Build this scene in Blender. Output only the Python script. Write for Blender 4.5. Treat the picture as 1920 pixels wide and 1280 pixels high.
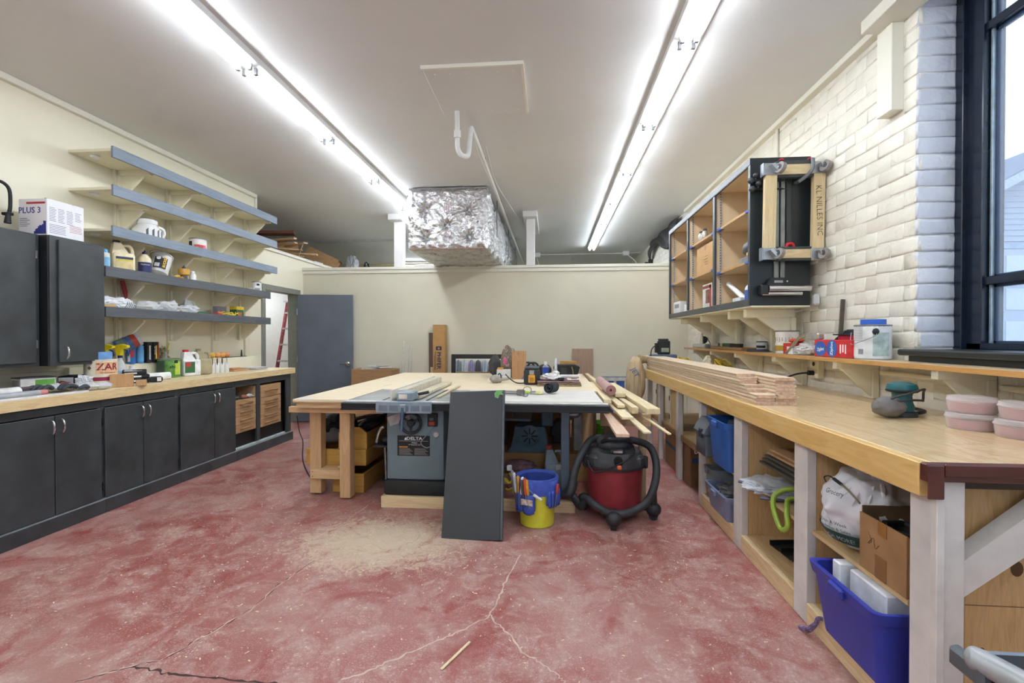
import bpy, bmesh, math, random
from mathutils import Matrix, Vector, noise as mnoise
for o in list(bpy.data.objects): bpy.data.objects.remove(o)
S = bpy.context.scene
C = S.collection
random.seed(7)
# ------------------------------------------------------------------ camera, world, exposure
cam_d = bpy.data.cameras.new('camera')
cam = bpy.data.objects.new('camera', cam_d); C.objects.link(cam)
cam_d.sensor_width = 36.0; cam_d.lens = 36.0*870/1920; cam_d.clip_start = 0.05; cam_d.clip_end = 200
cam.location = (0, 0, 1.35)
cam.rotation_euler = (math.radians(89.5), 0, math.radians(4.8))
S.camera = cam
S.view_settings.view_transform = 'Standard'; S.view_settings.look = 'None'
S.view_settings.gamma = 1; S.view_settings.use_curve_mapping = False
S.view_settings.exposure = 0.55
TUBE = 26.0          # strength of the fluorescent tubes
SKY = 1.55           # overcast sky
w = bpy.data.worlds.new('overcast_sky'); S.world = w; w.use_nodes = True
wn = w.node_tree; wn.nodes.clear()
wo = wn.nodes.new('ShaderNodeOutputWorld'); wb = wn.nodes.new('ShaderNodeBackground')
wt = wn.nodes.new('ShaderNodeTexCoord'); wx = wn.nodes.new('ShaderNodeSeparateXYZ'); wr = wn.nodes.new('ShaderNodeValToRGB')
wr.color_ramp.elements[0].position = 0.0; wr.color_ramp.elements[0].color = (0.62, 0.76, 0.98, 1)
wr.color_ramp.elements[1].position = 0.7; wr.color_ramp.elements[1].color = (0.50, 0.68, 0.98, 1)
wn.links.new(wt.outputs['Generated'], wx.inputs[0]); wn.links.new(wx.outputs['Z'], wr.inputs[0])
wn.links.new(wr.outputs[0], wb.inputs[0]); wb.inputs[1].default_value = SKY; wn.links.new(wb.outputs[0], wo.inputs[0])

# ------------------------------------------------------------------ materials
def lin(h):
    h = h.lstrip('#'); r = []
    for i in (0, 2, 4):
        c = int(h[i:i+2], 16)/255
        r.append(c/12.92 if c <= 0.04045 else ((c+0.055)/1.055)**2.4)
    return (r[0], r[1], r[2], 1)
MC = {}
def nmat(name):
    m = bpy.data.materials.new(name); m.use_nodes = True
    return m, m.node_tree, m.node_tree.nodes['Principled BSDF']
def mix(nt, fac, a, b, mode='MIX'):
    n = nt.nodes.new('ShaderNodeMix'); n.data_type = 'RGBA'; n.blend_type = mode
    for s, v in ((0, fac), (6, a), (7, b)):
        if hasattr(v, 'links') or isinstance(v, bpy.types.NodeSocket): nt.links.new(v, n.inputs[s])
        else: n.inputs[s].default_value = v
    return n.outputs[2]
def coords(nt, scale=(1, 1, 1), rnd=True):
    tc = nt.nodes.new('ShaderNodeTexCoord'); mp = nt.nodes.new('ShaderNodeMapping')
    mp.inputs['Scale'].default_value = scale
    nt.links.new(tc.outputs['Object'], mp.inputs[0])
    if rnd:
        oi = nt.nodes.new('ShaderNodeObjectInfo'); mu = nt.nodes.new('ShaderNodeMath'); mu.operation = 'MULTIPLY'; mu.inputs[1].default_value = 37.0
        nt.links.new(oi.outputs['Random'], mu.inputs[0]); nt.links.new(mu.outputs[0], mp.inputs['Location'])
    return mp.outputs[0]
def noise(nt, vec, scale, detail=4, rough=.55, dist=0):
    n = nt.nodes.new('ShaderNodeTexNoise'); n.inputs['Scale'].default_value = scale; n.inputs['Detail'].default_value = detail
    n.inputs['Roughness'].default_value = rough; n.inputs['Distortion'].default_value = dist
    nt.links.new(vec, n.inputs['Vector']); return n.outputs[0]
def ramp(nt, fac, stops):
    n = nt.nodes.new('ShaderNodeValToRGB'); e = n.color_ramp.elements
    while len(e) < len(stops): e.new(.5)
    for i, (p, c) in enumerate(stops): e[i].position = p; e[i].color = lin(c) if isinstance(c, str) else (c, c, c, 1)
    nt.links.new(fac, n.inputs[0]); return n.outputs[0]
def bump(nt, bs, h, strength, dist=.01):
    b = nt.nodes.new('ShaderNodeBump'); b.inputs['Strength'].default_value = strength; b.inputs['Distance'].default_value = dist
    nt.links.new(h, b.inputs['Height']); nt.links.new(b.outputs[0], bs.inputs['Normal'])
def shade(hx, k):
    h = hx.lstrip('#'); return '#' + ''.join('%02x' % max(0, min(255, int(int(h[i:i+2], 16)*k))) for i in (0, 2, 4))
def plain(hx, rough=.5, metal=0, var=.10, scale=14, bmp=0, alpha=1, trans=0, name=None, bscale=60):
    k = ('p', hx, rough, metal, var, scale, bmp, alpha, trans, bscale)
    if k in MC: return MC[k]
    m, nt, bs = nmat(name or 'paint_' + hx.lstrip('#')); v = coords(nt)
    n = noise(nt, v, scale)
    nt.links.new(ramp(nt, n, [(.3, shade(hx, 1-var)), (.7, shade(hx, 1+var*.6))]), bs.inputs['Base Color'])
    bs.inputs['Roughness'].default_value = rough; bs.inputs['Metallic'].default_value = metal
    if bmp: bump(nt, bs, noise(nt, v, bscale, 3), bmp, .004)
    if alpha < 1: bs.inputs['Alpha'].default_value = alpha
    if trans: bs.inputs['Transmission Weight'].default_value = trans
    MC[k] = m; return m
def wood(c1, c2, axis='Y', rough=.55, scale=1.0, dist=2.0, knots=False, coat=0, grain=.25):
    k = ('w', c1, c2, axis, rough, scale, dist, knots, coat)
    if k in MC: return MC[k]
    m, nt, bs = nmat('wood_' + c1.lstrip('#') + axis)
    sc = {'X': (.10, 1, 1), 'Y': (1, .10, 1), 'Z': (1, 1, .10)}[axis]
    v = coords(nt, tuple(a*scale for a in sc))
    n1 = noise(nt, v, 14, 4, .55, dist); n2 = noise(nt, v, 150, 3, .6, 0)
    col = ramp(nt, n1, [(.28, c1), (.5, c2), (.60, c1), (.75, shade(c2, .97))])
    col = mix(nt, grain, col, ramp(nt, n2, [(.35, shade(c2, .72)), (.6, shade(c1, 1.05))]), 'MIX')
    if knots:
        v2 = coords(nt, (1, 1, .55) if axis == 'Z' else (1, .5, 1))
        vo = nt.nodes.new('ShaderNodeTexVoronoi'); vo.inputs['Scale'].default_value = 3.2; nt.links.new(v2, vo.inputs['Vector'])
        kf = ramp(nt, vo.outputs['Distance'], [(.05, 1.0), (.11, 0.0)])
        col = mix(nt, kf, col, lin(shade(c1, .45)))
    nt.links.new(col, bs.inputs['Base Color']); bs.inputs['Roughness'].default_value = rough
    if coat: bs.inputs['Coat Weight'].default_value = coat; bs.inputs['Coat Roughness'].default_value = .12
    bump(nt, bs, n2, .08, .003)
    MC[k] = m; return m
def emit(hx, st):
    k = ('e', hx, st)
    if k in MC: return MC[k]
    m = bpy.data.materials.new('lamp_glow'); m.use_nodes = True; nt = m.node_tree; nt.nodes.clear()
    o = nt.nodes.new('ShaderNodeOutputMaterial'); e = nt.nodes.new('ShaderNodeEmission'); e.inputs[0].default_value = lin(hx); e.inputs[1].default_value = st
    nt.links.new(e.outputs[0], o.inputs[0]); MC[k] = m; return m
def clearm(hx, tint=.25, rough=.15, name='clear_plastic'):
    """thin see-through plastic or glass: mostly transparent with a glossy sheen"""
    k = ('c', hx, tint, rough)
    if k in MC: return MC[k]
    m = bpy.data.materials.new(name); m.use_nodes = True; nt = m.node_tree; bs = nt.nodes['Principled BSDF']; out = nt.nodes['Material Output']
    bs.inputs['Base Color'].default_value = lin(hx); bs.inputs['Roughness'].default_value = rough
    t = nt.nodes.new('ShaderNodeBsdfTransparent'); mx = nt.nodes.new('ShaderNodeMixShader')
    lw = nt.nodes.new('ShaderNodeLayerWeight'); lw.inputs[0].default_value = .35
    mr = nt.nodes.new('ShaderNodeMapRange'); mr.inputs['To Min'].default_value = tint; mr.inputs['To Max'].default_value = min(1, tint+.5)
    nt.links.new(lw.outputs['Facing'], mr.inputs[0]); nt.links.new(mr.outputs[0], mx.inputs[0])
    nt.links.new(t.outputs[0], mx.inputs[1]); nt.links.new(bs.outputs[0], mx.inputs[2]); nt.links.new(mx.outputs[0], out.inputs[0])
    MC[k] = m; return m

# ------------------------------------------------------------------ mesh builder
class B:
    def __init__(s): s.bm = bmesh.new()
    def _m(s, vs, M):
        if M is not None: bmesh.ops.transform(s.bm, matrix=M, verts=vs)
    def box(s, x0, x1, y0, y1, z0, z1, bv=0, M=None, seg=1):
        mat = Matrix.Translation(((x0+x1)/2, (y0+y1)/2, (z0+z1)/2)) @ Matrix.Diagonal((abs(x1-x0), abs(y1-y0), abs(z1-z0), 1))
        r = bmesh.ops.create_cube(s.bm, size=1, matrix=mat); vs = r['verts']
        if bv:
            es = list({e for v in vs for e in v.link_edges})
            q = bmesh.ops.bevel(s.bm, geom=es, offset=bv, segments=seg, affect='EDGES', profile=.5, clamp_overlap=True)
            vs = list(set(q['verts']) | {v for v in vs if v.is_valid})
        s._m(vs, M); return s
    def ring(s, c, u, v, r, n): return [s.bm.verts.new(c + u*(math.cos(2*math.pi*i/n)*r) + v*(math.sin(2*math.pi*i/n)*r)) for i in range(n)]
    def skinrings(s, rings, closed=False, cap=True):
        n = len(rings[0]); k = len(rings)
        for a in range(k if closed else k-1):
            r0, r1 = rings[a], rings[(a+1) % k]
            for i in range(n):
                try: s.bm.faces.new((r0[i], r0[(i+1) % n], r1[(i+1) % n], r1[i]))
                except ValueError: pass
        if cap and not closed:
            s.bm.faces.new(list(reversed(rings[0]))); s.bm.faces.new(rings[-1])
    def tube(s, pts, r, n=8, closed=False, cap=True, M=None):
        P = [Vector(p) for p in pts]; k = len(P); R = r if isinstance(r, (list, tuple)) else [r]*k
        up = None; rings = []; allv = []
        for i in range(k):
            if closed: t = (P[(i+1) % k]-P[i-1])
            else: t = P[min(i+1, k-1)]-P[max(i-1, 0)]
            if t.length < 1e-9: t = Vector((0, 0, 1))
            t.normalize()
            if up is None: up = Vector((0, 0, 1)) if abs(t.z) < .9 else Vector((1, 0, 0))
            u = t.cross(up)
            if u.length < 1e-6: u = t.orthogonal()
            u.normalize(); v = t.cross(u); v.normalize(); up = -v
            # keep frame stable
            g = s.ring(P[i], u, v, R[i], n); rings.append(g); allv += g
        s.skinrings(rings, closed, cap); s._m(allv, M); return s
    def cyl(s, p0, p1, r0, r1=None, n=16, cap=True, M=None): return s.tube([p0, p1], [r0, r0 if r1 is None else r1], n, False, cap, M)
    def lathe(s, prof, n=24, M=None, cap=True):
        rings = []; allv = []
        for r, z in prof:
            g = s.ring(Vector((0, 0, z)), Vector((1, 0, 0)), Vector((0, 1, 0)), max(r, 1e-4), n); rings.append(g); allv += g
        s.skinrings(rings, False, cap); s._m(allv, M); return s
    def prism(s, poly, axis, a, b, M=None):
        def pt(p, t): return {'X': (t, p[0], p[1]), 'Y': (p[0], t, p[1]), 'Z': (p[0], p[1], t)}[axis]
        v0 = [s.bm.verts.new(pt(p, a)) for p in poly]; v1 = [s.bm.verts.new(pt(p, b)) for p in poly]
        s.bm.faces.new(v0); s.bm.faces.new(list(reversed(v1)))
        n = len(poly)
        for i in range(n): s.bm.faces.new((v0[i], v1[i], v1[(i+1) % n], v0[(i+1) % n]))
        s._m(v0+v1, M); return s
    def blob(s, c, r, sub=3, amp=.15, f=2.0, seed=0, floor=None, ridge=False, M=None):
        q = bmesh.ops.create_icosphere(s.bm, subdivisions=sub, radius=1)
        c = Vector(c); r = Vector(r)
        for v in q['verts']:
            d = v.co.copy(); nz = mnoise.noise(d*f + Vector((seed*3.7, seed*1.3, seed*.7))) + .5*mnoise.noise(d*f*2.3 + Vector((seed, 0, seed)))
            if ridge: nz = (abs(nz)-.3)*1.4
            d = d*(1+amp*nz); v.co = Vector((d.x*r.x, d.y*r.y, d.z*r.z)) + c
            if floor is not None and v.co.z < floor: v.co.z = floor + .0005*random.random()
        s._m(q['verts'], M); return s
    def grid(s, f, nu, nv, M=None):
        g = [[s.bm.verts.new(f(i/(nu-1), j/(nv-1))) for j in range(nv)] for i in range(nu)]
        for i in range(nu-1):
            for j in range(nv-1): s.bm.faces.new((g[i][j], g[i+1][j], g[i+1][j+1], g[i][j+1]))
        s._m([v for q in g for v in q], M); return s
def cum(p):
    m = Matrix.Identity(4)
    while p is not None: m = p.matrix_basis @ m; p = p.parent
    return m
def obj(name, b, mat, parent=None, world=False, sharp=35):
    bm = b.bm
    if world and parent is not None: bmesh.ops.transform(bm, matrix=cum(parent).inverted(), verts=bm.verts)
    bmesh.ops.recalc_face_normals(bm, faces=bm.faces)
    lim = math.radians(sharp)
    for f in bm.faces: f.smooth = True
    for e in bm.edges:
        if len(e.link_faces) == 2 and e.calc_face_angle(0) > lim: e.smooth = False
    me = bpy.data.meshes.new(name); bm.to_mesh(me); bm.free(); me.materials.append(mat)
    o = bpy.data.objects.new(name, me); C.objects.link(o)
    if parent is not None: o.parent = parent
    return o
def W(name, b, mat, parent=None, **k): return obj(name, b, mat, parent, True, **k)
def tag(o, label, cat, group=None):
    o['label'] = label; o['category'] = cat
    if group: o['group'] = group
    return o
def struct(name, b, mat, parent=None):
    o = obj(name, b, mat, parent, parent is not None)
    if parent is None: o['kind'] = 'structure'
    return o
def thing(name, label, cat, loc, rz=0, group=None, rot=None):
    o = bpy.data.objects.new(name, None); C.objects.link(o); o.empty_display_size = .05
    o.location = loc; o.rotation_euler = rot if rot else (0, 0, rz)
    return tag(o, label, cat, group)
def dup(root, loc, rz=None, label=None, group=None):
    r = root.copy(); C.objects.link(r); r.location = loc
    if rz is not None: r.rotation_euler = (0, 0, rz)
    if label: r['label'] = label
    if group: r['group'] = group
    for ch in list(root.children):
        c = ch.copy(); C.objects.link(c); c.parent = r
        for g in list(ch.children):
            d = g.copy(); C.objects.link(d); d.parent = c
    return r
# text lying on a surface: facing 'R' = +X, 'L' = -X, 'F' = -Y (towards the camera side), 'U' = up
FACE = {'F': Matrix.Rotation(math.pi/2, 4, 'X'),
        'R': Matrix(((0, 0, 1, 0), (1, 0, 0, 0), (0, 1, 0, 0), (0, 0, 0, 1))),
        'L': Matrix(((0, 0, -1, 0), (-1, 0, 0, 0), (0, 1, 0, 0), (0, 0, 0, 1))),
        'U': Matrix.Identity(4)}
def text(s, size, mat, parent, loc, face='F', spin=0, name='lettering', sx=1, world=False, ext=.0004, align='CENTER', bold=0):
    cu = bpy.data.curves.new('t', 'FONT'); cu.body = s; cu.size = size; cu.extrude = ext; cu.align_x = align; cu.align_y = 'CENTER'; cu.resolution_u = 2; cu.offset = bold
    t = bpy.data.objects.new('t', cu); C.objects.link(t)
    me = bpy.data.meshes.new_from_object(t.evaluated_get(bpy.context.evaluated_depsgraph_get()))
    bpy.data.objects.remove(t); bpy.data.curves.remove(cu)
    M = Matrix.Translation(loc) @ FACE[face] @ Matrix.Rotation(spin, 4, 'Z') @ Matrix.Diagonal((sx, 1, 1, 1))
    if world and parent is not None: M = cum(parent).inverted() @ M
    me.transform(M); me.materials.clear(); me.materials.append(mat); me.name = name
    o = bpy.data.objects.new(name, me); C.objects.link(o); o.parent = parent; return o
def bez(pts, n=8, closed=False):
    """Catmull-Rom through points"""
    P = [Vector(p) for p in pts]; out = []; k = len(P)
    rng = range(k) if closed else range(k-1)
    for i in rng:
        if closed: a, b, c, d = P[i-1], P[i], P[(i+1) % k], P[(i+2) % k]
        else: a, b, c, d = P[max(i-1, 0)], P[i], P[i+1], P[min(i+2, k-1)]
        for j in range(n):
            t = j/n
            out.append(.5*((2*b)+(c-a)*t+(2*a-5*b+4*c-d)*t*t+(3*b-a-3*c+d)*t**3))
    if not closed: out.append(P[-1])
    return out
# ------------------------------------------------------------------ shared materials
CREAM = plain('#e9e3cc', .55, 0, .02, 2, .05, bscale=90)
PARTN = plain('#d9d4bf', .55, 0, .02, 2, .05, bscale=90)
TRIMW = plain('#e4e1d2', .45, 0, .02, 3)
CEIL = plain('#d9d9d7', .55, 0, .03, .8, .04, bscale=40)
WHITE = plain('#e6e6e4', .45, 0, .02)
SHELFC = plain('#e6dfc6', .5, 0, .03, 6)
BLACKCAB = plain('#3b3f41', .42, 0, .22, 5, .03)
BLACKDK = plain('#191b1d', .45, 0, .2, 6)
CHROME = plain('#d8d8da', .22, 1, .02)
STEEL = plain('#9a9ca0', .38, .9, .08)
RUBBER = plain('#232427', .7, 0, .15, 30)
PINE = wood('#d9b98a', '#e9d2a6', 'Y'); PINEX = wood('#d9b98a', '#e9d2a6', 'X'); PINEZ = wood('#cfae80', '#e0c698', 'Z')
PLYX = wood('#c99a5c', '#ddb679', 'X', dist=3); PLYZ = wood('#c39352', '#d9b177', 'Z', dist=3, knots=False)
CARD = plain('#b58d62', .75, 0, .06, 20)
INK = plain('#1b1b1d', .6, 0, .05)

def floor_mat():
    m, nt, bs = nmat('floor_red_paint'); v = coords(nt, rnd=False)
    n1 = noise(nt, v, 1.3, 8, .62, .6); n2 = noise(nt, v, 6.5, 8, .68, .8); n3 = noise(nt, v, 45, 4, .7)
    base = ramp(nt, n1, [(.30, '#8d4841'), (.50, '#9a5952'), (.70, '#a26b64')])
    f1 = ramp(nt, n2, [(.44, 0.0), (.64, .75)])
    col = mix(nt, f1, base, lin('#b3928a'))
    mm = nt.nodes.new('ShaderNodeMath'); mm.operation = 'MULTIPLY'
    nt.links.new(ramp(nt, n3, [(.52, 0.0), (.70, 1.0)]), mm.inputs[0]); nt.links.new(ramp(nt, n2, [(.40, .08), (.66, .9)]), mm.inputs[1])
    col = mix(nt, mm.outputs[0], col, lin('#ccb9ae'))
    # sawdust lying in front of the saw
    sx = nt.nodes.new('ShaderNodeVectorMath'); sx.operation = 'SUBTRACT'; nt.links.new(v, sx.inputs[0]); sx.inputs[1].default_value = (-1.12, 2.98, 0)
    sc = nt.nodes.new('ShaderNodeVectorMath'); sc.operation = 'MULTIPLY'; nt.links.new(sx.outputs[0], sc.inputs[0]); sc.inputs[1].default_value = (1.25, 1.75, 0)
    ln = nt.nodes.new('ShaderNodeVectorMath'); ln.operation = 'LENGTH'; nt.links.new(sc.outputs[0], ln.inputs[0])
    nd = noise(nt, v, 11, 10, .78, 1.6)
    ad = nt.nodes.new('ShaderNodeMath'); ad.operation = 'MULTIPLY_ADD'; nt.links.new(ln.outputs['Value'], ad.inputs[0]); ad.inputs[1].default_value = -.55; nt.links.new(nd, ad.inputs[2])
    df = ramp(nt, ad.outputs[0], [(.06, .0), (.20, .62), (.42, .95)])
    col = mix(nt, df, col, lin('#d2bfa3'))
    n5 = noise(nt, v, .55, 5, .6, .4)
    col = mix(nt, ramp(nt, n5, [(.46, 0.0), (.66, .55)]), col, lin('#b59c94'))
    n6 = noise(nt, v, 2.6, 6, .65, 1.0)
    col = mix(nt, ramp(nt, n6, [(.53, 0.0), (.66, .8)]), col, lin('#8f3531'))
    n7 = noise(nt, v, 130, 3, .7); n8 = noise(nt, v, 3.4, 5, .6)
    m7 = nt.nodes.new('ShaderNodeMath'); m7.operation = 'MULTIPLY'
    nt.links.new(ramp(nt, n7, [(.56, 0.0), (.68, 1.0)]), m7.inputs[0]); nt.links.new(ramp(nt, n8, [(.38, .12), (.62, .75)]), m7.inputs[1])
    col = mix(nt, m7.outputs[0], col, lin('#dac8c0'))
    nt.links.new(col, bs.inputs['Base Color'])
    rr = ramp(nt, n2, [(.35, .32), (.65, .62)]); nt.links.new(rr, bs.inputs['Roughness'])
    b = nt.nodes.new('ShaderNodeBump'); b.inputs['Strength'].default_value = .25; b.inputs['Distance'].default_value = .004
    nt.links.new(n3, b.inputs['Height']); nt.links.new(b.outputs[0], bs.inputs['Normal'])
    return m
FLOORM = floor_mat()
def brick_mat(c1='#dcd7c8', c2='#e9e5d8'):
    m, nt, bs = nmat('painted_brick'); v = coords(nt, rnd=True)
    n1 = noise(nt, v, 5, 3); n2 = noise(nt, v, 38, 5, .6); n3 = noise(nt, v, 14, 3, .5, 1.0)
    nt.links.new(ramp(nt, n1, [(.3, c1), (.7, c2)]), bs.inputs['Base Color']); bs.inputs['Roughness'].default_value = .5
    a = nt.nodes.new('ShaderNodeMath'); a.operation = 'MULTIPLY_ADD'; a.inputs[1].default_value = .35
    nt.links.new(n2, a.inputs[0]); nt.links.new(n3, a.inputs[2]); bump(nt, bs, a.outputs[0], .8, .009)
    return m
BRICK = brick_mat()

# ------------------------------------------------------------------ structure
ZC = 3.30; XL = -4.05; XR = 2.08; YB = 7.3
fl = struct('floor', B().box(-8.6, 2.5, -2.7, 13.1, -.1, 0), FLOORM)
struct('floor_far_unseen', B().box(-4.05, 2.08, 7.42, 13, 0, .004), plain('#9a9a98', .6))  # unseen grey sheet over the red floor, added against brown bounce light
struct('ceiling', B().box(-8.6, 2.5, -2.7, 13.1, ZC, ZC+.1), CEIL)
# left wall: full height up to y 6.05, low wall with a doorway beyond it
wl = struct('wall_left', B().box(XL-.14, XL, -2.6, 6.05, 0, ZC), CREAM)
DY0, DY1, DZ = 6.22, 7.16, 2.06
b = B(); b.box(XL-.14, XL, 6.05, DY0, 0, 2.6); b.box(XL-.14, XL, DY0, DY1, DZ, 2.6); b.box(XL-.14, XL, DY1, 13, 0, 2.6)
struct('wall_left_low', b, CREAM)
struct('trim_left_cap', B().box(XL-.17, XL+.03, 6.05, 13, 2.6, 2.645, .004), TRIMW)
# wall behind with its cap
struct('wall_back', B().box(XL, XR, YB, YB+.12, 0, 2.44), PARTN)
b = B(); b.box(XL, XR, YB-.03, YB+.15, 2.44, 2.485, .004); b.box(XL, XR, YB-.018, YB, 2.385, 2.438, .003)
struct('trim_back_cap', b, TRIMW)
# outer walls
struct('wall_far', B().box(-8.6, 2.5, 13, 13.1, 0, ZC), PARTN)
struct('wall_outer_left', B().box(-8.6, -8.5, -2.7, 13, 0, ZC), CREAM)
b = B(); b.box(-8.5, -1.3, -2.7, -2.6, 0, ZC); b.box(1.9, 2.5, -2.7, -2.6, 0, ZC); b.box(-1.3, 1.9, -2.7, -2.6, 0, .8); b.box(-1.3, 1.9, -2.7, -2.6, 3.0, ZC)
struct('wall_front', b, CREAM)
# storage platform over the room on the left, and that room
struct('ceiling_side_room', B().box(-8.5, XL-.14, 6.3, 13, 2.5, 2.6), CREAM)
struct('wall_side_room', B().box(-5.95, -5.85, 4.5, 11.2, 0, 2.5), WHITE)
struct('wall_side_room_end', B().box(-5.85, XL-.14, 11.1, 11.2, 0, 2.5), WHITE)
struct('wall_side_room_front', B().box(-8.5, XL-.14, 5.9, 6.0, 0, ZC), CREAM)
# right wall: mortar body behind the bricks, window opening between y -0.9 and 2.83
WY0, WY1, WZ0 = -.9, 2.83, 1.285
b = B(); MX = XR+.0032
b.box(MX, 2.42, WY1+.006, 13, 0, ZC); b.box(MX, 2.42, -2.6, WY0, 0, ZC); b.box(MX, 2.42, WY0, WY1, 0, WZ0-.02)
wr_ = struct('wall_right', b, BRICK)
bv = []
for k in range(6):
    random.seed(40+k); q = B(); L, H, D = .214, .085, .02
    v0 = [q.bm.verts.new((D, y, z)) for y, z in ((-L/2, -H/2), (L/2, -H/2), (L/2, H/2), (-L/2, H/2))]
    j = lambda a: random.uniform(-a, a)
    v1 = [q.bm.verts.new((.0022+j(.0008), y*(1.02)+j(.004), z*1.02+j(.004))) for y, z in ((-L/2, -H/2), (L/2, -H/2), (L/2, H/2), (-L/2, H/2))]
    v2 = [q.bm.verts.new((j(.0018)-.0004, y*.95+j(.010), z*.80+j(.009))) for y, z in ((-L/2, -H/2), (L/2, -H/2), (L/2, H/2), (-L/2, H/2))]
    for a, c in ((v0, v1), (v1, v2)):
        for i in range(4): q.bm.faces.new((a[i], a[(i+1) % 4], c[(i+1) % 4], c[i]))
    q.bm.faces.new(v2)
    bmesh.ops.recalc_face_normals(q.bm, faces=q.bm.faces)
    for f in q.bm.faces: f.smooth = True
    me = bpy.data.meshes.new('brick'); q.bm.to_mesh(me); q.bm.free(); me.materials.append(BRICK); bv.append(me)
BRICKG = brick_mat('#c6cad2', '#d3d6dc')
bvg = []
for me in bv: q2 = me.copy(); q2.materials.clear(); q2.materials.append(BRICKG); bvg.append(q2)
random.seed(5)
spots = []
CH = .092
for r in range(int((ZC-.9)/CH)):
    z = .92+r*CH+CH/2
    off = .11 if r % 2 else 0
    y = WY1+.002+(.108 if not r % 2 else .054)
    first = True
    while y < YB-.1:
        half = first and r % 2
        spots.append((y, z, .5 if half else 1, 'w')); first = False
        y += (.109+.056 if half else .2195)
    if z < WZ0-.06:
        y = WY1-.11-off
        while y > -.4: spots.append((y, z, 1, 'w')); y -= .2195
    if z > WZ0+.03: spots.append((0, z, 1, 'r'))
spots.sort(key=lambda t: (0 if t[3] == 'r' else (t[0]**2+4.3+(t[1]-1.35)**2)))
rest = []
for i, (y, z, sc, kind) in enumerate(spots):
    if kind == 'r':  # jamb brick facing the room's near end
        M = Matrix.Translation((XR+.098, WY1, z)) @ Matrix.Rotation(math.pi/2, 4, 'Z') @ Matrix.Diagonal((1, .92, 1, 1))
    else: M = Matrix.Translation((XR+random.uniform(-.001, .0025), y+random.uniform(-.006, .006), z+random.uniform(-.003, .003))) @ Matrix.Rotation(random.uniform(-.02, .02), 4, 'X') @ Matrix.Diagonal((1, sc*(.97 if sc < 1 else 1), 1, 1))
    if i < 298:
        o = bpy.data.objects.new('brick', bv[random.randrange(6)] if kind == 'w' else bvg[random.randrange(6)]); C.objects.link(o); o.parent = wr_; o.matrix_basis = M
    else: rest.append(M)
q = B()
for M in rest:
    t = bmesh.new(); t.from_mesh(bv[random.randrange(6)]); bmesh.ops.transform(t, matrix=M, verts=t.verts)
    tm = bpy.data.meshes.new('t'); t.to_mesh(tm); t.free(); q.bm.from_mesh(tm); bpy.data.meshes.remove(tm)
o = W('brick_courses', q, BRICK, wr_); o['kind'] = 'stuff'
# far brickwork beyond the back wall
q = B(); random.seed(9)
for r in range(9):
    z = 2.50+r*CH; y = 7.6+(.11 if r % 2 else 0)
    while y < 12.8: q.box(XR-.001, XR+.015, y, y+.205, z, z+.078, .004); y += .2195
o = W('far_brick_courses', q, BRICK, wr_); o['kind'] = 'stuff'
# ceiling and wall trims
struct('trim_1', B().box(XL, XL+.045, -2.6, 6.05, ZC-.05, ZC, .004), TRIMW)
b = B(); b.box(XR-.06, XR+.01, 3.08, YB, ZC-.045, ZC, .003); struct('trim_2', b, TRIMW)
b = B(); b.box(XR-.17, XR+.01, -.8, 3.06, ZC-.08, ZC, .003); struct('trim_3', b, TRIMW)
struct('trim_4', B().box(XL-.1, XL+.02, 6.05, 6.09, 3.05, ZC, .004), TRIMW)
struct('trim_5', B().box(-8.4, -.6, 9.0, 9.06, ZC-.035, ZC), plain('#bdbdbd', .5))
struct('trim_6', B().box(XR-.07, XR+.003, 2.945, 3.07, 2.70, ZC-.08, .004), TRIMW)
struct('trim_7', B().tube([(XR-.015, 4.46, 2.85), (XR-.015, 4.46, ZC-.02)], .014, 10), TRIMW)
for i, y in enumerate((4.03, 4.62, 5.27, 5.86)):
    struct('trim_%d' % (8+i), B().box(XL, XL+.03, y-.045, y+.045, 1.0, 2.93, .003), SHELFC)
struct('trim_12', B().box(XL, XL+.03, 1.6, 3.5, 1.075, 1.135, .003), SHELFC)
b = B(); b.box(XL, XL+.02, 3.5, 6.1, .95, 1.03, .002); struct('baseboard_counter', b, SHELFC)
# ceiling access hatch
h = thing('ceiling_hatch', 'white square access panel on the ceiling between the light rows', 'hatch', (-.565, 3.64, ZC-.025))
W('panel', B().box(-.925, -.205, 3.29, 3.99, ZC-.024, ZC-.001, .003), CEIL, h)
b = B(); b.box(-.935, -.195, 3.275, 3.295, ZC-.028, ZC-.001); b.box(-.215, -.195, 3.295, 4.0, ZC-.028, ZC-.001); W('edge_strip', b, TRIMW, h)
b = B()
for i in range(6):
    b.cyl((-.85+.115*i, 3.36, ZC-.026), (-.85+.115*i, 3.36, ZC-.023), .006, n=8); b.cyl((-.85+.115*i, 3.93, ZC-.026), (-.85+.115*i, 3.93, ZC-.023), .006, n=8)
W('screws', b, WHITE, h)

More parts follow.
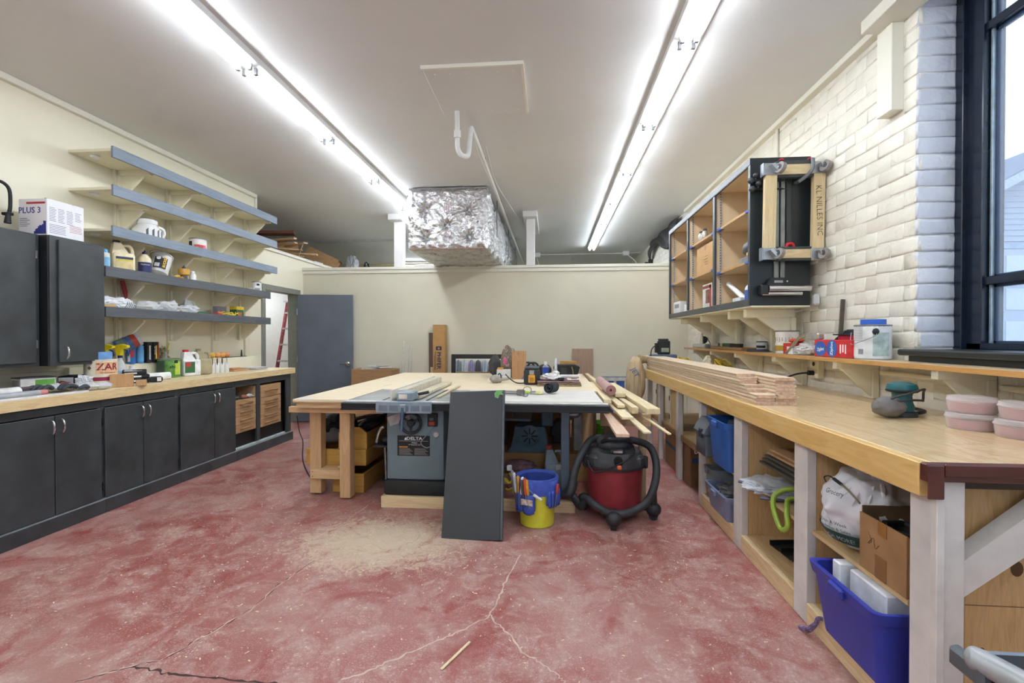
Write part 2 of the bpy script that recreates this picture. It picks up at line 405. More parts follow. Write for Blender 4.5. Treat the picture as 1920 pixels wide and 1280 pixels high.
# ------------------------------------------------------------------ fluorescent lights
GLOW = emit('#edf5ff', TUBE)
LP = 1.17
def make_light(name, label, loc, group):
    t = thing(name, label, 'light', loc, 0, group)
    b = B(); b.prism([(-.088, .055), (-.07, .046), (.07, .046), (.088, .055), (.088, .10), (-.088, .10)], 'Y', 0, LP-.004); obj('housing', b, WHITE, t)
    for x in (-.042, .042):
        obj('tube', B().cyl((x, .045, .025), (x, LP-.05, .025), .019, n=10), GLOW, t)
        for y in (.032, LP-.037):
            q = B(); q.box(x-.014, x+.014, y-.012, y+.012, -.002, .0525, .004); obj('lamp_holder', q, plain('#8d8e90', .4), t)
    return t
L0 = None
ordn = ['nearest visible', 'second nearest', 'third nearest', 'fourth nearest', 'fifth nearest', 'sixth nearest', 'seventh nearest', 'eighth nearest']
for side, x, ys in (('right-hand', .865, range(-3, 8)), ('left-hand', -2.12, range(-3, 9))):  # rows extended unseen behind the camera and behind the duct, added for light
    k = 0
    for i in ys:
        y = .71+LP*i + (.05 if side == 'left-hand' else 0)
        if i < 0: lab = 'white twin-tube batten light over the near end, %s ceiling row, %s' % (side, ['farthest back', 'middle of three', 'foremost of three'][i+3]); grp = '%s battens over the near end' % side
        else:
            vis = i-1
            lab = 'white twin-tube batten light, %s in the %s ceiling row' % (ordn[min(max(vis, 0), 7)] if vis >= 0 else 'just before the nearest visible one', side); grp = '%s row of ceiling battens' % side
        loc = (x, y, ZC-.10)
        if L0 is None: L0 = make_light('fluorescent_light', lab, loc, grp)
        else: dup(L0, loc, None, lab, grp)
# light of the storage space over the side room and of the side room itself
dup(L0, (-2.7, 11.7, ZC-.10), math.pi/2, 'single lit batten light far behind, low over the back wall', 'battens far behind')
dup(L0, (-5.0, 7.3, 2.5-.10), 0, 'lit batten light on the side room ceiling beyond the doorway', 'side room light')
dup(L0, (-5.0, 8.6, 2.5-.10), 0, 'second lit batten light deep in the side room', 'side room light')

# ------------------------------------------------------------------ window
FR = plain('#172230', .25, 0, .15, 8); FR_REFL = plain('#2a3d57', .3, 0, .1)  # black gloss frame; blue daylight reflection put into both colours, stronger on the sash
b = B(); X0, X1 = 2.275, 2.40
b.box(X0, X0+.05, WY1-.045, WY1+.01, WZ0, ZC, .003)          # outer stop
b.box(X0+.03, X1+.02, WY1-.13, WY1-.02, WZ0, ZC, .004)        # jamb
b.box(X0, X1+.02, WY0, WY0+.12, WZ0, ZC, .004)
b.box(X0+.03, X1, WY0, WY1, WZ0, WZ0+.035, .004)
win = struct('window_1', b, FR)
b = B(); b.box(X0+.045, X1, WY0+.1, WY1-.12, 1.63, 1.675, .004); b.box(X0+.045, X1, WY0+.1, WY1-.12, 2.99, 3.035, .004); b.box(X0+.045, X1, 1.0, 1.05, WZ0, ZC, .004)
struct('glazing_bar', b, FR, win)
b = B()
for y0, y1 in ((1.05, WY1-.13), (WY0+.12, 1.0)):
    for z0, z1 in ((WZ0+.035, 1.63), (1.675, 2.99), (3.035, ZC)):
        b.box(X1-.045, X1-.02, y0, y0+.03, z0, z1); b.box(X1-.045, X1-.02, y1-.03, y1, z0, z1); b.box(X1-.045, X1-.02, y0, y1, z0, z0+.012); b.box(X1-.045, X1-.02, y0, y1, z1-.012, z1)
struct('sash', b, FR_REFL, win)
b = B(); b.box(X1-.062, X1-.046, WY1-.148, WY1-.138, WZ0+.03, ZC); struct('spacer', b, plain('#aebfc4', .35, .6), win)
GL = clearm('#dfeaf5', .04, .02, 'window_glass')
for y0, y1 in ((1.05, WY1-.13), (WY0+.12, 1.0)):
    for z0, z1 in ((WZ0+.035, 1.63), (1.675, 2.99), (3.035, ZC)):
        struct('pane', B().box(X1-.037, X1-.031, y0+.02, y1-.02, z0+.008, z1-.008), GL, win)
b = B(); b.box(XR-.13, X1, -.95, WY1-.03, WZ0-.035, WZ0, .008); b.box(XR-.09, XR, -.95, WY1-.06, WZ0-.10, WZ0-.035, .004)
b2 = B(); b2.box(-1.3, -1.2, -2.68, -2.62, .8, 3.0); b2.box(1.8, 1.9, -2.68, -2.62, .8, 3.0); b2.box(.25, .35, -2.68, -2.62, .8, 3.0); b2.box(-1.2, 1.8, -2.68, -2.62, .8, .88); b2.box(-1.2, 1.8, -2.68, -2.62, 2.92, 3.0)
w2 = struct('window_unseen', b2, FR)  # unseen window added behind the camera to bring in frontal daylight fill
for xa, xb in ((-1.2, .25), (.35, 1.8)): struct('pane', B().box(xa, xb, -2.653, -2.647, .88, 2.92), GL, w2)
struct('window_1_sill', b, plain('#1f2326', .4, 0, .15, 9))
# ------------------------------------------------------------------ neighbour garage outside the window
SID = plain('#c0c6cf', .6, 0, .03); ROOF = plain('#8b909b', .8, 0, .10, 9)
gx0, gx1, gy = 6.4, 13.0, 9.0
g = thing('garage', 'white clapboard garage with panelled door seen through the window', 'building', (9.4, gy, -.6))
W('wall', B().box(gx0, gx1, gy, gy+5, -.6, 3.1), SID, g)
for i in range(14):
    z = 3.06+i*.10; xa = gx0+max(0, (z-3.25))*1.9
    if i < 14: W('siding_board', B().prism([(gy-.022, z), (gy-.004, z+.10), (gy, z+.10), (gy, z)], 'X', max(gx0, xa), gx1-max(0, (z-3.25))*1.9), SID, g)
W('gable', B().prism([(gx0, 3.1), (gx1, 3.1), (gx1-.1, 3.3), (9.7, 4.98), (gx0+.1, 3.3)], 'Y', gy, gy+.1), SID, g)
b = B(); b.prism([(gx0-.25, 3.02), (9.7, 5.02), (9.7, 5.16), (gx0-.25, 3.16)], 'Y', gy-.35, gy+5.2); b.prism([(gx1+.25, 3.02), (9.7, 5.02), (9.7, 5.16), (gx1+.25, 3.16)], 'Y', gy-.35, gy+5.2)
W('roof', b, ROOF, g)
b = B(); b.prism([(gx0-.25, 2.98), (9.7, 4.98), (9.7, 5.14), (gx0-.25, 3.14)], 'Y', gy-.37, gy-.34); W('rake_board', b, plain('#c9d0da', .6), g)
b = B(); b.box(gx0+.3, gx1-.3, gy-.03, gy, 2.93, 3.04); W('door_header', b, plain('#b9c3d2', .6), g)
d = W('garage_door', B().box(gx0+.4, gx1-.4, gy-.02, gy, -.6, 2.92), plain('#c6ccd6', .5, 0, .02), g)
for r in range(6):
    for c in range(5):
        x = gx0+.55+c*1.12; z = -.5+r*.585
        q = B(); q.prism([(x, z), (x+.95, z), (x+.95, z+.38), (x, z+.38)], 'Y', gy-.035, gy-.02); W('door_panel', q, plain('#e0e5ec', .5, 0, .02), d)
h2 = thing('neighbour_house', 'grey shingle roof of a house behind the garage', 'building', (10, 16.5, -.6))
W('wall', B().box(3, 18, 16.5, 22, -.6, 5.0), SID, h2)
W('roof', B().prism([(16.0, 4.9), (19.5, 8.15), (23, 4.9)], 'X', 2.5, 18.5), ROOF, h2)
b = B()
for i in range(24):
    y = 16.05+i*.14; z = 4.9+(y-16)*3.25/3.5
    b.box(2.5, 18.5, y, y+.03, z-.01, z+.03)
W('shingle_course', b, plain('#7f848f', .8), h2)
W('vent_pipe', B().cyl((15.3, 18.3, 6.9), (15.3, 18.3, 7.75), .16), plain('#8f949e', .6), h2)
tag(obj('ground', B().box(2.6, 40, -20, 40, -.7, -.6), plain('#a9adad', .8)), 'grey paved yard outside the window', 'ground')
tag(obj('utility_wire', B().tube(bez([(4, 14, 6.65), (12, 15, 6.62), (20, 16, 6.8)], 6), .02, 5), plain('#55585f')), 'thin dark overhead wire against the sky', 'wire')
# ================================================================== LEFT SIDE
CT = .945
# ---- generic containers (built at the origin, standing on z = 0)
def wrap_text(s, size, mat, parent, r, z, ang, bold=0, spin=0):
    o = text(s, size, mat, parent, (0, 0, 0), 'U', spin, bold=bold)
    for v in o.data.vertices:
        a = ang + v.co.x/r; rr = r+.0012+v.co.z
        y = v.co.y; v.co = Vector((rr*math.cos(a), rr*math.sin(a), z+y))
    return o
def band(r, z0, z1, a0=0, a1=2*math.pi, n=24):
    b = B(); k = max(3, int(n*(a1-a0)/6.2832)); full = a1-a0 > 6.28
    b.grid(lambda u, v: Vector((r*math.cos(a0+(a1-a0)*u), r*math.sin(a0+(a1-a0)*u), z0+(z1-z0)*v)), k+1, 2)
    return b
def can(label, loc, r, h, col, lab=None, zone=(.08, .92), name='paint_can', cat='can', rim=STEEL, rot=None, bail=False, group=None):
    t = thing(name, label, cat, loc, 0, group, rot)
    obj('body', B().lathe([(r*.97, 0), (r, .004), (r, h-.008), (r*1.02, h-.004), (r*1.0, h), (r*.94, h), (r*.92, h-.006), (0, h-.006)], 28), col, t)
    obj('rim', B().lathe([(r*1.0, h-.01), (r*1.03, h-.006), (r*1.03, h), (r*.98, h+.002), (r*.93, h)], 28, cap=False), rim, t)
    if lab: obj('label', band(r+.0008, h*zone[0], h*zone[1]), lab, t)
    if bail:
        b = B(); b.tube([(r*math.cos(a)*1.02, r*math.sin(a)*1.02*.25-r*.98, h*.78-abs(math.sin(a))*h*.42) for a in [math.pi*i/12 for i in range(13)]], .002, 5)
        obj('bail_handle', b, STEEL, t)
    return t
def bottle(label, loc, r, h, col, capcol, lab=None, shoulder=.68, neck=.3, name='bottle', cat='bottle', zone=(.12, .6), sq=False, group=None, rz=0, tip=False):
    t = thing(name, label, cat, loc, rz, group)
    M = Matrix.Diagonal((1.15, .75, 1, 1)) if sq else None
    hs = h*shoulder; hn = h*.86
    obj('body', B().lathe([(r*.9, 0), (r, .006), (r, hs), (r*.9, hs+(hn-hs)*.35), (r*neck*1.15, hn-.004), (r*neck, hn)], 20, M), col, t)
    prof = [(r*neck*1.2, hn-.004), (r*neck*1.2, h*.93), (r*neck*.5, h*.95), (r*neck*.3, h)] if tip else [(r*neck*1.25, hn-.004), (r*neck*1.25, h-.003), (r*neck*1.1, h)]
    obj('cap', B().lathe(prof, 16), capcol, t)
    if lab:
        b = band(r+.001, h*zone[0], h*zone[1])
        if M is not None: bmesh.ops.transform(b.bm, matrix=M, verts=b.bm.verts)
        obj('label', b, lab, t)
    return t
def jug(label, loc, w, d, h, col, capcol, rz=0, lab=None, name='jug', group=None):
    t = thing(name, label, 'jug', loc, rz, group)
    b = B(); b.box(-w/2, w/2, -d/2, d/2, 0, h*.62, min(w, d)*.18, seg=3)
    b.prism([(-w/2, h*.55), (w*.28, h*.55), (-w*.10, h*.92), (-w*.42, h*.92)], 'Y', -d*.33, d*.33)
    obj('body', b, col, t)
    obj('handle', B().tube(bez([(w*.02, 0, h*.86), (w*.3, 0, h*.86), (w*.43, 0, h*.72), (w*.42, 0, h*.55)], 6), w*.085, 10), col, t)
    obj('cap', B().cyl((-w*.26, 0, h*.9), (-w*.26, 0, h), w*.16, n=16), capcol, t)
    if lab: obj('label', B().box(-w*.36, w*.36, -d/2-.0015, -d/2+.003, h*.14, h*.50, .002), lab, t)
    return t

# ---- base cabinets, each a unit, and one worktop over them
XF = -3.45
def handle_bar(p, parent, z0, z1, y, x=XF+.012, mat=CHROME):
    b = B(); b.tube(bez([(x, y, z0), (x+.026, y, z0+.012), (x+.034, y, (z0+z1)/2), (x+.026, y, z1-.012), (x, y, z1)], 5), [.0065]*21, 8)
    return W('handle', b, mat, parent)
def base_unit(name, label, y0, y1, doors):
    t = thing(name, label, 'cabinet', ((XL+XF)/2, (y0+y1)/2, 0), 0, 'black base cabinets')
    b = B(); b.box(XL+.02, XF-.02, y0, y1, .02, .872); W('body', b, BLACKDK, t)
    b = B(); b.box(XF-.02, XF, y0, y1, .812, .872, .002); b.box(XF-.02, XF, y0, y0+.03, .10, .812, .002); b.box(XF-.02, XF, y1-.03, y1, .10, .812, .002); W('face_frame', b, BLACKCAB, t)
    b = B(); b.box(XF-.03, XF+.032, y0, y1, 0, .104, .003); W('toe_board', b, BLACKCAB, t)
    b = B(); b.box(XF-.02, XF+.031, y0, y1, .1045, .108); W('ledge_highlight', b, plain('#8d9497', .5), t)  # lit ledge top: highlight put into a colour lighter than the toe board
    for (a, c, hs) in doors:
        d = W('door', B().box(XF+.001, XF+.02, a, c, .112, .806, .004), BLACKCAB, t)
        yh = c-.03 if hs > 0 else a+.03
        handle_bar(None, d, .680, .780, yh, XF+.02)
        for z in (.2, .7):
            yy = a-.006 if hs > 0 else c+.006
            W('hinge', B().box(XF+.0005, XF+.010, yy-.006, yy+.006, z-.03, z+.03, .003), BLACKDK, d)
    return t
base_unit('base_cabinet', 'black double-door base cabinet nearest the camera, cut by the left picture edge', 2.50, 3.29, [(2.59, 2.937, 1), (2.943, 3.275, -1)])
base_unit('base_cabinet', 'black double-door base cabinet in the middle of the left run', 3.29, 4.02, [(3.305, 3.640, 1), (3.647, 4.0, -1)])
base_unit('base_cabinet', 'black double-door base cabinet next to the wooden drawers', 4.02, 4.80, [(4.04, 4.470, 1), (4.477, 4.785, -1)])
# drawer unit
t = thing('drawer_cabinet', 'black open-front cabinet holding two stacks of wooden drawers', 'cabinet', ((XL+XF)/2, 5.36, 0), 0, 'black base cabinets')
OAK = wood('#a67f58', '#be9a70', 'Y', .5, 1.0); OAKH = wood('#8a6644', '#a98257', 'Y', .4)
b = B(); b.box(XL+.02, XL+.05, 4.8, 5.9, .02, .872); b.box(XL+.05, XF-.02, 4.8, 4.815, .02, .872); b.box(XL+.05, XF-.02, 5.885, 5.9, .02, .872); b.box(XL+.05, XF-.02, 4.815, 5.885, .02, .10); b.box(XL+.05, XF-.02, 4.815, 5.885, .85, .872)
W('body', b, BLACKDK, t)
b = B(); b.box(XF-.025, XF, 4.8, 5.9, .80, .872, .003); b.box(XF-.025, XF, 4.8, 4.815, .10, .80); b.box(XF-.025, XF, 5.185, 5.25, .14, .80, .003); b.box(XF-.025, XF, 5.80, 5.9, .10, .80, .003)
W('face_frame', b, BLACKCAB, t)
W('lower_panel', B().box(XF-.06, XF-.05, 4.815, 5.80, .10, .27, .002), BLACKDK, t)
W('toe_board', B().box(XF-.03, XF+.032, 4.8, 5.9, 0, .104, .003), BLACKCAB, t)
W('track_strip', B().box(XF-.045, XF-.02, 4.82, 5.80, .104, .122, .002), plain('#c5cdcb', .4), t)
W('ledge_highlight', B().box(XF-.02, XF+.031, 4.8, 5.9, .1045, .108), plain('#8d9497', .5), t)  # same painted highlight along the drawer unit's ledge
def drawer(y0, y1, z0, z1):
    d = W('drawer', B().box(XF-.34, XF-.004, y0, y1, z0, z1, .002), OAK, t)
    yc = (y0+y1)/2; zc = (z0+z1)/2+.004; L = (y1-y0)*.30
    b = B(); b.tube(bez([(XF-.004, yc-L, zc-.006), (XF+.022, yc-L*.8, zc), (XF+.028, yc, zc+.003), (XF+.022, yc+L*.8, zc), (XF-.004, yc+L, zc-.006)], 5), .011, 8); W('handle', b, OAKH, d)
for i in range(4): drawer(4.825, 5.172, .285+i*.092, .285+i*.092+.089)
for i in range(4): drawer(5.262, 5.68, .275+i*.088, .275+i*.088+.085)
drawer(5.262, 5.68, .63, .775)
W('open_drawer_side', B().box(XF-.34, XF-.01, 5.165, 5.175, .655, .785), OAK, t)
W('open_drawer_back', B().box(XF-.34, XF-.33, 4.825, 5.165, .655, .785), OAK, t)
for i, (y, z, c, nm, lb) in enumerate(((4.90, .655, '#2a2b30', 'plane', 'dark hand tool on the left end of the open top drawer'), (5.02, .655, '#9a5b45', 'chisel', 'reddish handled tool in the open top drawer'), (5.11, .655, '#b9bcc0', 'clamp', 'pale metal tool on the right in the open top drawer'))):
    q = B().blob((XF-.05, y, z+.020), (.035, .05, .022), 2, .3, 2, i+3, z+.0005); q.tube([(XF-.09, y-.03, z+.012), (XF-.02, y+.05, z+.014)], .009, 8)
    tag(obj({'plane': 'hand_plane'}.get(nm, nm), q, plain(c, .5)), lb, 'tool')
# worktop
TOPW = wood('#dfc89a', '#eeddb6', 'Y', .45, .8, 3)
wt_ = thing('worktop', 'long pale plywood worktop over the black base cabinets', 'worktop', (-3.74, 4.2, .872))
W('slab', B().box(XL+.001, -3.425, 2.45, 5.96, .8725, CT, .003), TOPW, wt_)
W('edge_strip', B().box(-3.425, -3.42, 2.45, 5.96, .874, CT-.001, .001), wood('#d6b987', '#e6cf9f', 'Y', .45, 1, 3), wt_)
W('back_ledge', B().box(XL+.031, XL+.075, 3.52, 5.96, CT+.0005, 1.10, .004), SHELFC, wt_)

# ---- wall cabinets
def wall_cab(label, y0, y1, xf, z0, z1, door, hz=None, side=BLACKDK):
    t = thing('wall_cabinet', label, 'cabinet', ((XL+xf)/2, (y0+y1)/2, z0), 0, 'black wall cabinets')
    W('body', B().box(XL+.001, xf-.018, y0, y1, z0, z1, .002), BLACKDK, t)
    b = B(); b.box(xf-.018, xf, y0, y1, z0, z1, .002); W('face_frame', b, BLACKCAB, t)
    d = W('door', B().box(xf+.001, xf+.02, door[0], door[1], door[2], door[3], .003), BLACKCAB, t)
    if hz: handle_bar(None, d, hz[1], hz[2], hz[0], xf+.02)
    return t, d
t, d = wall_cab('black wall cabinet with a curved chrome handle beside the shelves', 3.10, 3.512, -3.65, 1.14, 2.10, (3.15, 3.50, 1.165, 2.075), (3.185, 1.19, 1.285))
t, d = wall_cab('black wall cabinet at the left picture edge under the extinguisher', 2.2, 3.095, -3.73, 1.14, 2.10, (2.25, 3.06, 1.165, 2.085))
for z in (1.3, 1.95): W('hinge', B().box(-3.73, -3.715, 3.062, 3.078, z-.03, z+.03, .003), STEEL, d)

# ---- five wall shelves with grey-blue fascia boards
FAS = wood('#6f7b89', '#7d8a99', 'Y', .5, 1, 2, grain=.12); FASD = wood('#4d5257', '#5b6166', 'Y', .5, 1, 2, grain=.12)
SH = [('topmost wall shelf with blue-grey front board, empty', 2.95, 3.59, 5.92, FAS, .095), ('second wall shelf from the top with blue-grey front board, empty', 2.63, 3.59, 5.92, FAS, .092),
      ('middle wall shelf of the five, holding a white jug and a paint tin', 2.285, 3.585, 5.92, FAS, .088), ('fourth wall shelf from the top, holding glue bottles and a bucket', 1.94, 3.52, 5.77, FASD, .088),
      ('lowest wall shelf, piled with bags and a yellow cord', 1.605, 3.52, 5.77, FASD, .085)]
for i, (lab, z, y0, y1, fm, fh) in enumerate(SH):
    t = thing('wall_shelf', lab, 'shelf', (-3.85, (y0+y1)/2, z-.09), 0, 'wall shelves over the worktop')
    W('board', B().box(XL+.0005, -3.662, y0, y1, z-.045, z-.02, .002), SHELFC, t)
    W('front_board', B().box(-3.66, -3.64, y0, y1, z-fh, z, .003), fm, t)
    for y in (4.03, 4.62, 5.27, 5.86):
        if y > y1: y = y1-.06
        k = W('bracket', B().box(XL+.0305, -3.70, y-.02, y+.02, z-.095, z-.0455, .002), SHELFC, t)
        W('gusset', B().prism([(XL+.031, z-.096), (XL+.27, z-.096), (XL+.27, z-.11), (XL+.10, z-.27), (XL+.031, z-.27)], 'Y', y-.010, y+.010), SHELFC, k)
        W('upright_block', B().box(XL+.0305, XL+.05, y-.035, y+.035, z-.29, z-.0965, .002), SHELFC, k)
# dome lights under the shelf ends
for z in (2.95, 2.63, 2.285): tag(obj('puck_light', B().lathe([(0, 0), (.03, .002), (.035, .012), (.035, .02)], 16, Matrix.Translation((-3.9, 3.68, z-.066)))
    , WHITE), 'small white puck light under the near end of the %s shelf' % {2.95: 'topmost', 2.63: 'second', 2.285: 'middle'}[z], 'light', 'puck lights under the shelves')

# ---- on the wall cabinets
t = thing('carton', 'white carton with red stripe and blue skyline print on the wall cabinets', 'box', (-3.80, 3.25, 2.1005))
W('box', B().box(-3.915, -3.685, 3.115, 3.385, 2.101, 2.372, .003), plain('#e4e4e6', .6, 0, .01), t)
BLU = plain('#2c3a86', .5); RED = plain('#b3262b', .5)
W('stripe', B().box(-3.85, -3.70, 3.1135, 3.1155, 2.333, 2.347), RED, t)
text('PLUS 3', .062, BLU, t, (-3.825, 3.1145, 2.285), 'F', name='lettering', world=True, bold=.0008)
b = B(); random.seed(3)
for i in range(9): x = -3.79+i*.0108; b.box(x, x+.0095, 3.1133, 3.115, 2.112, 2.128+.009*i+random.uniform(0, .02))
W('skyline_print', b, BLU, t)
b = B()
for i in range(5): b.box(-3.905, -3.905+.06+.02*(i % 2), 3.1135, 3.115, 2.225-i*.014, 2.229-i*.014)
W('front_small_print', b, plain('#77777c'), t)
b = B()
for c in range(4):
    for i in range(9 if c < 3 else 6): b.box(-3.6865, -3.6848, 3.13+c*.062, 3.13+c*.062+.05*random.uniform(.7, 1), 2.31-i*.012, 2.3135-i*.012)
for i in range(6): b.box(-3.6865, -3.6848, 3.13, 3.13+.13*random.uniform(.8, 1), 2.185-i*.012, 2.1885-i*.012)
W('side_small_print', b, plain('#6a6d8c'), t)
b = B()
for i in range(5): b.box(-3.6865, -3.6848, 3.275, 3.275+.095*random.uniform(.8, 1), 2.205-i*.012, 2.209-i*.012)
W('side_red_print', b, plain('#b5707a'), t)
for x, y in ((-3.70, 3.125), (-3.70, 3.31)): W('lid_tab', B().box(x-.02, x, y, y+.02, 2.3725, 2.377, .001), INK, t)
t = thing('fire_extinguisher', 'red fire extinguisher with black hose on the left cabinets', 'fire extinguisher', (-3.935, 2.935, 2.1005))
obj('cylinder', B().lathe([(.055, 0), (.062, .008), (.062, .25), (.045, .285), (.02, .30)], 24), plain('#c3141b', .3), t)
obj('label', band(.063, .09, .23, -2.4, .6), plain('#e8dc9a', .5), t)
obj('valve', B().box(-.018, .018, -.05, .03, .30, .34, .005), INK, t)
obj('gauge', B().cyl((.0, -.02, .325), (.03, -.02, .325), .017), plain('#d8d8d8'), t)
obj('hose', B().tube(bez([(0, .0, .325), (.03, .05, .36), (.045, .10, .32), (.045, .108, .20), (.045, .095, .13)], 8), .011, 10), RUBBER, t)
obj('nozzle', B().cyl((.045, .095, .14), (.045, .09, .07), .013, .02, 12), RUBBER, t)
obj('hose_clip', B().box(.0, .06, .085, .12, .13, .15, .003), INK, t)

# ---- middle shelf
S3, S4, S5 = 2.285-.0195, 1.94-.0195, 1.605-.0195
t = thing('wide_jug', 'wide white plastic jug with dark print on the middle shelf', 'jug', (-3.83, 4.12, S3))
obj('body', B().lathe([(.10, 0), (.115, .01), (.115, .10), (.075, .15), (.07, .16)], 28), WHITE, t)
obj('lid', B().lathe([(.078, .155), (.08, .158), (.08, .195), (.074, .2), (0, .2)], 28), WHITE, t)
obj('handle', B().tube(bez([(.03, .085, .15), (.04, .135, .14), (.04, .15, .09), (.03, .115, .04)], 6), .013, 10), WHITE, t)
b = B()
for a in (-.9, -.5, -.1, .3): b.grid(lambda u, v: Vector((.1163*math.cos(a+.16*u), .1163*math.sin(a+.16*u), .02+.07*v+.02*u)), 3, 2)
obj('print', b, plain('#55585c'), t)
t = can('white paint tin with bright splashed label on the middle shelf', (-3.80, 4.72, S3), .08, .145, plain('#e3e3df'), plain('#ded8d2'), (.25, .9))
obj('splash_print', band(.0815, .03, .075, -1.35, .1), plain('#d9564a', .5, 0, .3, 40), t); obj('yellow_print', band(.0822, .025, .05, -1.5, -.9), plain('#e7c63c'), t); obj('pink_print', band(.0822, .02, .055, -.3, .2), plain('#c76ea8'), t)
obj('dark_patch', band(.0818, .02, .11, -2.6, -1.6), INK, t)
# ---- fourth shelf
CRM = plain('#e8d9b4', .4); NAVY = plain('#1d2357', .4); ORNG = plain('#e0a52c', .5)
bottle('blue and white bottle half hidden by the wall cabinet, fourth shelf', (-3.74, 3.60, S4), .04, .17, plain('#e9e7df'), plain('#5aa7dc'), plain('#8fc6e8'), .8, .5)
t = jug('large cream glue jug with yellow and blue label, fourth shelf', (-3.78, 3.81, S4), .16, .13, .28, CRM, plain('#2a2430'), 1.0, None, 'glue_jug')
obj('label', B().box(-.06, .06, -.0665, -.063, .03, .14, .002), plain('#d9c48f'), t); obj('label_band', B().box(-.06, .06, -.068, -.0655, .115, .135), NAVY, t); obj('label_stripe', B().box(-.06, .06, -.068, -.0655, .10, .112), plain('#d8cf2c'), t)
jug('slim cream glue jug with blue cap behind the larger jug', (-3.89, 3.955, S4), .10, .08, .225, CRM, NAVY, 1.1, None, 'glue_jug')
t = bottle('cream glue bottle with dark blue label and pointed cap', (-3.755, 4.01, S4), .05, .235, CRM, NAVY, NAVY, .62, .32, 'glue_bottle', zone=(.06, .52), tip=True)
wrap_text('Titebond', .019, WHITE, t, .0512, .10, -.75)
t = thing('tipped_bucket', 'grey plastic bucket lying on its side with black and yellow label', 'bucket', (-3.79, 4.215, S4+.128), 0, None, (math.radians(-24), math.radians(-8), 0))
obj('body', B().lathe([(.075, -.10), (.078, -.098), (.09, .09), (.096, .092), (.096, .10), (.086, .10), (.074, -.08), (0, -.08)], 28), plain('#c9c8c6', .45), t)
obj('label', band(.0875, -.07, .08, -1.35, -.15), INK, t); 
wrap_text('BUCKET', .032, plain('#e3b524'), t, .0885, .0, -.38, .001, math.pi/2); obj('seal_print', B().lathe([(0, 0), (.018, 0), (.018, .001)], 20, Matrix.Rotation(-1.0, 4, 'Z') @ Matrix.Translation((.0882, 0, .035)) @ Matrix.Rotation(math.pi/2, 4, 'Y')), WHITE, t)
obj('bar_code', band(.0883, -.06, -.02, -1.25, -.8), plain('#b9b9b9'), t)
obj('handle', B().tube(bez([(.09, .0, .085), (.05, -.09, .11), (-.05, -.09, .11), (-.09, 0, .085)], 6), .0025, 6), STEEL, t)
tag(obj('sandpaper_bundle', B().blob((-3.73, 4.385, S4+.022), (.035, .045, .026), 3, .5, 3, 4, S4+.0005), ORNG), 'crumpled yellow bundle beside the tipped bucket', 'bundle')
t = thing('chalk_bottle', 'amber-capped bottle lying over pots on the fourth shelf', 'bottle', (-3.78, 4.50, S4+.001))
obj('pot', B().lathe([(.03, 0), (.034, .004), (.034, .06), (.03, .066)], 16), plain('#34383c'), t); obj('body', B().lathe([(.028, .0), (.03, .065), (.05, .075), (.052, .12), (.05, .135), (.015, .14)], 20), plain('#c89636', .3), t); obj('cap', B().lathe([(.016, .14), (.016, .155), (.006, .157), (.005, .17)], 12), NAVY, t)
bottle('squat white bottle at the right of the amber-capped bottle', (-3.78, 4.62, S4), .032, .13, plain('#e6e6e4', .3), WHITE, None, .6, .5)
t = can('white and grey quart tin at the far end of the fourth shelf', (-3.76, 5.66, S4), .055, .14, plain('#dcdcdc'), plain('#e8e8e8'), (.1, .9)); obj('print', band(.0562, .09, .115, -1.0, -.4), INK, t); obj('small_print', band(.0562, .03, .06, -1.4, -.2), plain('#a2a2a4'), t)
tag(obj('flat_pouch', B().blob((-3.79, 5.26, S4+.018), (.06, .09, .02), 3, .3, 2, 8, S4+.0005), plain('#54585e')), 'flat dark grey pouch towards the far end of the fourth shelf', 'pouch')
# ---- lowest shelf
PB = clearm('#e8ebee', .45, .2, 'clear_bag')
t = thing('shopping_bag', 'white plastic shopping bag with dark print on the lowest shelf', 'bag', (-3.80, 3.70, S5))
q = B().blob((-3.80, 3.66, S5+.055), (.08, .10, .065), 4, .35, 2.3, 3, S5+.0005, True); q.blob((-3.79, 3.80, S5+.055), (.085, .11, .062), 4, .35, 2.3, 5, S5+.0005, True); W('bag', q, plain('#eceef0', .35), t)
b = B()
for i in range(6): b.tube(bez([(-3.712+.002*i, 3.76+i*.018, S5+.022+.005*(i % 2)), (-3.704, 3.775+i*.018, S5+.05), (-3.712, 3.79+i*.018, S5+.075)], 4), .0025, 4)
W('print', b, plain('#3a4650'), t)
tag(obj('hammer_shaft', B().lathe([(.010, 0), (.016, .01), (.018, .08), (.012, .10)], 14, Matrix.Translation((-3.69, 3.545, S5+.02)) @ Matrix.Rotation(-1.45, 4, 'X')), plain('#c9a06a')), 'wooden tool handle at the near end of the lowest shelf', 'tool')
t = thing('paint_scraper', 'red handled scraper standing behind the bags on the lowest shelf', 'tool', (-3.95, 4.06, S5+.0))
obj('handle', B().box(-.012, .012, -.018, .018, .10, .30, .005, Matrix.Rotation(.28, 4, 'X')), plain('#a9393f'), t); obj('blade', B().box(-.003, .003, -.03, .03, 0.004, .12, .001, Matrix.Rotation(.28, 4, 'X')), STEEL, t)
for i, (y, s, lb) in enumerate(((4.05, 1, 'clear zip bag of bits at the near side of the lowest shelf'), (4.27, 1.2, 'large clear zip bag in the middle of the lowest shelf'), (4.53, 1.0, 'clear zip bag leaning before the white flask'))):
    t = thing('zip_bag', lb, 'bag', (-3.77, y, S5), 0, 'clear zip bags')
    W('film', B().blob((-3.77, y, S5+.048*s), (.08, .12*s, .055*s), 3, .4, 2.6, i+9, S5+.0005, True), PB, t)
    W('contents', B().blob((-3.77, y, S5+.02), (.05, .08*s, .022), 3, .5, 2.5, i+15, S5+.001), plain(['#b9b6ae', '#8e8c86', '#d8cfc6'][i], .6, 0, .4, 30), t)
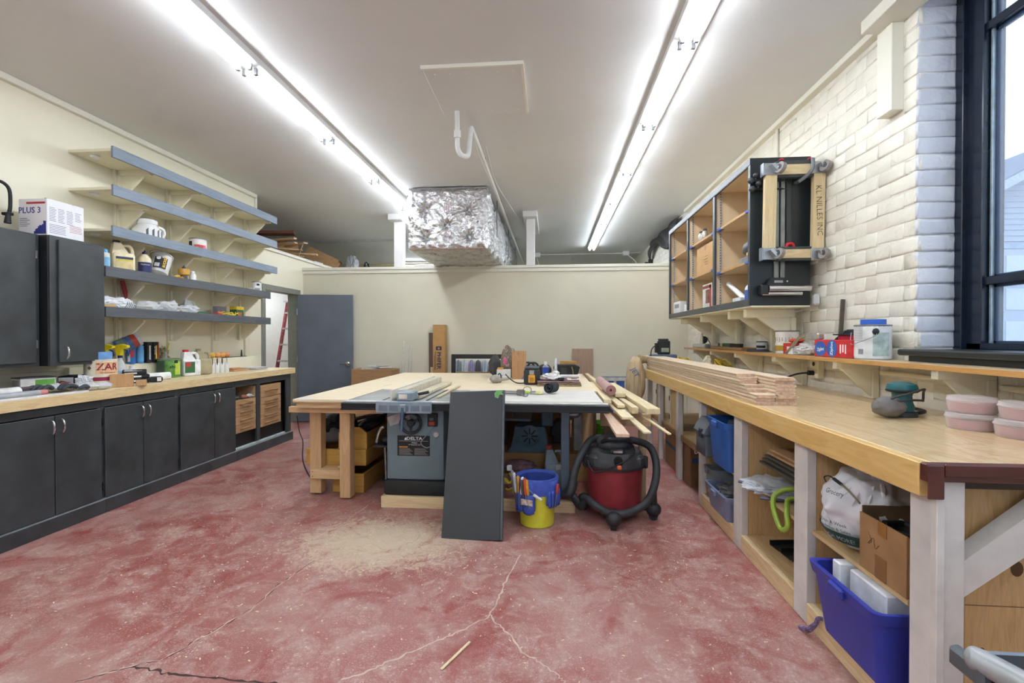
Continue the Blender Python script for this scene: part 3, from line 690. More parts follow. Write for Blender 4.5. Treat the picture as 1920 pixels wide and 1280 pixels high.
jug('translucent white flask with blue label on the lowest shelf', (-3.86, 4.66, S5), .13, .10, .17, plain('#dfe3e4', .3), plain('#d9d9d9'), 1.2, plain('#9fb6d6'), 'flask')
tag(obj('black_gun', B().blob((-3.9, 4.52, S5+.09), (.04, .05, .03), 2, .3, 2, 2).box(-3.92, -3.88, 4.50, 4.54, S5+.0005, S5+.09, .006), INK), 'black tool leaning left of the white flask', 'tool')
tag(obj('green_box', B().box(-3.76, -3.70, 4.60, 4.71, S5+.0005, S5+.04, .002), plain('#2f6a4a')), 'small green box before the white flask', 'box')
tag(obj('red_pack', B().box(-3.76, -3.70, 4.89, 4.96, S5+.0005, S5+.04, .002), plain('#cc3a2c')), 'small red pack beside the yellow cord', 'box')
random.seed(12); pts = []
for i in range(46):
    a = i*.62; pts.append((-3.78+.06*math.cos(a)*random.uniform(.6, 1), 5.06+i*.004+.085*math.sin(a)*random.uniform(.7, 1.1), S5+.010+.055*abs(math.sin(i*.33))*random.uniform(.4, 1.1)))
tag(obj('extension_cord', B().tube(bez(pts, 4), .0055, 6), plain('#e2c21e', .4)), 'coiled yellow extension cord on the lowest shelf', 'cord')
tag(obj('grey_carton', B().box(-3.93, -3.87, 5.10, 5.25, S5+.0005, S5+.13, .003), plain('#8f8899')), 'grey-mauve carton behind the yellow cord', 'box')
t = thing('seed_packet_box', 'green and yellow box at the far end of the lowest shelf', 'box', (-3.82, 5.36, S5)); W('box', B().box(-3.86, -3.77, 5.29, 5.42, S5+.0005, S5+.14, .003), plain('#2f5a3a'), t); W('top_band', B().box(-3.861, -3.769, 5.289, 5.421, S5+.10, S5+.1405), plain('#d6b63a'), t); W('patch', B().box(-3.7695, -3.768, 5.31, 5.38, S5+.03, S5+.07), plain('#b06a3a'), t)

# ---- on the worktop, near end
t = thing('varnish_can', 'large cream gallon can with a red brand label, blue tape roll on top', 'can', (-3.68, 3.51, CT+.0005))
R_ = .106; ang = -.72
obj('body', B().lathe([(R_*.97, 0), (R_, .004), (R_, .215), (R_*1.03, .219), (R_*1.03, .226), (R_*.96, .226), (R_*.94, .218), (0, .218)], 32), plain('#e5dcc3', .45), t)
obj('label', band(R_+.001, .11, .205, ang-.35, ang+1.2), plain('#e2b182'), t)
wrap_text('ZAR', .078, plain('#8e2a3b'), t, R_+.001, .165, ang+.38, .0012)
obj('label_line', band(R_+.0022, .118, .122, ang-.1, ang+.9), plain('#8e2a3b'), t)
obj('red_stripe', band(R_+.0015, .055, .085, ang-.5, ang+1.2), plain('#8f2344', .5), t); obj('paint_drips', band(R_+.002, .03, .052, ang-.1, ang+1.0), plain('#efe9e0'), t)
obj('emblem', B().lathe([(.0, 0), (.016, 0), (.016, .001)], 4, Matrix.Rotation(ang-.75, 4, 'Z') @ Matrix.Translation((R_+.0005, 0, .16)) @ Matrix.Rotation(math.pi/2, 4, 'Y')), plain('#6b6350'), t)
t = thing('tape_roll', 'wide light blue tape roll on the cream varnish can', 'tape', (-3.68, 3.50, CT+.2272)); obj('roll', B().lathe([(.052, 0), (.078, 0), (.078, .06), (.052, .06), (.052, 0)], 32, cap=False), plain('#6d9fd6', .5), t); obj('core', B().lathe([(.048, .001), (.052, .001), (.052, .059), (.048, .059), (.048, .001)], 32, cap=False), CARD, t)
BLK = wood('#b98c5c', '#c99f6e', 'Z')
M = Matrix.Translation((-3.51, 3.525, CT+.0005)) @ Matrix.Rotation(.72, 4, 'Z')
tag(obj('wood_block', B().box(-.075, .075, -.03, .03, 0, .105, .003, M), BLK), 'upright tan wood block at the counter edge beside the varnish can', 'wood')
tag(obj('small_wood_block', B().box(.09, .16, -.02, .04, 0, .05, .003, M), BLK), 'low tan wood offcut against the upright block', 'wood')
# work gloves
def glove(label, loc, rz, dark):
    t = thing('work_glove', label, 'glove', loc, rz)
    obj('palm', B().blob((0, 0, .032), (.055, .085, .030), 3, .25, 2, 2, .0005), plain('#c9cbcc', .7, 0, .15, 30), t)
    obj('cuff', B().blob((0, .12, .028), (.05, .06, .026), 3, .2, 2, 5, .0005), plain('#d3d3d2', .7, 0, .1), t)
    for i in range(4):
        x = -.042+.028*i; obj('finger', B().tube(bez([(x, -.06, .035), (x*1.25, -.105, .048+.006*(i % 2)), (x*1.4, -.15, .028)], 5), [.015, .0155, .0155, .015, .0145, .014, .013, .012, .011, .009, .006], 10), dark, t)
    obj('thumb', B().tube(bez([(.045, .0, .03), (.08, -.03, .04), (.095, -.07, .03)], 5), [.017]*6+[.015, .014, .013, .011, .007], 10), dark, t)
GD = plain('#3d4147', .7, 0, .1)
glove('grey work glove with dark dipped fingers lying at the counter edge', (-3.53, 3.235, CT+.0005), -.35, GD)
glove('second grey work glove behind the first, beside the varnish can', (-3.655, 3.13, CT+.0005), .1, GD)
tag(obj('white_strip', B().box(-3.475, -3.43, 2.5, 3.18, CT+.0005, CT+.012, .002), plain('#e9e9ea', .4)), 'flat white trim strip along the front edge of the counter', 'strip')
t = thing('grey_pipe', 'grey pipe with a red end lying along the counter', 'pipe', (-3.52, 2.8, CT+.0005)); W('pipe', B().cyl((-3.53, 2.5, CT+.022), (-3.53, 2.92, CT+.022), .021, n=18), plain('#a9adb3', .35), t); W('end_collar', B().cyl((-3.53, 2.92, CT+.022), (-3.53, 2.965, CT+.022), .0215, n=18), plain('#c77d7c'), t)
t = thing('paper_roll_end', 'white roll of paper lying at the left picture edge', 'roll', (-3.62, 2.72, CT+.0005)); W('roll', B().lathe([(.012, 0), (.032, 0), (.032, .22), (.012, .22), (.012, 0)], 20, Matrix.Translation((-3.66, 2.68, CT+.033)) @ Matrix.Rotation(-math.pi/2, 4, 'X') , cap=False), plain('#e8e6e2'), t)
for i, (x, y, sx, sy, hh, c, nm, lb) in enumerate(((-3.78, 2.88, .22, .30, .020, '#b7aea2', 'scrap_board', 'pale flat scrap board at the left end of the counter'), (-3.82, 3.15, .16, .26, .034, '#8c7a66', 'sanding_block_tray', 'flat brown tray under the green and white box'))):
    tag(obj(nm, B().box(x-sx/2, x+sx/2, y-sy/2, y+sy/2, CT+.0005, CT+hh, .003), plain(c)), lb, 'board')
t = thing('hardware_box', 'white and green hardware box on a tray under the wall cabinets', 'box', (-3.82, 3.13, CT+.0345), -.3); obj('box', B().box(-.065, .065, -.10, .10, 0, .075, .003), plain('#d6d3ca'), t); obj('label', B().box(.064, .0665, -.02, .09, .02, .06), plain('#6fb04a'), t); obj('lid', B().box(-.067, .067, -.102, .102, .07, .079, .002), plain('#4a474c'), t); obj('end_label', B().box(-.05, .05, -.102, -.099, .012, .06), plain('#9d9a96'), t)
tag(obj('squeegee', B().tube([(-3.80, 2.80, CT+.033), (-3.70, 2.98, CT+.04)], .011, 8).box(-3.73, -3.68, 2.93, 3.03, CT+.0205, CT+.055, .008), plain('#54464e')), 'dark squeegee on the scrap board', 'tool')
tag(obj('blue_cloth', B().blob((-3.84, 2.86, CT+.035), (.07, .09, .018), 3, .35, 2.5, 4, CT+.0205), plain('#3e5f86')), 'folded dark blue cloth at the left end of the counter', 'cloth')
t = thing('blade_pack', 'black box with a white end label under the wall cabinets', 'box', (-3.84, 3.42, CT+.0005), .5); obj('box', B().box(-.05, .05, -.10, .10, 0, .10, .003), INK, t); obj('end_label', B().box(-.045, .045, -.102, -.099, .01, .09), WHITE, t)
tag(obj('red_tool_pouch', B().blob((-3.77, 3.29, CT+.03), (.045, .06, .032), 3, .35, 2.5, 6, CT+.0005), plain('#8b5148')), 'small reddish pouch behind the gloves', 'pouch')
t = thing('crumpled_film', 'crumpled clear film against the varnish can', 'bag', (-3.68, 3.36, CT)); W('film', B().blob((-3.66, 3.35, CT+.052), (.05, .055, .055), 4, .5, 3, 21, CT+.0005, True), clearm('#eef0f2', .55, .15, 'clear_bag2'), t); W('pink_label', B().box(-3.67, -3.63, 3.31, 3.36, CT+.03, CT+.034, .001), plain('#d9a59a'), t)
# ---- worktop, middle
for i, (x, y, nm, lb) in enumerate(((-3.86, 3.72, 0, 'left one of two spray bottles with yellow trigger heads'), (-3.83, 3.83, 0, 'right one of two spray bottles with yellow trigger heads and black lever'))):
    t = thing('spray_bottle', lb, 'spray bottle', (x, y, CT+.0005), -.4, 'yellow-headed spray bottles')
    obj('body', B().lathe([(.042, 0), (.045, .006), (.045, .13), (.03, .18), (.016, .20), (.014, .225)], 20), clearm('#e9edf2', .5, .2, 'milky_plastic'), t)
    obj('label', band(.0458, .03, .11), plain('#a6bfe0'), t)
    obj('collar', B().cyl((0, 0, .222), (0, 0, .245), .018), NAVY, t)
    obj('head', B().prism([(-.018, .245), (.016, .245), (.02, .29), (.075, .315), (.075, .332), (.02, .345), (-.03, .335), (-.035, .31)], 'X', -.016, .016, Matrix.Rotation(-1.1, 4, 'Z')), plain('#ecd51c', .35), t)
    obj('lever', B().tube(bez([(.03, .0, .30), (.07, .0, .28), (.075, 0, .24)], 4), .006, 8, M=Matrix.Rotation(.5, 4, 'Z')), NAVY, t)
bottle('white cone-shouldered bottle with blue band behind the wrapped packs', (-3.86, 3.98, CT+.0005), .06, .145, plain('#e4e2da', .35), WHITE, plain('#3a55a4'), .3, .3, zone=(.1, .3))
def wpack(lab, x, y, z, rz, tilt, w, d, h):
    t = thing('wrapped_pack', lab, 'pack', (x, y, z), 0, 'black and white packs', (tilt, 0, rz)); obj('pack', B().box(-w/2, w/2, -d/2, d/2, 0, h, .006), INK, t)
    b = B(); random.seed(int(x*1000) % 97)
    for i in range(5): b.box(-w*.42, -w*.42+w*random.uniform(.3, .8), -d*.4+i*d*.16, -d*.4+i*d*.16+d*.07, h-.0005, h+.001)
    obj('print', b, WHITE, t)
    b = B(); b.box(-w*.4, w*.1, -d/2-.001, -d/2+.0005, h*.3, h*.7); obj('side_print', b, WHITE, t)
wpack('black and white pack at the bottom of the pile', -3.67, 3.86, CT+.0005, .6, 0, .16, .11, .04); wpack('black pack lying on the lowest one', -3.68, 3.855, CT+.042, .9, 0, .15, .10, .035); wpack('topmost black pack with large white print, tilted', -3.70, 3.84, CT+.082, .75, .16, .17, .10, .03)
t = thing('tape_gun', 'black tape dispenser with a white tag before the packs', 'tool', (-3.57, 3.92, CT+.0005), .7); obj('body', B().box(-.05, .05, -.03, .03, 0, .05, .012), INK, t); obj('tag', B().box(.01, .04, -.032, -.029, .01, .045), WHITE, t)
t = thing('paper_towel', 'white paper roll lying on the counter before the green can', 'roll', (-3.72, 4.13, CT+.0005)); W('roll', B().cyl((-3.78, 4.03, CT+.036), (-3.69, 4.21, CT+.036), .035, n=20), plain('#f0f0ee', .6), t); W('core', B().cyl((-3.6895, 4.211, CT+.036), (-3.689, 4.212, CT+.036), .016, n=16), CARD, t)
t = can('green floor-coating can with leafy label on the worktop', (-3.865, 4.40, CT+.0005), .098, .19, plain('#7d9a54'), plain('#5c8a3c', .4, 0, .45, 9), (.04, .97)); wrap_text('shi', .045, INK, t, .101, .11, -.55, .001); obj('dark_print', band(.1016, .03, .17, -2.2, -1.2), plain('#2f4a3a'), t); obj('bright_print', band(.1016, .03, .16, -.35, .3), plain('#b4cf4c'), t); obj('badge', band(.1022, .145, .175, -.4, -.05), INK, t)
GRN = plain('#3a6b3e')
t = jug('white jug with red cap and green label beside the green can', (-3.80, 4.60, CT+.0005), .17, .11, .275, plain('#eeeeec', .35), plain('#c8202a'), 1.15, None, 'jug'); obj('label', B().box(-.075, .02, -.058, -.054, .035, .15, .002), GRN, t); obj('label_red', B().box(-.07, -.02, -.0595, -.0575, .10, .145), plain('#b6403a'), t)
jug('tan jug with looped handle behind the white jug', (-3.80, 4.775, CT+.0005), .16, .11, .28, plain('#a89c7c', .45), plain('#8f8468'), 1.15)
for i in range(4):
    t = thing('brush_cup', 'white cup with foam ball brush, %s of the row of four' % ['nearest', 'second', 'third', 'farthest'][i], 'cup', (-3.80+.012*i, 4.915+.062*i, CT+.0005), 0, 'row of brush cups')
    obj('cup', B().lathe([(.026, 0), (.028, .003), (.028, .115), (.025, .115), (.024, .01), (0, .01)], 18), WHITE, t)
    obj('foam_ball', B().blob((.004, 0, .205), (.034, .034, .030), 3, .12, 3, i), plain(['#e0b64e', '#df9a62', '#dda35c', '#dc8f58'][i], .8), t)
    b = B(); b.tube([(0, 0, .02), (.003, 0, .19)], .004, 6); obj('stick', b, CARD, t)
    b = B(); b.tube([(.012, -.01, .02), (.02, -.018, .165)], .007, 8); obj('brush', b, plain(['#6b5a4a', '#2b2b2d', '#3a3a3c', '#c9c9cc'][i]), t)
bottle('small blue and white bottle beside the brush cups', (-3.92, 4.90, CT+.0005), .028, .13, WHITE, WHITE, plain('#3e63b4'), .6, .4)
tag(obj('wood_offcut', B().box(-3.86, -3.72, 5.17, 5.44, CT+.0005, CT+.022, .003).box(-3.84, -3.76, 5.20, 5.36, CT+.022, CT+.04, .003), wood('#b9855a', '#cc9c70', 'Y')), 'reddish wood slats lying on the far part of the worktop', 'wood')
b = B()
for i in range(7): b.box(-.105, .105, -.14, .14, .004*i, .004*i+.003, 0, Matrix.Translation((-3.79+.006*(i % 3), 5.62+.008*(i % 2), CT+.001)) @ Matrix.Rotation(.06*(i % 4), 4, 'Z'))
o = tag(obj('paper_stack', b, plain('#d4d4d4', .6, 0, .15, 4)), 'loose stack of papers at the far end of the worktop', 'paper')
# ---- on the back ledge
LZ = 1.1005; LX = -3.985
t = thing('cleaner_tub', 'blue tub with yellow top and red print on the back ledge', 'tub', (LX, 4.10, LZ)); obj('body', B().lathe([(.033, 0), (.035, .004), (.035, .15), (.03, .152)], 20), plain('#3a78c4', .4), t); obj('top', B().lathe([(.036, .15), (.036, .175), (.01, .20)], 20), plain('#e6d23c', .4), t); obj('print', band(.0362, .06, .13, -.9, -.2), plain('#c9322e'), t); obj('white_print', band(.0362, .02, .09, -1.6, -1.0), WHITE, t)
bottle('blue spray can with dark top on the back ledge', (LX, 4.195, LZ), .03, .205, plain('#5a9bd6', .35), plain('#2b3c58'), plain('#6fb0e4'), .8, .6, 'spray_can', 'can')
for i, (y, c2, lb) in enumerate(((4.275, '#d5d5d5', 'black adhesive tube box with white panel on the back ledge'), (4.35, '#d8b52a', 'black adhesive tube box with orange and yellow print on the back ledge'))):
    t = thing('adhesive_box', lb, 'box', (LX, y, LZ), 0, 'black adhesive boxes'); obj('box', B().box(-.03, .03, -.03, .03, 0, .205, .003), INK, t); obj('print', B().box(.0295, .0315, -.008, .008, .03, .17), plain(c2), t)
    if i: obj('edge', B().box(.0, .0305, .022, .0315, 0.005, .2055), plain('#c6462a'), t); text('GOLD', .03, WHITE, t, (.0318, -.012, .12), 'R', math.pi/2)
t = thing('brush_jar', 'clear jar of brushes and bits on the back ledge', 'jar', (LX, 4.47, LZ)); obj('jar', B().lathe([(.032, 0), (.034, .004), (.034, .10)], 18), clearm('#c9ccd0', .35, .1, 'jar_glass'), t); obj('bits', B().blob((0, 0, .09), (.03, .05, .06), 3, .7, 4, 6), plain('#8f7f5e', .7, 0, .5, 60), t); obj('base_band', band(.0355, .0, .035), NAVY, t)
b = B(); b.tube([(0, .03, .05), (.01, .06, .19)], .006, 6); obj('yellow_stick', b, plain('#d8cf2c'), t)
t = thing('wipe_canister', 'blue and red canister tilted in a holder on the wall', 'canister', (-3.93, 4.02, 1.30), 0, None, (-math.radians(62), 0, math.radians(-38)))
obj('body', B().lathe([(.06, -.10), (.064, -.097), (.064, .06)], 24), plain('#4a6da8', .35), t); obj('grey_band', band(.065, -.085, -.03), plain('#6e8380'), t); obj('red_band', band(.065, .02, .075), plain('#a8402f'), t); obj('lid', B().lathe([(.064, .06), (.066, .065), (.066, .085), (.058, .09), (.045, .078), (0, .078)], 24), plain('#bfc3c8', .3), t)
obj('wall_strap', B().tube(bez([(.066*math.cos(a), .066*math.sin(a), -.02) for a in [i*2*math.pi/10 for i in range(10)]], 3, True), .003, 5, True), STEEL, t)
tag(obj('hook_rail', B().box(XL+.045, XL+.06, 5.36, 5.80, 1.1005, 1.108).cyl((XL+.052, 5.70, 1.1005), (XL+.052, 5.70, 1.19), .012, .006, 10), INK), 'thin black strip with an upright peg on the back ledge', 'strip')
# ================================================================== BACK: door, ladder, duct, posts, scrap
GREY = plain('#656d77', .45, 0, .06, 4)
fr = plain('#83867c', .45, 0, .04)
b = B()
b.box(XL-.15, XL+.02, DY1-.055, DY1+.03, 0, DZ+.05, .003); b.box(XL-.15, XL+.02, DY0-.03, DY0+.05, 0, DZ+.05, .003); b.box(XL-.15, XL+.02, DY0+.05, DY1-.055, DZ-.03, DZ+.05, .003)
dfr = struct('door_1_frame', b, fr)
d = thing('door', 'open grey steel door standing against the back wall', 'door', (-4.02, 7.09, .012), math.radians(8.5))
obj('leaf', B().box(.0, .86, -.022, .022, 0, 2.02, .003), GREY, d)
lk = obj('rose', B().cyl((.80, -.022, .92), (.80, -.045, .92), .035, n=24), CHROME, d)
obj('lever', B().tube(bez([(.80, -.045, .92), (.80, -.075, .92), (.77, -.08, .92), (.68, -.075, .918)], 5), .010, 10), CHROME, lk)
obj('knob_face', B().lathe([(0, 0), (.026, 0), (.028, .012), (.018, .02), (0, .021)], 20, Matrix.Translation((.80, -.075, .92)) @ Matrix.Rotation(math.pi/2, 4, 'X')), CHROME, lk)
obj('lock_plate', B().box(.86, .862, -.015, .015, .86, .98, .0005), STEEL, d)
for z in (.25, 1.0, 1.75): obj('hinge', B().cyl((-.008, -.022, z-.05), (-.008, -.022, z+.05), .010, n=10), STEEL, d)
# ladder in the side room
lad = thing('step_ladder', 'paint-splashed red and silver ladder leaning beyond the doorway', 'ladder', (-4.95, 8.1, 0.0))
LR = plain('#8c3b44', .5, 0, .5, 25); LA = plain('#b7b9bd', .4, .4, .2, 25)
W('rail', B().prism([(8.50, 2.02), (8.57, 2.02), (8.00, 0.004), (7.92, 0.004)], 'X', -5.06, -5.03), LR, lad); W('rail', B().prism([(8.50, 2.02), (8.57, 2.02), (8.00, 0.004), (7.92, 0.004)], 'X', -4.64, -4.61), LR, lad)
W('cap', B().box(-5.08, -4.59, 8.44, 8.62, 2.02, 2.06, .005), LA, lad)
for i in range(6): f = (.30+i*.3)/2.02; y = 7.96+.56*f; W('step', B().box(-5.03, -4.64, y-.05, y+.06, .30+i*.3, .33+i*.3, .003), LA, lad)
W('rear_leg', B().tube([(-5.02, 8.55, 2.0), (-5.02, 9.05, .003)], .014, 8), LA, lad); W('rear_leg', B().tube([(-4.65, 8.55, 2.0), (-4.65, 9.05, .003)], .014, 8), LA, lad)
W('brace', B().tube([(-5.02, 8.93, .5), (-4.65, 8.93, .5)], .008, 6), LA, lad)
# foil duct
def foil():
    m, nt, bs = nmat('foil'); v = coords(nt, rnd=False)
    bs.inputs['Metallic'].default_value = 1; bs.inputs['Roughness'].default_value = .17
    n1 = noise(nt, v, 22, 6, .6, 1.5); n2 = noise(nt, v, 90, 3, .6)
    nt.links.new(ramp(nt, n1, [(.3, '#b9b8b8'), (.7, '#dcdcdd')]), bs.inputs['Base Color'])
    vo = nt.nodes.new('ShaderNodeTexVoronoi'); vo.inputs['Scale'].default_value = 16; nt.links.new(v, vo.inputs['Vector'])
    a = nt.nodes.new('ShaderNodeMath'); a.operation = 'MULTIPLY_ADD'; a.inputs[1].default_value = .9
    nt.links.new(vo.outputs['Distance'], a.inputs[0]); nt.links.new(n1, a.inputs[2])
    a2 = nt.nodes.new('ShaderNodeMath'); a2.operation = 'MULTIPLY_ADD'; a2.inputs[1].default_value = .15; nt.links.new(n2, a2.inputs[0]); nt.links.new(a.outputs[0], a2.inputs[2])
    bump(nt, bs, a2.outputs[0], .6, .022); return m
FOIL = foil()
x0, x1, y0, y1, z0, z1 = -1.85, -.82, 5.92, 10.8, 2.49, 3.285
TUFT = [(-1.62, 3.0), (-1.05, 3.0), (-1.34, 2.80), (-1.62, 2.64), (-1.05, 2.65)]
def dent(p, n):
    """pillow bulges and creases radiating from the tufted points of the wrap"""
    u, v2 = (p.x, p.z) if abs(n.y) > .5 else ((p.y, p.z) if abs(n.x) > .5 else (p.x, p.y))
    h = .030*mnoise.noise(Vector((u*3.1, v2*3.1, 4))) + .022*abs(mnoise.noise(Vector((u*8, v2*8, 1.3)))) + .007*mnoise.noise(Vector((u*22, v2*22, 2)))
    if abs(n.y) > .5: pts = TUFT
    else:
        k = .45; i0, j0 = math.floor(u/k), math.floor((v2-z0)/.27); pts = [((i0+a+.5*((j0+c) % 2))*k, z0+(j0+c)*.27+.1) for a in (0, 1) for c in (-1, 0, 1)]
    for j, (a, c) in enumerate(pts):
        d = math.hypot(u-a, v2-c); th = math.atan2(v2-c, u-a)
        h += -.055*math.exp(-(d/.06)**2) + .012*math.cos(th*(7+j % 3)+j*2+2*mnoise.noise(Vector((u*5, v2*5, j))))*math.exp(-(d/.17)**2)*min(1, d/.03)
    return h + .02
q = B(); bm = q.bm
def face(o, du, dv, nu, nv, n):
    n = Vector(n)
    def f(a, c):
        p = Vector(o)+Vector(du)*a+Vector(dv)*c
        e = min(a, 1-a)*Vector(du).length, min(c, 1-c)*Vector(dv).length
        k = min(1, min(e)/.06) if min(e) >= 0 else 0
        return p+n*dent(p, n)*k
    q.grid(f, nu, nv)
face((x0, y0, z0), (x1-x0, 0, 0), (0, 0, z1-z0), 110, 88, (0, -1, 0))
face((x1, y0, z0), (0, y1-y0, 0), (0, 0, z1-z0), 240, 44, (1, 0, 0))
face((x0, y0, z0), (0, y1-y0, 0), (0, 0, z1-z0), 60, 12, (-1, 0, 0))
face((x0, y0, z0), (x1-x0, 0, 0), (0, y1-y0, 0), 40, 120, (0, 0, -1))
bmesh.ops.remove_doubles(bm, verts=bm.verts, dist=.0005)
t = thing('duct', 'big foil-wrapped duct hanging under the ceiling over the back wall', 'duct', (-1.34, 8.3, z0))
W('foil_wrap', q, FOIL, t, sharp=60)
b = B(); b.tube([(x0+.01, y0-.01, z1-.03), (x1, y0-.01, z1-.03), (x1+.01, y1, z1-.03)], .006, 5); W('tie_wire', b, STEEL, t)
PK = plain('#b9979b', .5)
b = B()
for dz in (0, .47):
    for i in range(4): b.box(-1.36+i*.028, -1.355+i*.028, y0-.068, y0-.064, 2.60+dz*.75, 2.72+dz*.75)
W('print_marks', b, PK, t)
W('brown_edge', B().box(x0+.02, x1-.02, y0-.045, y0-.005, z0-.006, z0+.004, .002), plain('#9b7f6c', .6), t)
for z in (3.3,):
    for y in (6.6, 8.4, 10.0): W('hanger', B().box(x1+.045, x1+.06, y-.015, y+.015, z1-.5, ZC-.001), STEEL, t)
# posts on the back wall
for i, (xa, xb, lab) in enumerate(((-.385, -.255, 'white post from back wall to ceiling at the right of the foil duct'), (-2.52, -2.37, 'white post from back wall to ceiling at the left of the foil duct'))):
    t = thing('post', lab, 'post', ((xa+xb)/2, YB+.06, 2.486), 0, 'ceiling posts')
    W('shaft', B().box(xa, xb, YB+.0, YB+.12, 2.4855, ZC-.09, .003), WHITE, t)
    W('header', B().box(xa-.05, xb+.02 if i else xb+.04, YB-.15, YB+1.1, ZC-.09, ZC-.0005, .003), WHITE, t)
# pipes on the ceiling
PW = plain('#dcdcd8', .35, 0, .03)
t = thing('sprinkler_pipe', 'long white pipe with a looped drop running along the ceiling', 'pipe', (-.72, 7, 3.2))
W('pipe', B().tube([(-.71, 4.12, 3.22), (-.71, 12.0, 3.22)], .022, 12), PW, t)
W('drop', B().tube(bez([(-.80, 3.92, ZC-.001), (-.80, 3.94, 3.10), (-.80, 3.95, 2.98), (-.775, 3.96, 2.925), (-.735, 3.98, 2.915), (-.715, 4.0, 2.95), (-.71, 4.06, 3.12), (-.71, 4.12, 3.22)], 5), .021, 12), PW, t)
for y in (5.0, 6.6, 8.2, 9.8): W('hanger', B().tube([(-.71, y, 3.245), (-.71, y, ZC-.001)], .006, 6), STEEL, t)
W('coupling', B().cyl((-.80, 3.936, 3.12), (-.80, 3.94, 3.06), .029, n=14), PW, t)
W('wire', B().tube(bez([(-.66, 4.7, ZC-.01), (-.62, 5.2, 3.10), (-.55, 6.2, 3.12), (-.52, 7.6, ZC-.02)], 6), .004, 5), PW, t)
t = thing('conduit', 'thin white conduit with boxes across the ceiling far behind', 'conduit', (1, 10.8, 3.25))
W('pipe', B().tube([(-.35, 10.75, 3.26), (1.75, 10.75, 3.27), (2.0, 10.7, 3.27)], .014, 8), PW, t); W('box', B().box(-.42, -.25, 10.7, 10.8, 3.2, 3.3, .005), WHITE, t); W('box', B().box(1.62, 1.76, 10.68, 10.8, 3.2, 3.3, .005), WHITE, t)
W('branch', B().tube(bez([(1.75, 10.7, 3.2), (1.88, 10.5, 3.0), (1.85, 10.4, 2.7)], 6), .012, 6), PW, t); W('branch', B().tube([(-.33, 10.75, 3.2), (-.2, 10.75, 2.75)], .010, 6), PW, t)
tag(obj('rail_pipe', B().tube([(-.9, 11.4, 2.92), (.75, 11.4, 2.92), (.75, 11.4, 2.6)], .02, 8).cyl((-.5, 11.4, 2.93), (-.5, 11.4, ZC-.001), .008, n=6).cyl((.5, 11.4, 2.93), (.5, 11.4, ZC-.001), .008, n=6), PW), 'white pipe with an elbow far behind the right-hand post', 'pipe')
tag(obj('ceiling_pipe', B().tube([(-4.6, 10.2, 2.98), (-2.45, 10.2, 3.0)], .02, 8).cyl((-4.4, 10.2, 2.99), (-4.4, 10.2, ZC-.001), .008, n=6).cyl((-2.6, 10.2, 3.0), (-2.6, 10.2, ZC-.001), .008, n=6), plain('#c9bd8e', .4)), 'cream pipe running left of the left post over the scrap wood', 'pipe')
b = B(); b.grid(lambda u, v: Vector((XR-.03-.05*abs(math.sin(9*u+4*v))-.02*v, 7.6+2.2*u, ZC-.02-(.30+.12*math.sin(7*u))*v)), 40, 8)
o = tag(obj('black_sheeting', b, plain('#1e2126', .35), sharp=80), 'black plastic sheeting hanging at the ceiling over the open shelves', 'sheeting'); o.modifiers.new('s', 'SOLIDIFY').thickness = .004
for i in range(5):
    y = 9.7+.35*i; b = B().box(XR-.09, XR-.002, y, y+.06, 2.55, 2.95, .004)
    tag(obj('rack_bracket', b, INK), 'black bracket on the far brick wall, %s of five' % ['nearest', 'second', 'third', 'fourth', 'farthest'][i], 'bracket', 'far black brackets')
# scrap wood and things stored over the side room, along the low wall's cap
random.seed(21); PZ = 2.601
def plank(lab, cx, cy, cz, L, w_, h_, rz, ry, mat, nm='scrap_board', grp='scrap wood over the side room'):
    M = Matrix.Translation((cx, cy, cz)) @ Matrix.Rotation(rz, 4, 'Z') @ Matrix.Rotation(ry, 4, 'Y')
    return tag(obj(nm, B().box(-L/2, L/2, -w_/2, w_/2, -h_/2, h_/2, .002, M), mat), lab, 'wood', grp)
DKW = wood('#5a2d22', '#6d392c', 'X'); LTW = wood('#c7a276', '#dcbd92', 'X'); MDW = wood('#9a7348', '#b28a5c', 'X')
plank('dark red-brown board on top of the scrap heap', -4.40, 6.95, 2.985, .72, .20, .045, .35, -.06, DKW)
lbls = ['uppermost pale stick of the scrap heap, pointing left', 'pale stick crossing the heap under the dark board', 'tan batten in the middle of the scrap heap', 'short light offcut near the top of the heap', 'long thin lath low in the heap', 'mid-brown batten under the laths', 'pale board at the heap\'s right shoulder', 'narrow offcut lying low at the front of the heap', 'light strip at the foot of the heap', 'tan offcut beside the wall cap', 'lowest long board of the heap', 'lowest short board of the heap']
for i, lb in enumerate(lbls):
    z = 2.945-.0285*i; plank(lb, -4.33+random.uniform(-.09, .10), 7.12+random.uniform(-.18, .22)+.02*i, z, random.uniform(.35, .75), random.uniform(.04, .10), .022, random.uniform(-.5, .9), random.uniform(-.012, .012), [LTW, MDW, LTW, LTW][i % 4])
plank('upright bent lath sticking out of the heap', -4.16, 7.42, 2.78, .36, .02, .012, .6, -1.25, LTW)
plank('tan ply offcut leaning behind the heap', -4.36, 7.36, 2.80, .34, .012, .26, .5, .1, wood('#a5845c', '#b8966c', 'X'))
for i, lb in enumerate(('brown offcuts lying right of the heap, back one', 'brown offcuts lying right of the heap, middle one', 'brown offcuts lying right of the heap, front one')): plank(lb, -4.28, 7.72+.10*i, 2.628+.012*(2-i), .30, .08, .045, .9+.2*i, 0, MDW)
tag(obj('white_carton', B().box(-4.42, -4.24, 8.05, 8.35, PZ, PZ+.13, .004), plain('#dfe1e6')), 'small white carton on the storage platform', 'box')
M = Matrix.Translation((-4.33, 8.55, PZ+.17)) @ Matrix.Rotation(.35, 4, 'Z') @ Matrix.Rotation(.42, 4, 'Y')
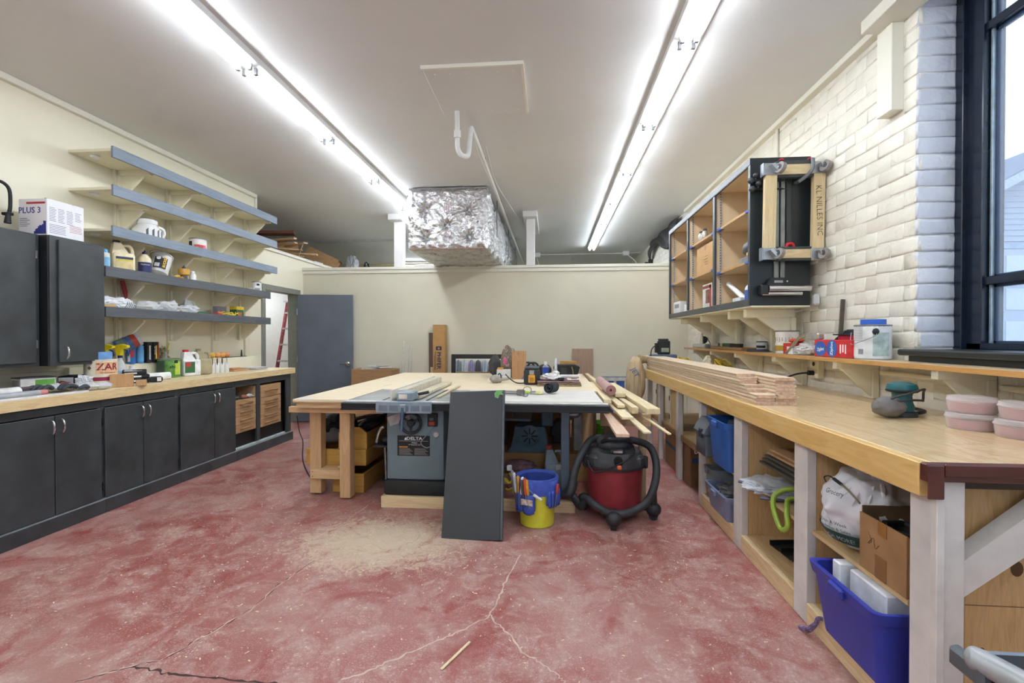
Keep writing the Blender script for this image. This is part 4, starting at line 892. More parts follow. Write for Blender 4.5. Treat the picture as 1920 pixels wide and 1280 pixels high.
t = thing('open_carton', 'brown open carton tipped on the storage platform', 'box', (-4.33, 8.55, PZ)); W('panel', B().box(-.35, .25, -.15, -.14, -.06, .16, 0, M), CARD, t); W('flap', B().box(-.35, .30, -.14, .15, .15, .165, 0, M), plain('#7d6a58'), t); W('side', B().box(.24, .25, -.15, .15, -.1, .15, 0, M), CARD, t)
M = Matrix.Translation((-4.40, 9.05, PZ+.205)) @ Matrix.Rotation(.3, 4, 'Z') @ Matrix.Rotation(.45, 4, 'Y')
tag(obj('brown_drawer_front', B().box(-.26, .26, -.02, .02, -.06, .06, .003, M), wood('#8a551f', '#a3682a', 'X')), 'orange-brown board leaning on the tipped carton', 'wood', 'scrap wood over the side room')
t = thing('plastic_sack', 'white plastic sack slumped beside the tipped carton', 'sack', (-4.02, 9.42, 2.646)); W('sack', B().blob((-4.15, 9.42, 2.80), (.13, .14, .24), 4, .35, 2.5, 31, 2.646, True), clearm('#e3e6ea', .6, .25, 'milky_sack'), t)
t = thing('spoked_reel', 'black and white curved reel on the storage platform', 'reel', (-3.98, 9.78, 2.646)); b = B(); b.tube([(-3.98+.0*a, 9.78+.13*math.cos(a), 2.82+.15*math.sin(a)) for a in [i*math.pi/8 for i in range(16)]], .02, 8, True); W('rim', b, INK, t)
for i in range(8): a = i*math.pi/4; W('spot', B().box(-3.965, -3.955, 9.78+.13*math.cos(a)-.012, 9.78+.13*math.cos(a)+.012, 2.82+.15*math.sin(a)-.012, 2.82+.15*math.sin(a)+.012), WHITE, t)
W('foot', B().box(-4.02, -3.94, 9.70, 9.86, 2.646, 2.675, .003), INK, t)
tag(obj('brown_box', B().box(-3.98, -3.86, 10.1, 10.3, 2.646, 2.80, .003), plain('#7d5340')), 'small brown box at the end of the wall cap', 'box')
# ---- things standing at the back wall
t = thing('wall_board', 'narrow dark brown board standing against the back wall', 'wood', (-1.88, 7.22, 0)); W('board', B().box(-1.935, -1.845, 7.235, 7.26, .001, 1.425, .002), wood('#5d4a3e', '#6e584a', 'Z'), t); W('stub', B().box(-1.90, -1.86, 7.20, 7.2345, .001, .88, .002), PINEZ, t)
t = thing('long_carton', 'tall narrow cardboard carton with blue brand lettering at the back wall', 'box', (-1.74, 7.2, 0)); W('box', B().box(-1.84, -1.65, 7.12, 7.295, .001, 1.545, .004), plain('#b98e57', .7, 0, .05), t); W('top_edge', B().box(-1.838, -1.652, 7.122, 7.26, 1.5452, 1.548), plain('#93683b'), t)
NV = plain('#2b3350', .6)
text('PHIFER', .088, NV, t, (-1.745, 7.1185, .99), 'F', -math.pi/2, world=True, bold=.002)
for i in range(2): W('small_print', B().box(-1.80-.016*i, -1.793-.016*i, 7.1185, 7.1195, .84, 1.13-.05*i), NV, t)
W('logo', B().box(-1.79, -1.70, 7.1185, 7.1195, 1.15, 1.21, .0), NV, t); W('logo_mark', B().lathe([(0, 0), (.02, 0), (.02, .001)], 5, Matrix.Translation((-1.745, 7.118, 1.18)) @ Matrix.Rotation(math.pi/2, 4, 'X')), CARD, t)
for i, (xx, lab) in enumerate(((-2.36, 'thick white plastic strip leaning on the back wall'), (-2.27, 'left thin white strip leaning on the back wall'), (-2.22, 'right thin white strip leaning on the back wall'))):
    tag(obj('white_rod', B().tube([(xx-.07*(i > 0), 7.21, .001), (xx, 7.285, 1.29-.03*(i > 0))], .012 if i == 0 else .006, 6), plain('#e9e8e2')), lab, 'strip', 'white strips at the back wall')
t = thing('crate', 'wooden crate filled with papers behind the big table', 'box', (-2.7, 7.0, 0))
CRW = wood('#a07a52', '#b58e64', 'X')
W('front', B().box(-3.02, -2.41, 6.85, 6.87, .001, .865, .002), CRW, t); W('right_side', B().box(-2.41, -2.39, 6.85, 7.17, .001, .865, .002), CRW, t); W('left_side', B().box(-3.04, -3.02, 6.85, 7.17, .001, .865, .002), CRW, t); W('back', B().box(-3.02, -2.41, 7.15, 7.17, .001, .865, .002), CRW, t); W('filling', B().box(-3.02, -2.41, 6.87, 7.15, .30, .82), plain('#8f8a82'), t)
b = B(); random.seed(8)
for i in range(14): b.box(-.09, .09, -.06, .06, 0, .004, 0, Matrix.Translation((random.uniform(-2.85, -2.55), random.uniform(6.95, 7.06), .825+.007*i)) @ Matrix.Rotation(random.uniform(0, 3), 4, 'Z') @ Matrix.Rotation(random.uniform(-.15, .15), 4, 'X'))
o = W('papers', b, plain('#dfdedb', .6, 0, .12, 3), t); o['kind'] = 'stuff'
mir = thing('mirror', 'black framed mirror leaning against the back wall behind the table', 'mirror', (-1.15, 7.215, 0.0), 0, None, (-.062, 0, 0)); FK = plain('#17181a', .4)
b = B(); b.box(-.43, -.36, 0, .03, .001, 1.085, .004); b.box(.38, .45, 0, .03, .001, 1.085, .004); b.box(-.36, .38, 0, .03, 1.015, 1.085, .004); b.box(-.36, .38, 0, .03, .001, .07, .004); obj('frame', b, FK, mir)
mm, nt, bs = nmat('mirror_glass'); bs.inputs['Metallic'].default_value = 1; bs.inputs['Roughness'].default_value = .02; bs.inputs['Base Color'].default_value = lin('#dfe6ee')
obj('glass', B().box(-.361, .381, .012, .02, .069, 1.016), mm, mir)
tag(obj('veneer_panel', B().box(.33, .65, 7.255, 7.285, .001, 1.175, .002), wood('#a68a74', '#b39984', 'Z', .6, 1, 1)), 'pale brown veneered board standing against the back wall', 'wood')
t = thing('window_sash', 'white two-pane sash taped in blue, propped against the back wall', 'sash', (.98, 7.2, 0)); SW = plain('#dcdcda', .5); BT = plain('#3e62ad', .6, 0, .1, 6)
b = B(); b.box(.77, .84, 7.25, 7.285, .001, .75, .003); b.box(1.13, 1.20, 7.25, 7.285, .001, .75, .003); b.box(.84, 1.13, 7.25, 7.285, .68, .75, .003); b.box(.84, 1.13, 7.25, 7.285, .001, .07, .003); b.box(.965, 1.005, 7.25, 7.285, .07, .68, .003); b.box(.84, 1.13, 7.25, 7.285, .34, .38, .003); W('frame', b, SW, t)
for xa, xb in ((.84, .965), (1.005, 1.13)):
    for za, zb in ((.07, .34), (.38, .68)): W('blue_film', B().box(xa+.006, xb-.006, 7.262, 7.268, za+.004, zb-.004), BT, t)
tag(obj('tape_strip', B().box(.76, 1.21, 7.245, 7.2495, .735, .752), plain('#8d9fb8')), 'grey-blue tape along the top of the propped sash', 'tape')
t = thing('lidded_bucket', 'green plastic bucket on the floor behind the vacuum', 'bucket', (.62, 5.75, 0.001)); GB = plain('#58a234', .4); obj('body', B().lathe([(.13, 0), (.135, .004), (.152, .30), (.156, .30), (.156, .315), (.148, .315), (.13, .02), (0, .02)], 28), GB, t); obj('rib', B().lathe([(.150, .25), (.158, .252), (.158, .265), (.151, .267)], 28, cap=False), GB, t); obj('red_knob', B().blob((0, -.1, .33), (.02, .02, .012), 2, .1), plain('#c8302a'), t)
# ================================================================== CENTRE: big table, saw and what is around
TZ = .852
PLT = wood('#e3cfab', '#eee0c4', 'X', .55, .8, 3); PLE = wood('#a98558', '#c9a577', 'X', .6, 2.0, 1); DF = wood('#c39c6c', '#d6b285', 'Z', .55, 1, 1.5); DFX = wood('#cba577', '#dfbf93', 'X', .55, 1, 1.5); DFY = wood('#cba577', '#dfbf93', 'Y', .55, 1, 1.5)
tb = thing('outfeed_table', 'large plywood outfeed table on wooden legs behind the saw', 'table', (-.85, 5.0, 0))
def poly_top(z0, z1, mat, name):
    b = B(); b.prism([(-2.075, 3.575), (-1.605, 3.575), (-1.605, 4.33), (.43, 4.33), (.43, 6.42), (-2.075, 6.42)], 'Z', z0, z1); return W(name, b, mat, tb)
poly_top(TZ-.018, TZ, PLT, 'plywood_top'); poly_top(TZ-.028, TZ-.0185, PLE, 'lower_ply')
b = B(); b.box(-2.06, -1.62, 3.60, 3.638, TZ-.072, TZ-.0285, .002); W('edge_rail', b, DFX, tb)
W('side_rail', B().box(-2.06, -2.022, 3.639, 6.40, TZ-.072, TZ-.0285, .002), DFY, tb); W('back_rail', B().box(-2.02, .41, 6.362, 6.40, TZ-.072, TZ-.0285, .002), DFX, tb); W('right_rail', B().box(.372, .41, 4.36, 6.36, TZ-.072, TZ-.0285, .002), DFY, tb)
W('apron', B().box(-2.16, -1.36, 3.66, 3.70, TZ-.122, TZ-.073, .002), DFX, tb)
b = B()
for x, yy in ((-1.70, 4.6), (-1.50, 5.3), (-.6, 5.6), (.2, 4.9)): b.box(x, x+.003, yy, yy+.25, TZ, TZ+.0006)
W('saw_cut', b, plain('#8c6f4c'), tb)
W('white_smear', B().prism([(-2.07, 3.60), (-1.98, 3.60), (-1.94, 3.66), (-2.0, 3.72), (-2.07, 3.70)], 'Z', TZ, TZ+.0008), plain('#d6d6d2', .5), tb)
for (x0_, x1_, y0_, y1_) in ((-2.055, -1.955, 3.80, 3.84), (-1.745, -1.655, 3.703, 3.743), (-2.0, -1.91, 6.20, 6.29), (.27, .36, 6.20, 6.29), (.30, .40, 4.45, 4.49), (.23, .295, 4.95, 5.04)):
    lg = W('leg', B().box(x0_, x1_, y0_, y1_ + (.05 if y1_ < 4 else 0), .02 if y1_ < 4 else .001, TZ-.1225, .003), DF, tb)
    if y1_ < 4: W('leveller', B().lathe([(.024, 0.0), (.024, .006), (.008, .01), (.008, .024)], 14, Matrix.Translation(((x0_+x1_)/2+.01, (y0_+y1_)/2+.02, .0005))), CHROME, lg)
W('foot_rail', B().box(-2.03, -1.735, 3.762, 3.798, .155, .235, .003), DFX, tb)
W('foot_shelf', B().box(-1.954, -1.746, 3.80, 4.9, .20, .235, .003), DFY, tb)
b = B()
for x in (-2.01, -1.76):
    for z in (.175, .215): b.cyl((x, 3.7625, z), (x, 3.7605, z), .004, n=8)
o = W('screws', b, plain('#3a3026'), tb); o['kind'] = 'stuff'
W('lower_shelf_rail', B().box(-2.0, .35, 6.25, 6.28, .30, .38), DFX, tb)
# table saw
sw = thing('table_saw', 'grey cabinet table saw with long black rail and blue-grey fence', 'saw', (-1.08, 3.9, .09))
SG = plain('#6f8089', .45, 0, .06, 5); SGD = plain('#49555c', .45, 0, .08, 6); BKR = plain('#15171a', .35, 0, .15, 8); IRON = plain('#a9acab', .4, .5, .12, 6)
W('cabinet', B().box(-1.315, -.845, 3.62, 4.20, .2105, .795, .018, seg=2), SG, sw)
W('plinth', B().box(-1.335, -.825, 3.60, 4.22, .0905, .21, .02, seg=2), plain('#1d1f20', .6, 0, .15), sw)
W('cast_top', B().box(-1.60, -.75, 3.56, 4.325, .815, .855, .003), IRON, sw); W('trunnion', B().box(-1.25, -.90, 3.66, 4.15, .795, .815), SGD, sw)
b = B()
for x in (-1.33, -.98): b.box(x, x+.018, 3.56, 4.325, .8552, .8558)
b.box(-1.602, -1.598, 3.56, 4.325, .8552, .8562); W('mitre_slot', b, INK, sw)
W('insert_plate', B().box(-1.21, -1.11, 3.75, 4.13, .8552, .857, .0005), plain('#8c8f8f', .3, .7), sw)
W('front_rail', B().box(-1.62, .43, 3.462, 3.54, .795, .845, .004), BKR, sw); W('rail_ledge', B().box(-1.62, .43, 3.50, 3.558, .8455, .853, .001), plain('#cfcfca', .4), sw); W('rail_lip', B().box(-1.62, .43, 3.455, 3.4615, .792, .803, .001), plain('#2c3032', .3, .5), sw)
W('extension_table', B().box(-.748, .395, 3.56, 4.325, .83, .858, .002), plain('#dcd9d2', .45, 0, .05, 6), sw); W('extension_edge', B().box(-.748, .395, 3.5585, 3.5598, .83, .855), wood('#a08258', '#b8986b', 'X'), sw)
W('extension_leg', B().box(.083, .152, 3.82, 3.87, .0925, .83, .004), plain('#647383', .4, 0, .06), sw)
W('extension_frame', B().box(-.74, .38, 3.83, 3.86, .76, .829), SGD, sw)
# hand wheels
def wheel(c, axis, r, nm='hand_wheel'):
    M = Matrix.Translation(c) @ (Matrix.Rotation(math.pi/2, 4, 'X') if axis == 'Y' else Matrix.Rotation(-math.pi/2, 4, 'Y'))
    h = W(nm, B().tube([(r*math.cos(a), r*math.sin(a), 0) for a in [i*2*math.pi/28 for i in range(28)]], .0125, 10, True, M=M), plain('#2e3235', .4, .3, .1), sw)
    b = B()
    for i in range(3): a = i*2.094+.5; b.tube([(0, 0, -.005), (r*math.cos(a), r*math.sin(a), 0)], .010, 8, M=M)
    b.lathe([(0, -.03), (.03, -.03), (.03, .012), (.02, .02), (0, .02)], 18, M); W('spokes', b, plain('#34393c', .4, .3), h)
    W('crank', B().tube([(r*.8, r*.35, 0), (r*.8, r*.35, .05)], .010, 8, M=M), plain('#34393c', .4, .3), h)
wheel((-1.105, 3.585, .672), 'Y', .080); wheel((-1.36, 3.93, .60), 'X', .085)
W('wheel_shaft', B().cyl((-1.36, 3.93, .60), (-1.315, 3.93, .60), .013, n=10), STEEL, sw)
s_ = W('switch_box', B().box(-.975, -.895, 3.60, 3.621, .645, .748, .004), plain('#1b1c1d', .4), sw); W('start_button', B().box(-.96, -.925, 3.595, 3.602, .69, .715, .002), plain('#4d5f5a'), s_); W('stop_paddle', B().box(-.963, -.915, 3.592, 3.602, .655, .685, .002), plain('#a83a26'), s_)
M = Matrix.Translation((-1.215, 3.617, .70)) @ Matrix.Rotation(-.33, 4, 'Y' )
W('tilt_plate', B().box(-.085, .09, -.001, .001, -.035, .04, 0, M), plain('#b5aeb0', .5), sw)
pl = W('name_plate', B().box(-1.225, -.96, 3.616, 3.6195, .405, .567, .004), plain('#1c1b1d', .5), sw)
WH2 = plain('#e3e3e3', .5)
text('DELTA', .034, WH2, sw, (-1.085, 3.6155, .544), 'F', name='brand_lettering', sx=1.25, world=True, bold=.0008)
W('triangle_mark', B().prism([(-1.168, .533), (-1.145, .533), (-1.1565, .555)], 'Y', 3.6152, 3.616), WH2, sw)
W('plate_line', B().box(-1.21, -.975, 3.6152, 3.616, .523, .5245), WH2, sw)
text('Unisaw', .016, WH2, sw, (-1.085, 3.6155, .510), 'F', world=True); text('10" Tilting Arbor Saw', .011, WH2, sw, (-1.085, 3.6155, .494), 'F', world=True)
W('warning_block', B().box(-1.21, -1.14, 3.6152, 3.616, .471, .481), plain('#c9842a'), sw)
b = B()
for c in range(2):
    for i in range(6): b.box(-1.21+c*.125, -1.21+c*.125+.11*(.8+.2*((i*7) % 3)/2), 3.6152, 3.616, .461-i*.0095, .4645-i*.0095)
W('plate_small_print', b, plain('#8d8a88'), sw)
b = B(); b.tube(bez([(-.93, 3.61, .645), (-.97, 3.60, .59), (-1.02, 3.595, .53), (-1.02, 3.595, .50), (-.975, 3.592, .478), (-.925, 3.594, .51), (-.91, 3.6, .56)], 6), .0045, 8); W('power_cable', b, plain('#7e868a', .4), sw)
W('cable_plug', B().lathe([(0, 0), (.024, 0), (.026, .012), (.018, .022), (0, .022)], 16, Matrix.Translation((-.905, 3.6195, .58)) @ Matrix.Rotation(math.pi/2, 4, 'X')), plain('#c3bfbf', .4), sw)
# rip fence
fe = thing('rip_fence', 'blue-grey rip fence clamped across the saw table', 'fence', (-1.08, 3.55, .855)); FG = plain('#8d9ca6', .35, .2, .06)
W('t_clamp', B().box(-1.33, -.90, 3.425, 3.454, .775, .865, .004), FG, fe)
for i in range(5): xx = -1.305+i*.083; W('clamp_recess', B().box(xx, xx+.068, 3.422, 3.4248, .792, .835, .001), plain('#6e7d88', .4, .2), fe)
W('head', B().box(-1.17, -1.05, 3.43, 3.60, .8655, .935, .008), FG, fe); W('head_label', B().box(-1.15, -1.085, 3.428, 3.4296, .885, .92), plain('#d6d2c6'), fe)
W('lever', B().tube([(-1.115, 3.415, .82), (-1.115, 3.395, .72), (-1.113, 3.375, .655)], [.014, .012, .010], 10), plain('#3f5064', .4), fe)
W('lever_hub', B().box(-1.14, -1.09, 3.405, 3.4248, .785, .845, .005), FG, fe)
W('beam', B().box(-1.215, -1.145, 3.601, 4.80, .862, .935, .002), plain('#c9c3ae', .4), fe); W('face_plate', B().box(-1.232, -1.2155, 3.47, 4.80, .8605, .945, .001), plain('#ddd9cc', .4), fe); W('right_face', B().box(-1.1445, -1.04, 3.60, 4.80, .8605, .885, .001), plain('#cfc7ae', .4), fe)
b = B(); b.tube([(-1.05, 3.60, .90), (-.97, 3.63, .915)], .012, 8); W('knob', b, INK, fe)
tag(obj('push_stick', B().box(-.93, -.905, 3.70, 4.6, .8585, .872, .002), plain('#d2c4a0', .5)), 'thin straight strip lying beside the fence', 'strip')
# wooden platform
pf = thing('platform', 'pine platform frame under the table saw', 'platform', (-.6, 3.9, 0))
W('front_board', B().box(-1.345, .185, 3.575, 3.613, .0005, .09, .002), PINEX, pf); W('back_board', B().box(-1.345, .185, 4.24, 4.278, .0005, .09, .002), PINEX, pf); W('left_board', B().box(-1.345, -1.307, 3.6135, 4.2395, .0005, .09, .002), PINE, pf); W('right_board', B().box(.147, .185, 3.6135, 4.2395, .0005, .09, .002), PINE, pf); W('middle_board', B().box(-.62, -.582, 3.6135, 4.2395, .0005, .09, .002), PINE, pf)
# leaning cabinet end panel
ln = math.hypot(.40, .945); th = math.atan2(.40, .945)
pn = thing('leaning_panel', 'tall charcoal cabinet panel leaning against the saw rail', 'panel', (-.53, 3.045, .0008), math.radians(-2), None, (-th, -.05, math.radians(-3.2)))
pm = plain('#2f3133', .45, 0, .07, 3)
obj('panel', B().box(-.205, .195, 0, .030, 0, ln, .0015), pm, pn); obj('side_strip', B().box(.1955, .212, .0, .030, 0, ln, .0015), plain('#454b50', .4), pn); obj('top_strip', B().box(-.205, .212, .002, .028, ln+.0005, ln+.004), plain('#596167', .4), pn)
b = B(); b.prism([(.14, ln-.05), (.165, ln-.06), (.175, ln-.03), (.205, ln-.035), (.19, ln-.01), (.205, ln+.0), (.15, ln+.0), (.135, ln-.02)], 'Y', -.002, -.0004); obj('green_tape', b, plain('#6aa35a', .6), pn)
# storage trays under the table's left end
TR = wood('#bf8f3f', '#d1a553', 'X', .5, 1, 2); TRY = wood('#a97f3c', '#bd924b', 'Y', .5, 1, 2)
def tray(lab, x0, x1, y0, y1, z0, z1, gable=0):
    t = thing('wood_tray', lab, 'box', ((x0+x1)/2, (y0+y1)/2, z0), 0, 'wooden trays under the table')
    if gable:
        xm = .28*(x1-x0); W('end', B().prism([(x0, z0), (x1, z0), (x1, z1-.05), (x1-xm*.9, z1), (x0+xm*.9, z1), (x0, z1-.05)], 'Y', y0, y0+.018), TR, t)
    else: W('end', B().box(x0, x1, y0, y0+.018, z0, z1, .002), TR, t)
    W('end', B().box(x0, x1, y1-.018, y1, z0, z1-(.05 if gable else 0), .002), TR, t)
    W('side', B().box(x0, x0+.016, y0+.0185, y1-.0185, z0, z1-.05*(gable > 0), .002), TRY, t); W('side', B().box(x1-.016, x1, y0+.0185, y1-.0185, z0, z1-.05*(gable > 0), .002), TRY, t)
    W('bottom', B().box(x0+.0165, x1-.0165, y0+.0185, y1-.0185, z0, z0+.012), TRY, t); return t
tray('lowest wooden tray, standing on the floor under the table', -1.90, -1.62, 3.90, 4.95, .001, .165)
tray('wide wooden tray on the foot shelf under the table', -2.14, -1.60, 3.90, 4.75, .236, .375)
tray('gable-ended wooden tote of tools on top of the wide tray', -1.855, -1.60, 3.92, 4.9, .3755, .565, 1)
tag(obj('tool_bundle', B().blob((-1.73, 4.35, .535), (.09, .32, .045), 3, .4, 3, 3).tube([(-1.80, 4.0, .55), (-1.66, 4.7, .57)], .012, 8), plain('#33363a', .5, 0, .3, 30)), 'dark tools lying in the gable-ended tote', 'tools')
tag(obj('straight_edge', B().box(-.035, .035, -.42, .42, -.008, .008, .002, Matrix.Translation((-1.68, 4.40, .61)) @ Matrix.Rotation(-.25, 4, 'Z')), plain('#4e3a33')), 'dark brown straight piece lying across the tote', 'strip')
t = thing('duffel_bag', 'black and grey tool bag slumped under the table', 'bag', (-2.0, 4.3, .376)); q = B().blob((-2.03, 4.32, .50), (.13, .24, .15), 4, .18, 2, 8, .3765); W('body', q, plain('#2a2a2b', .7, 0, .15), t); W('grey_panel', B().blob((-2.02, 4.10, .455), (.12, .045, .075), 3, .15, 2, 3, .3765), plain('#6b6a6a', .7), t); W('strap', B().tube(bez([(-2.10, 4.12, .55), (-2.05, 4.08, .60), (-1.97, 4.1, .58)], 6), .014, 8), plain('#1e1e1f'), t)
tag(obj('blue_tarp', B().blob((-1.70, 5.15, .60), (.20, .30, .06), 4, .3, 2.2, 4).box(-1.85, -1.55, 5.0, 5.3, .49, .58, .02), plain('#22368f', .5, 0, .15)), 'bunched bright blue tarp behind the gable-ended tote', 'tarp')
tag(obj('tarp_crate', B().box(-1.90, -1.50, 4.96, 5.5, .001, .489, .004), plain('#7b5c38', .6)), 'brown crate under the blue tarp', 'box')
# circular saw standing on a peg stand beside the cabinet
t = thing('edge_clamp_stand', 'dark power tool on a thin steel stand at the left of the saw cabinet', 'tool', (-1.42, 4.0, 0)); W('stand', B().cyl((-1.40, 3.86, .0005), (-1.415, 3.86, .42), .010, n=10), STEEL, t); W('plate', B().box(-1.50, -1.345, 3.80, 3.98, .42, .44, .004), plain('#3a3f42', .4, .5), t); W('motor', B().blob((-1.40, 3.88, .475), (.05, .06, .035), 3, .1, 2, 2, .4405), plain('#2b2d30'), t)
b = B(); b.tube(bez([(-1.49, 3.86, .45), (-1.475, 3.86, .52), (-1.45, 3.86, .57), (-1.425, 3.86, .585)], 6), .012, 8); W('guard', b, plain('#c6c9cb', .3, .8), t)
tag(obj('offcut', B().box(-1.82, -1.76, 3.83, 3.87, .2355, .246, .002), WHITE), 'small white scrap on the foot shelf', 'scrap')
tag(obj('floor_cable', B().tube(bez([(-3.40, 5.96, .3), (-3.37, 5.97, .08), (-3.2, 5.75, .006), (-2.7, 4.85, .006), (-2.25, 4.2, .006), (-2.0, 3.95, .006)], 8), .006, 6), RUBBER), 'thin black cable running from the cabinets to the table', 'cable')
tag(obj('blue_hose', B().tube(bez([(-1.65, 4.4, .014), (-1.5, 4.15, .014), (-1.38, 4.1, .014), (-1.30, 4.30, .014)], 6), .012, 8), plain('#4f6a80')), 'blue-grey air hose on the floor beside the saw', 'hose')
# ---- under the extension: band saw, jug and so on
bs_ = thing('band_saw', 'old blue-grey bench band saw in the dark under the saw table', 'saw', (-.18, 4.55, .28)); BS = plain('#57707e', .5, 0, .12)
tag(obj('saw_shelf', B().box(-.70, .35, 4.36, 5.1, .001, .26, .003), wood('#9a7648', '#b28a58', 'X')), 'low wooden box under the band saw', 'box')
W('base', B().prism([(-.42, .2605), (.02, .2605), (-.02, .30), (-.06, .50), (-.34, .50), (-.38, .30)], 'Y', 4.40, 4.66), BS, bs_)
W('table', B().box(-.52, -.19, 4.36, 4.70, .56, .585, .003), plain('#6f7c83', .4, .4), bs_)
W('column', B().box(-.09, .02, 4.44, 4.62, .50, .80, .01), BS, bs_)
W('upper_arm', B().box(-.42, -.0, 4.46, 4.60, .70, .80, .01), BS, bs_)
W('lower_wheel', B().lathe([(0, 0), (.095, 0), (.10, .02), (.06, .03), (0, .03)], 24, Matrix.Translation((-.20, 4.40, .42)) @ Matrix.Rotation(math.pi/2, 4, 'X')), BS, bs_)
b = B()
for i in range(8): a = i*math.pi/4; b.box(-.006, .006, .02, .075, .0305, .034, 0, Matrix.Translation((-.20, 4.40, .42)) @ Matrix.Rotation(math.pi/2, 4, 'X') @ Matrix.Rotation(a, 4, 'Z'))
W('wheel_spokes', b, INK, bs_)
W('blade_guide', B().cyl((-.37, 4.48, .585), (-.37, 4.48, .74), .008, n=8), STEEL, bs_)
t = jug('grey washer-fluid jug with red cap under the saw table', (.03, 4.10, .0005), .17, .12, .40, plain('#8fa0aa', .35), plain('#a8402f'), 0.1, None)
obj('tag', B().box(.01, .05, -.064, -.0605, .2, .245), WHITE, t)
tag(obj('pink_rag', B().blob((-.28, 4.15, .20), (.15, .09, .05), 3, .3, 2.4, 6).box(-.38, -.18, 4.08, 4.22, .001, .18, .02), plain('#80616a', .7, 0, .2, 20)), 'mauve rag bundle behind the yellow bucket', 'rag')
tag(obj('dark_motor', B().cyl((.10, 4.75, .40), (.10, 5.0, .40), .09, n=20).box(.02, .18, 4.8, 4.95, .2605, .32, .005), plain('#35322f')), 'dark motor on the wooden box behind the grey leg', 'motor')
tag(obj('shop_lamp', B().lathe([(.09, 0), (.085, .01), (.05, .17), (.04, .2)], 20, Matrix.Translation((.02, 5.2, .40))).cyl((.02, 5.2, .001), (.02, 5.2, .40), .03), plain('#8a7a58')), 'tan cone-shaped lamp shade in the dark under the table', 'lamp')
tag(obj('duct_elbow', B().tube(bez([(.17, 4.55, .60), (.26, 4.55, .60), (.29, 4.6, .60)], 5), .055, 16), plain('#a7adb0', .3, .8)), 'short galvanised duct piece right of the grey leg', 'pipe')
tag(obj('under_board', B().box(-.7, .22, 5.3, 5.33, .001, .62, .003), wood('#8d6c45', '#a5835a', 'X')), 'brown board standing in the dark under the big table', 'wood')
for i, (x, y, sx, sy, h_, c, lb) in enumerate(((-.57, 4.80, .25, .25, .22, '#4a3a2c', 'dark brown box left of the band saw'), (.28, 4.6, .12, .2, .35, '#b9bdbd', 'pale panel behind the grey leg'), (-1.0, 5.6, .6, .4, .5, '#5d4a36', 'brown crate deep under the big table'))):
    zz = .2605 if i < 2 else .001
    tag(obj('store_box', B().box(x-sx/2, x+sx/2, y-sy/2, y+sy/2, zz, zz+h_, .004), plain(c)), lb, 'box')
t = thing('cord_bundle', 'tangle of yellow cord beside the yellow bucket', 'cord', (-.33, 3.72, .0905)); random.seed(3); W('cord', B().tube(bez([(-.33+.05*math.cos(i*1.1)*random.uniform(.5, 1), 3.70+.04*math.sin(i*1.1), .10+.013*i*random.uniform(.7, 1.1)) for i in range(14)], 5), .007, 6), plain('#d6b92a'), t); W('white_plug', B().box(-.35, -.31, 3.66, 3.70, .29, .33, .006), WHITE, t)
# ---- yellow bucket with tool organiser
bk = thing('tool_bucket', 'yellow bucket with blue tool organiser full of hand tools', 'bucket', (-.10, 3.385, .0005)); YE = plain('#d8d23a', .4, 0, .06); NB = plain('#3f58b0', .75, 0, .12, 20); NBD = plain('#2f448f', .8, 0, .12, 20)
obj('pail', B().lathe([(.115, 0), (.122, .004), (.140, .31), (.146, .315), (.146, .335), (.138, .335), (.118, .02), (0, .02)], 32), YE, bk)
obj('rim_sleeve', B().lathe([(.150, .235), (.153, .25), (.157, .335), (.152, .348), (.142, .348), (.133, .33), (.128, .20)], 36, cap=False), NB, bk)
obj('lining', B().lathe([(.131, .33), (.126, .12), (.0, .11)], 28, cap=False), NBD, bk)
def pocket(a0, a1, z0, z1, r, lip=.010, nm='pocket', mat=NB):
    b = B(); b.grid(lambda u, v: Vector(((r+lip*math.sin(math.pi*u)+.004*math.sin(9*u+4*v))*math.cos(a0+(a1-a0)*u), (r+lip*math.sin(math.pi*u))*math.sin(a0+(a1-a0)*u), z0+(z1-z0)*v - .01*math.sin(math.pi*u)*(v < .5))), 12, 5)
    o = obj(nm, b, mat, bk); m = o.modifiers.new('s', 'SOLIDIFY'); m.thickness = .004; return o
pocket(-2.75, -1.62, .135, .335, .152, .012, 'skirt'); pocket(-1.10, -.12, .17, .335, .152, .012, 'skirt'); pocket(.2, 2.9, .17, .335, .152, .008, 'skirt')
p = pocket(-2.70, -2.2, .125, .26, .164, .014); pocket(-2.18, -1.66, .12, .25, .164, .014)
for i in range(5): pocket(-1.05+i*.17, -.90+i*.17, .16, .27, .163, .008)
obj('pocket_label', B().box(-.045, .045, -.001, .001, -.02, .022, .0005, Matrix.Rotation(-1.95+math.pi/2, 4, 'Z') @ Matrix.Translation((0, -.1815, .20))), plain('#b6a79a', .6, 0, .4, 60), bk)
obj('bail', B().tube(bez([(.145*math.cos(-2.4), .145*math.sin(-2.4)-.02, .33), (-.06, -.17, .30), (.0, -.185, .25), (.03, -.18, .235)], 6), .003, 6), STEEL, bk); obj('grip', B().cyl((-.02, -.185, .262), (.035, -.183, .225), .010, n=10), plain('#d8d6cf'), bk)
random.seed(4)
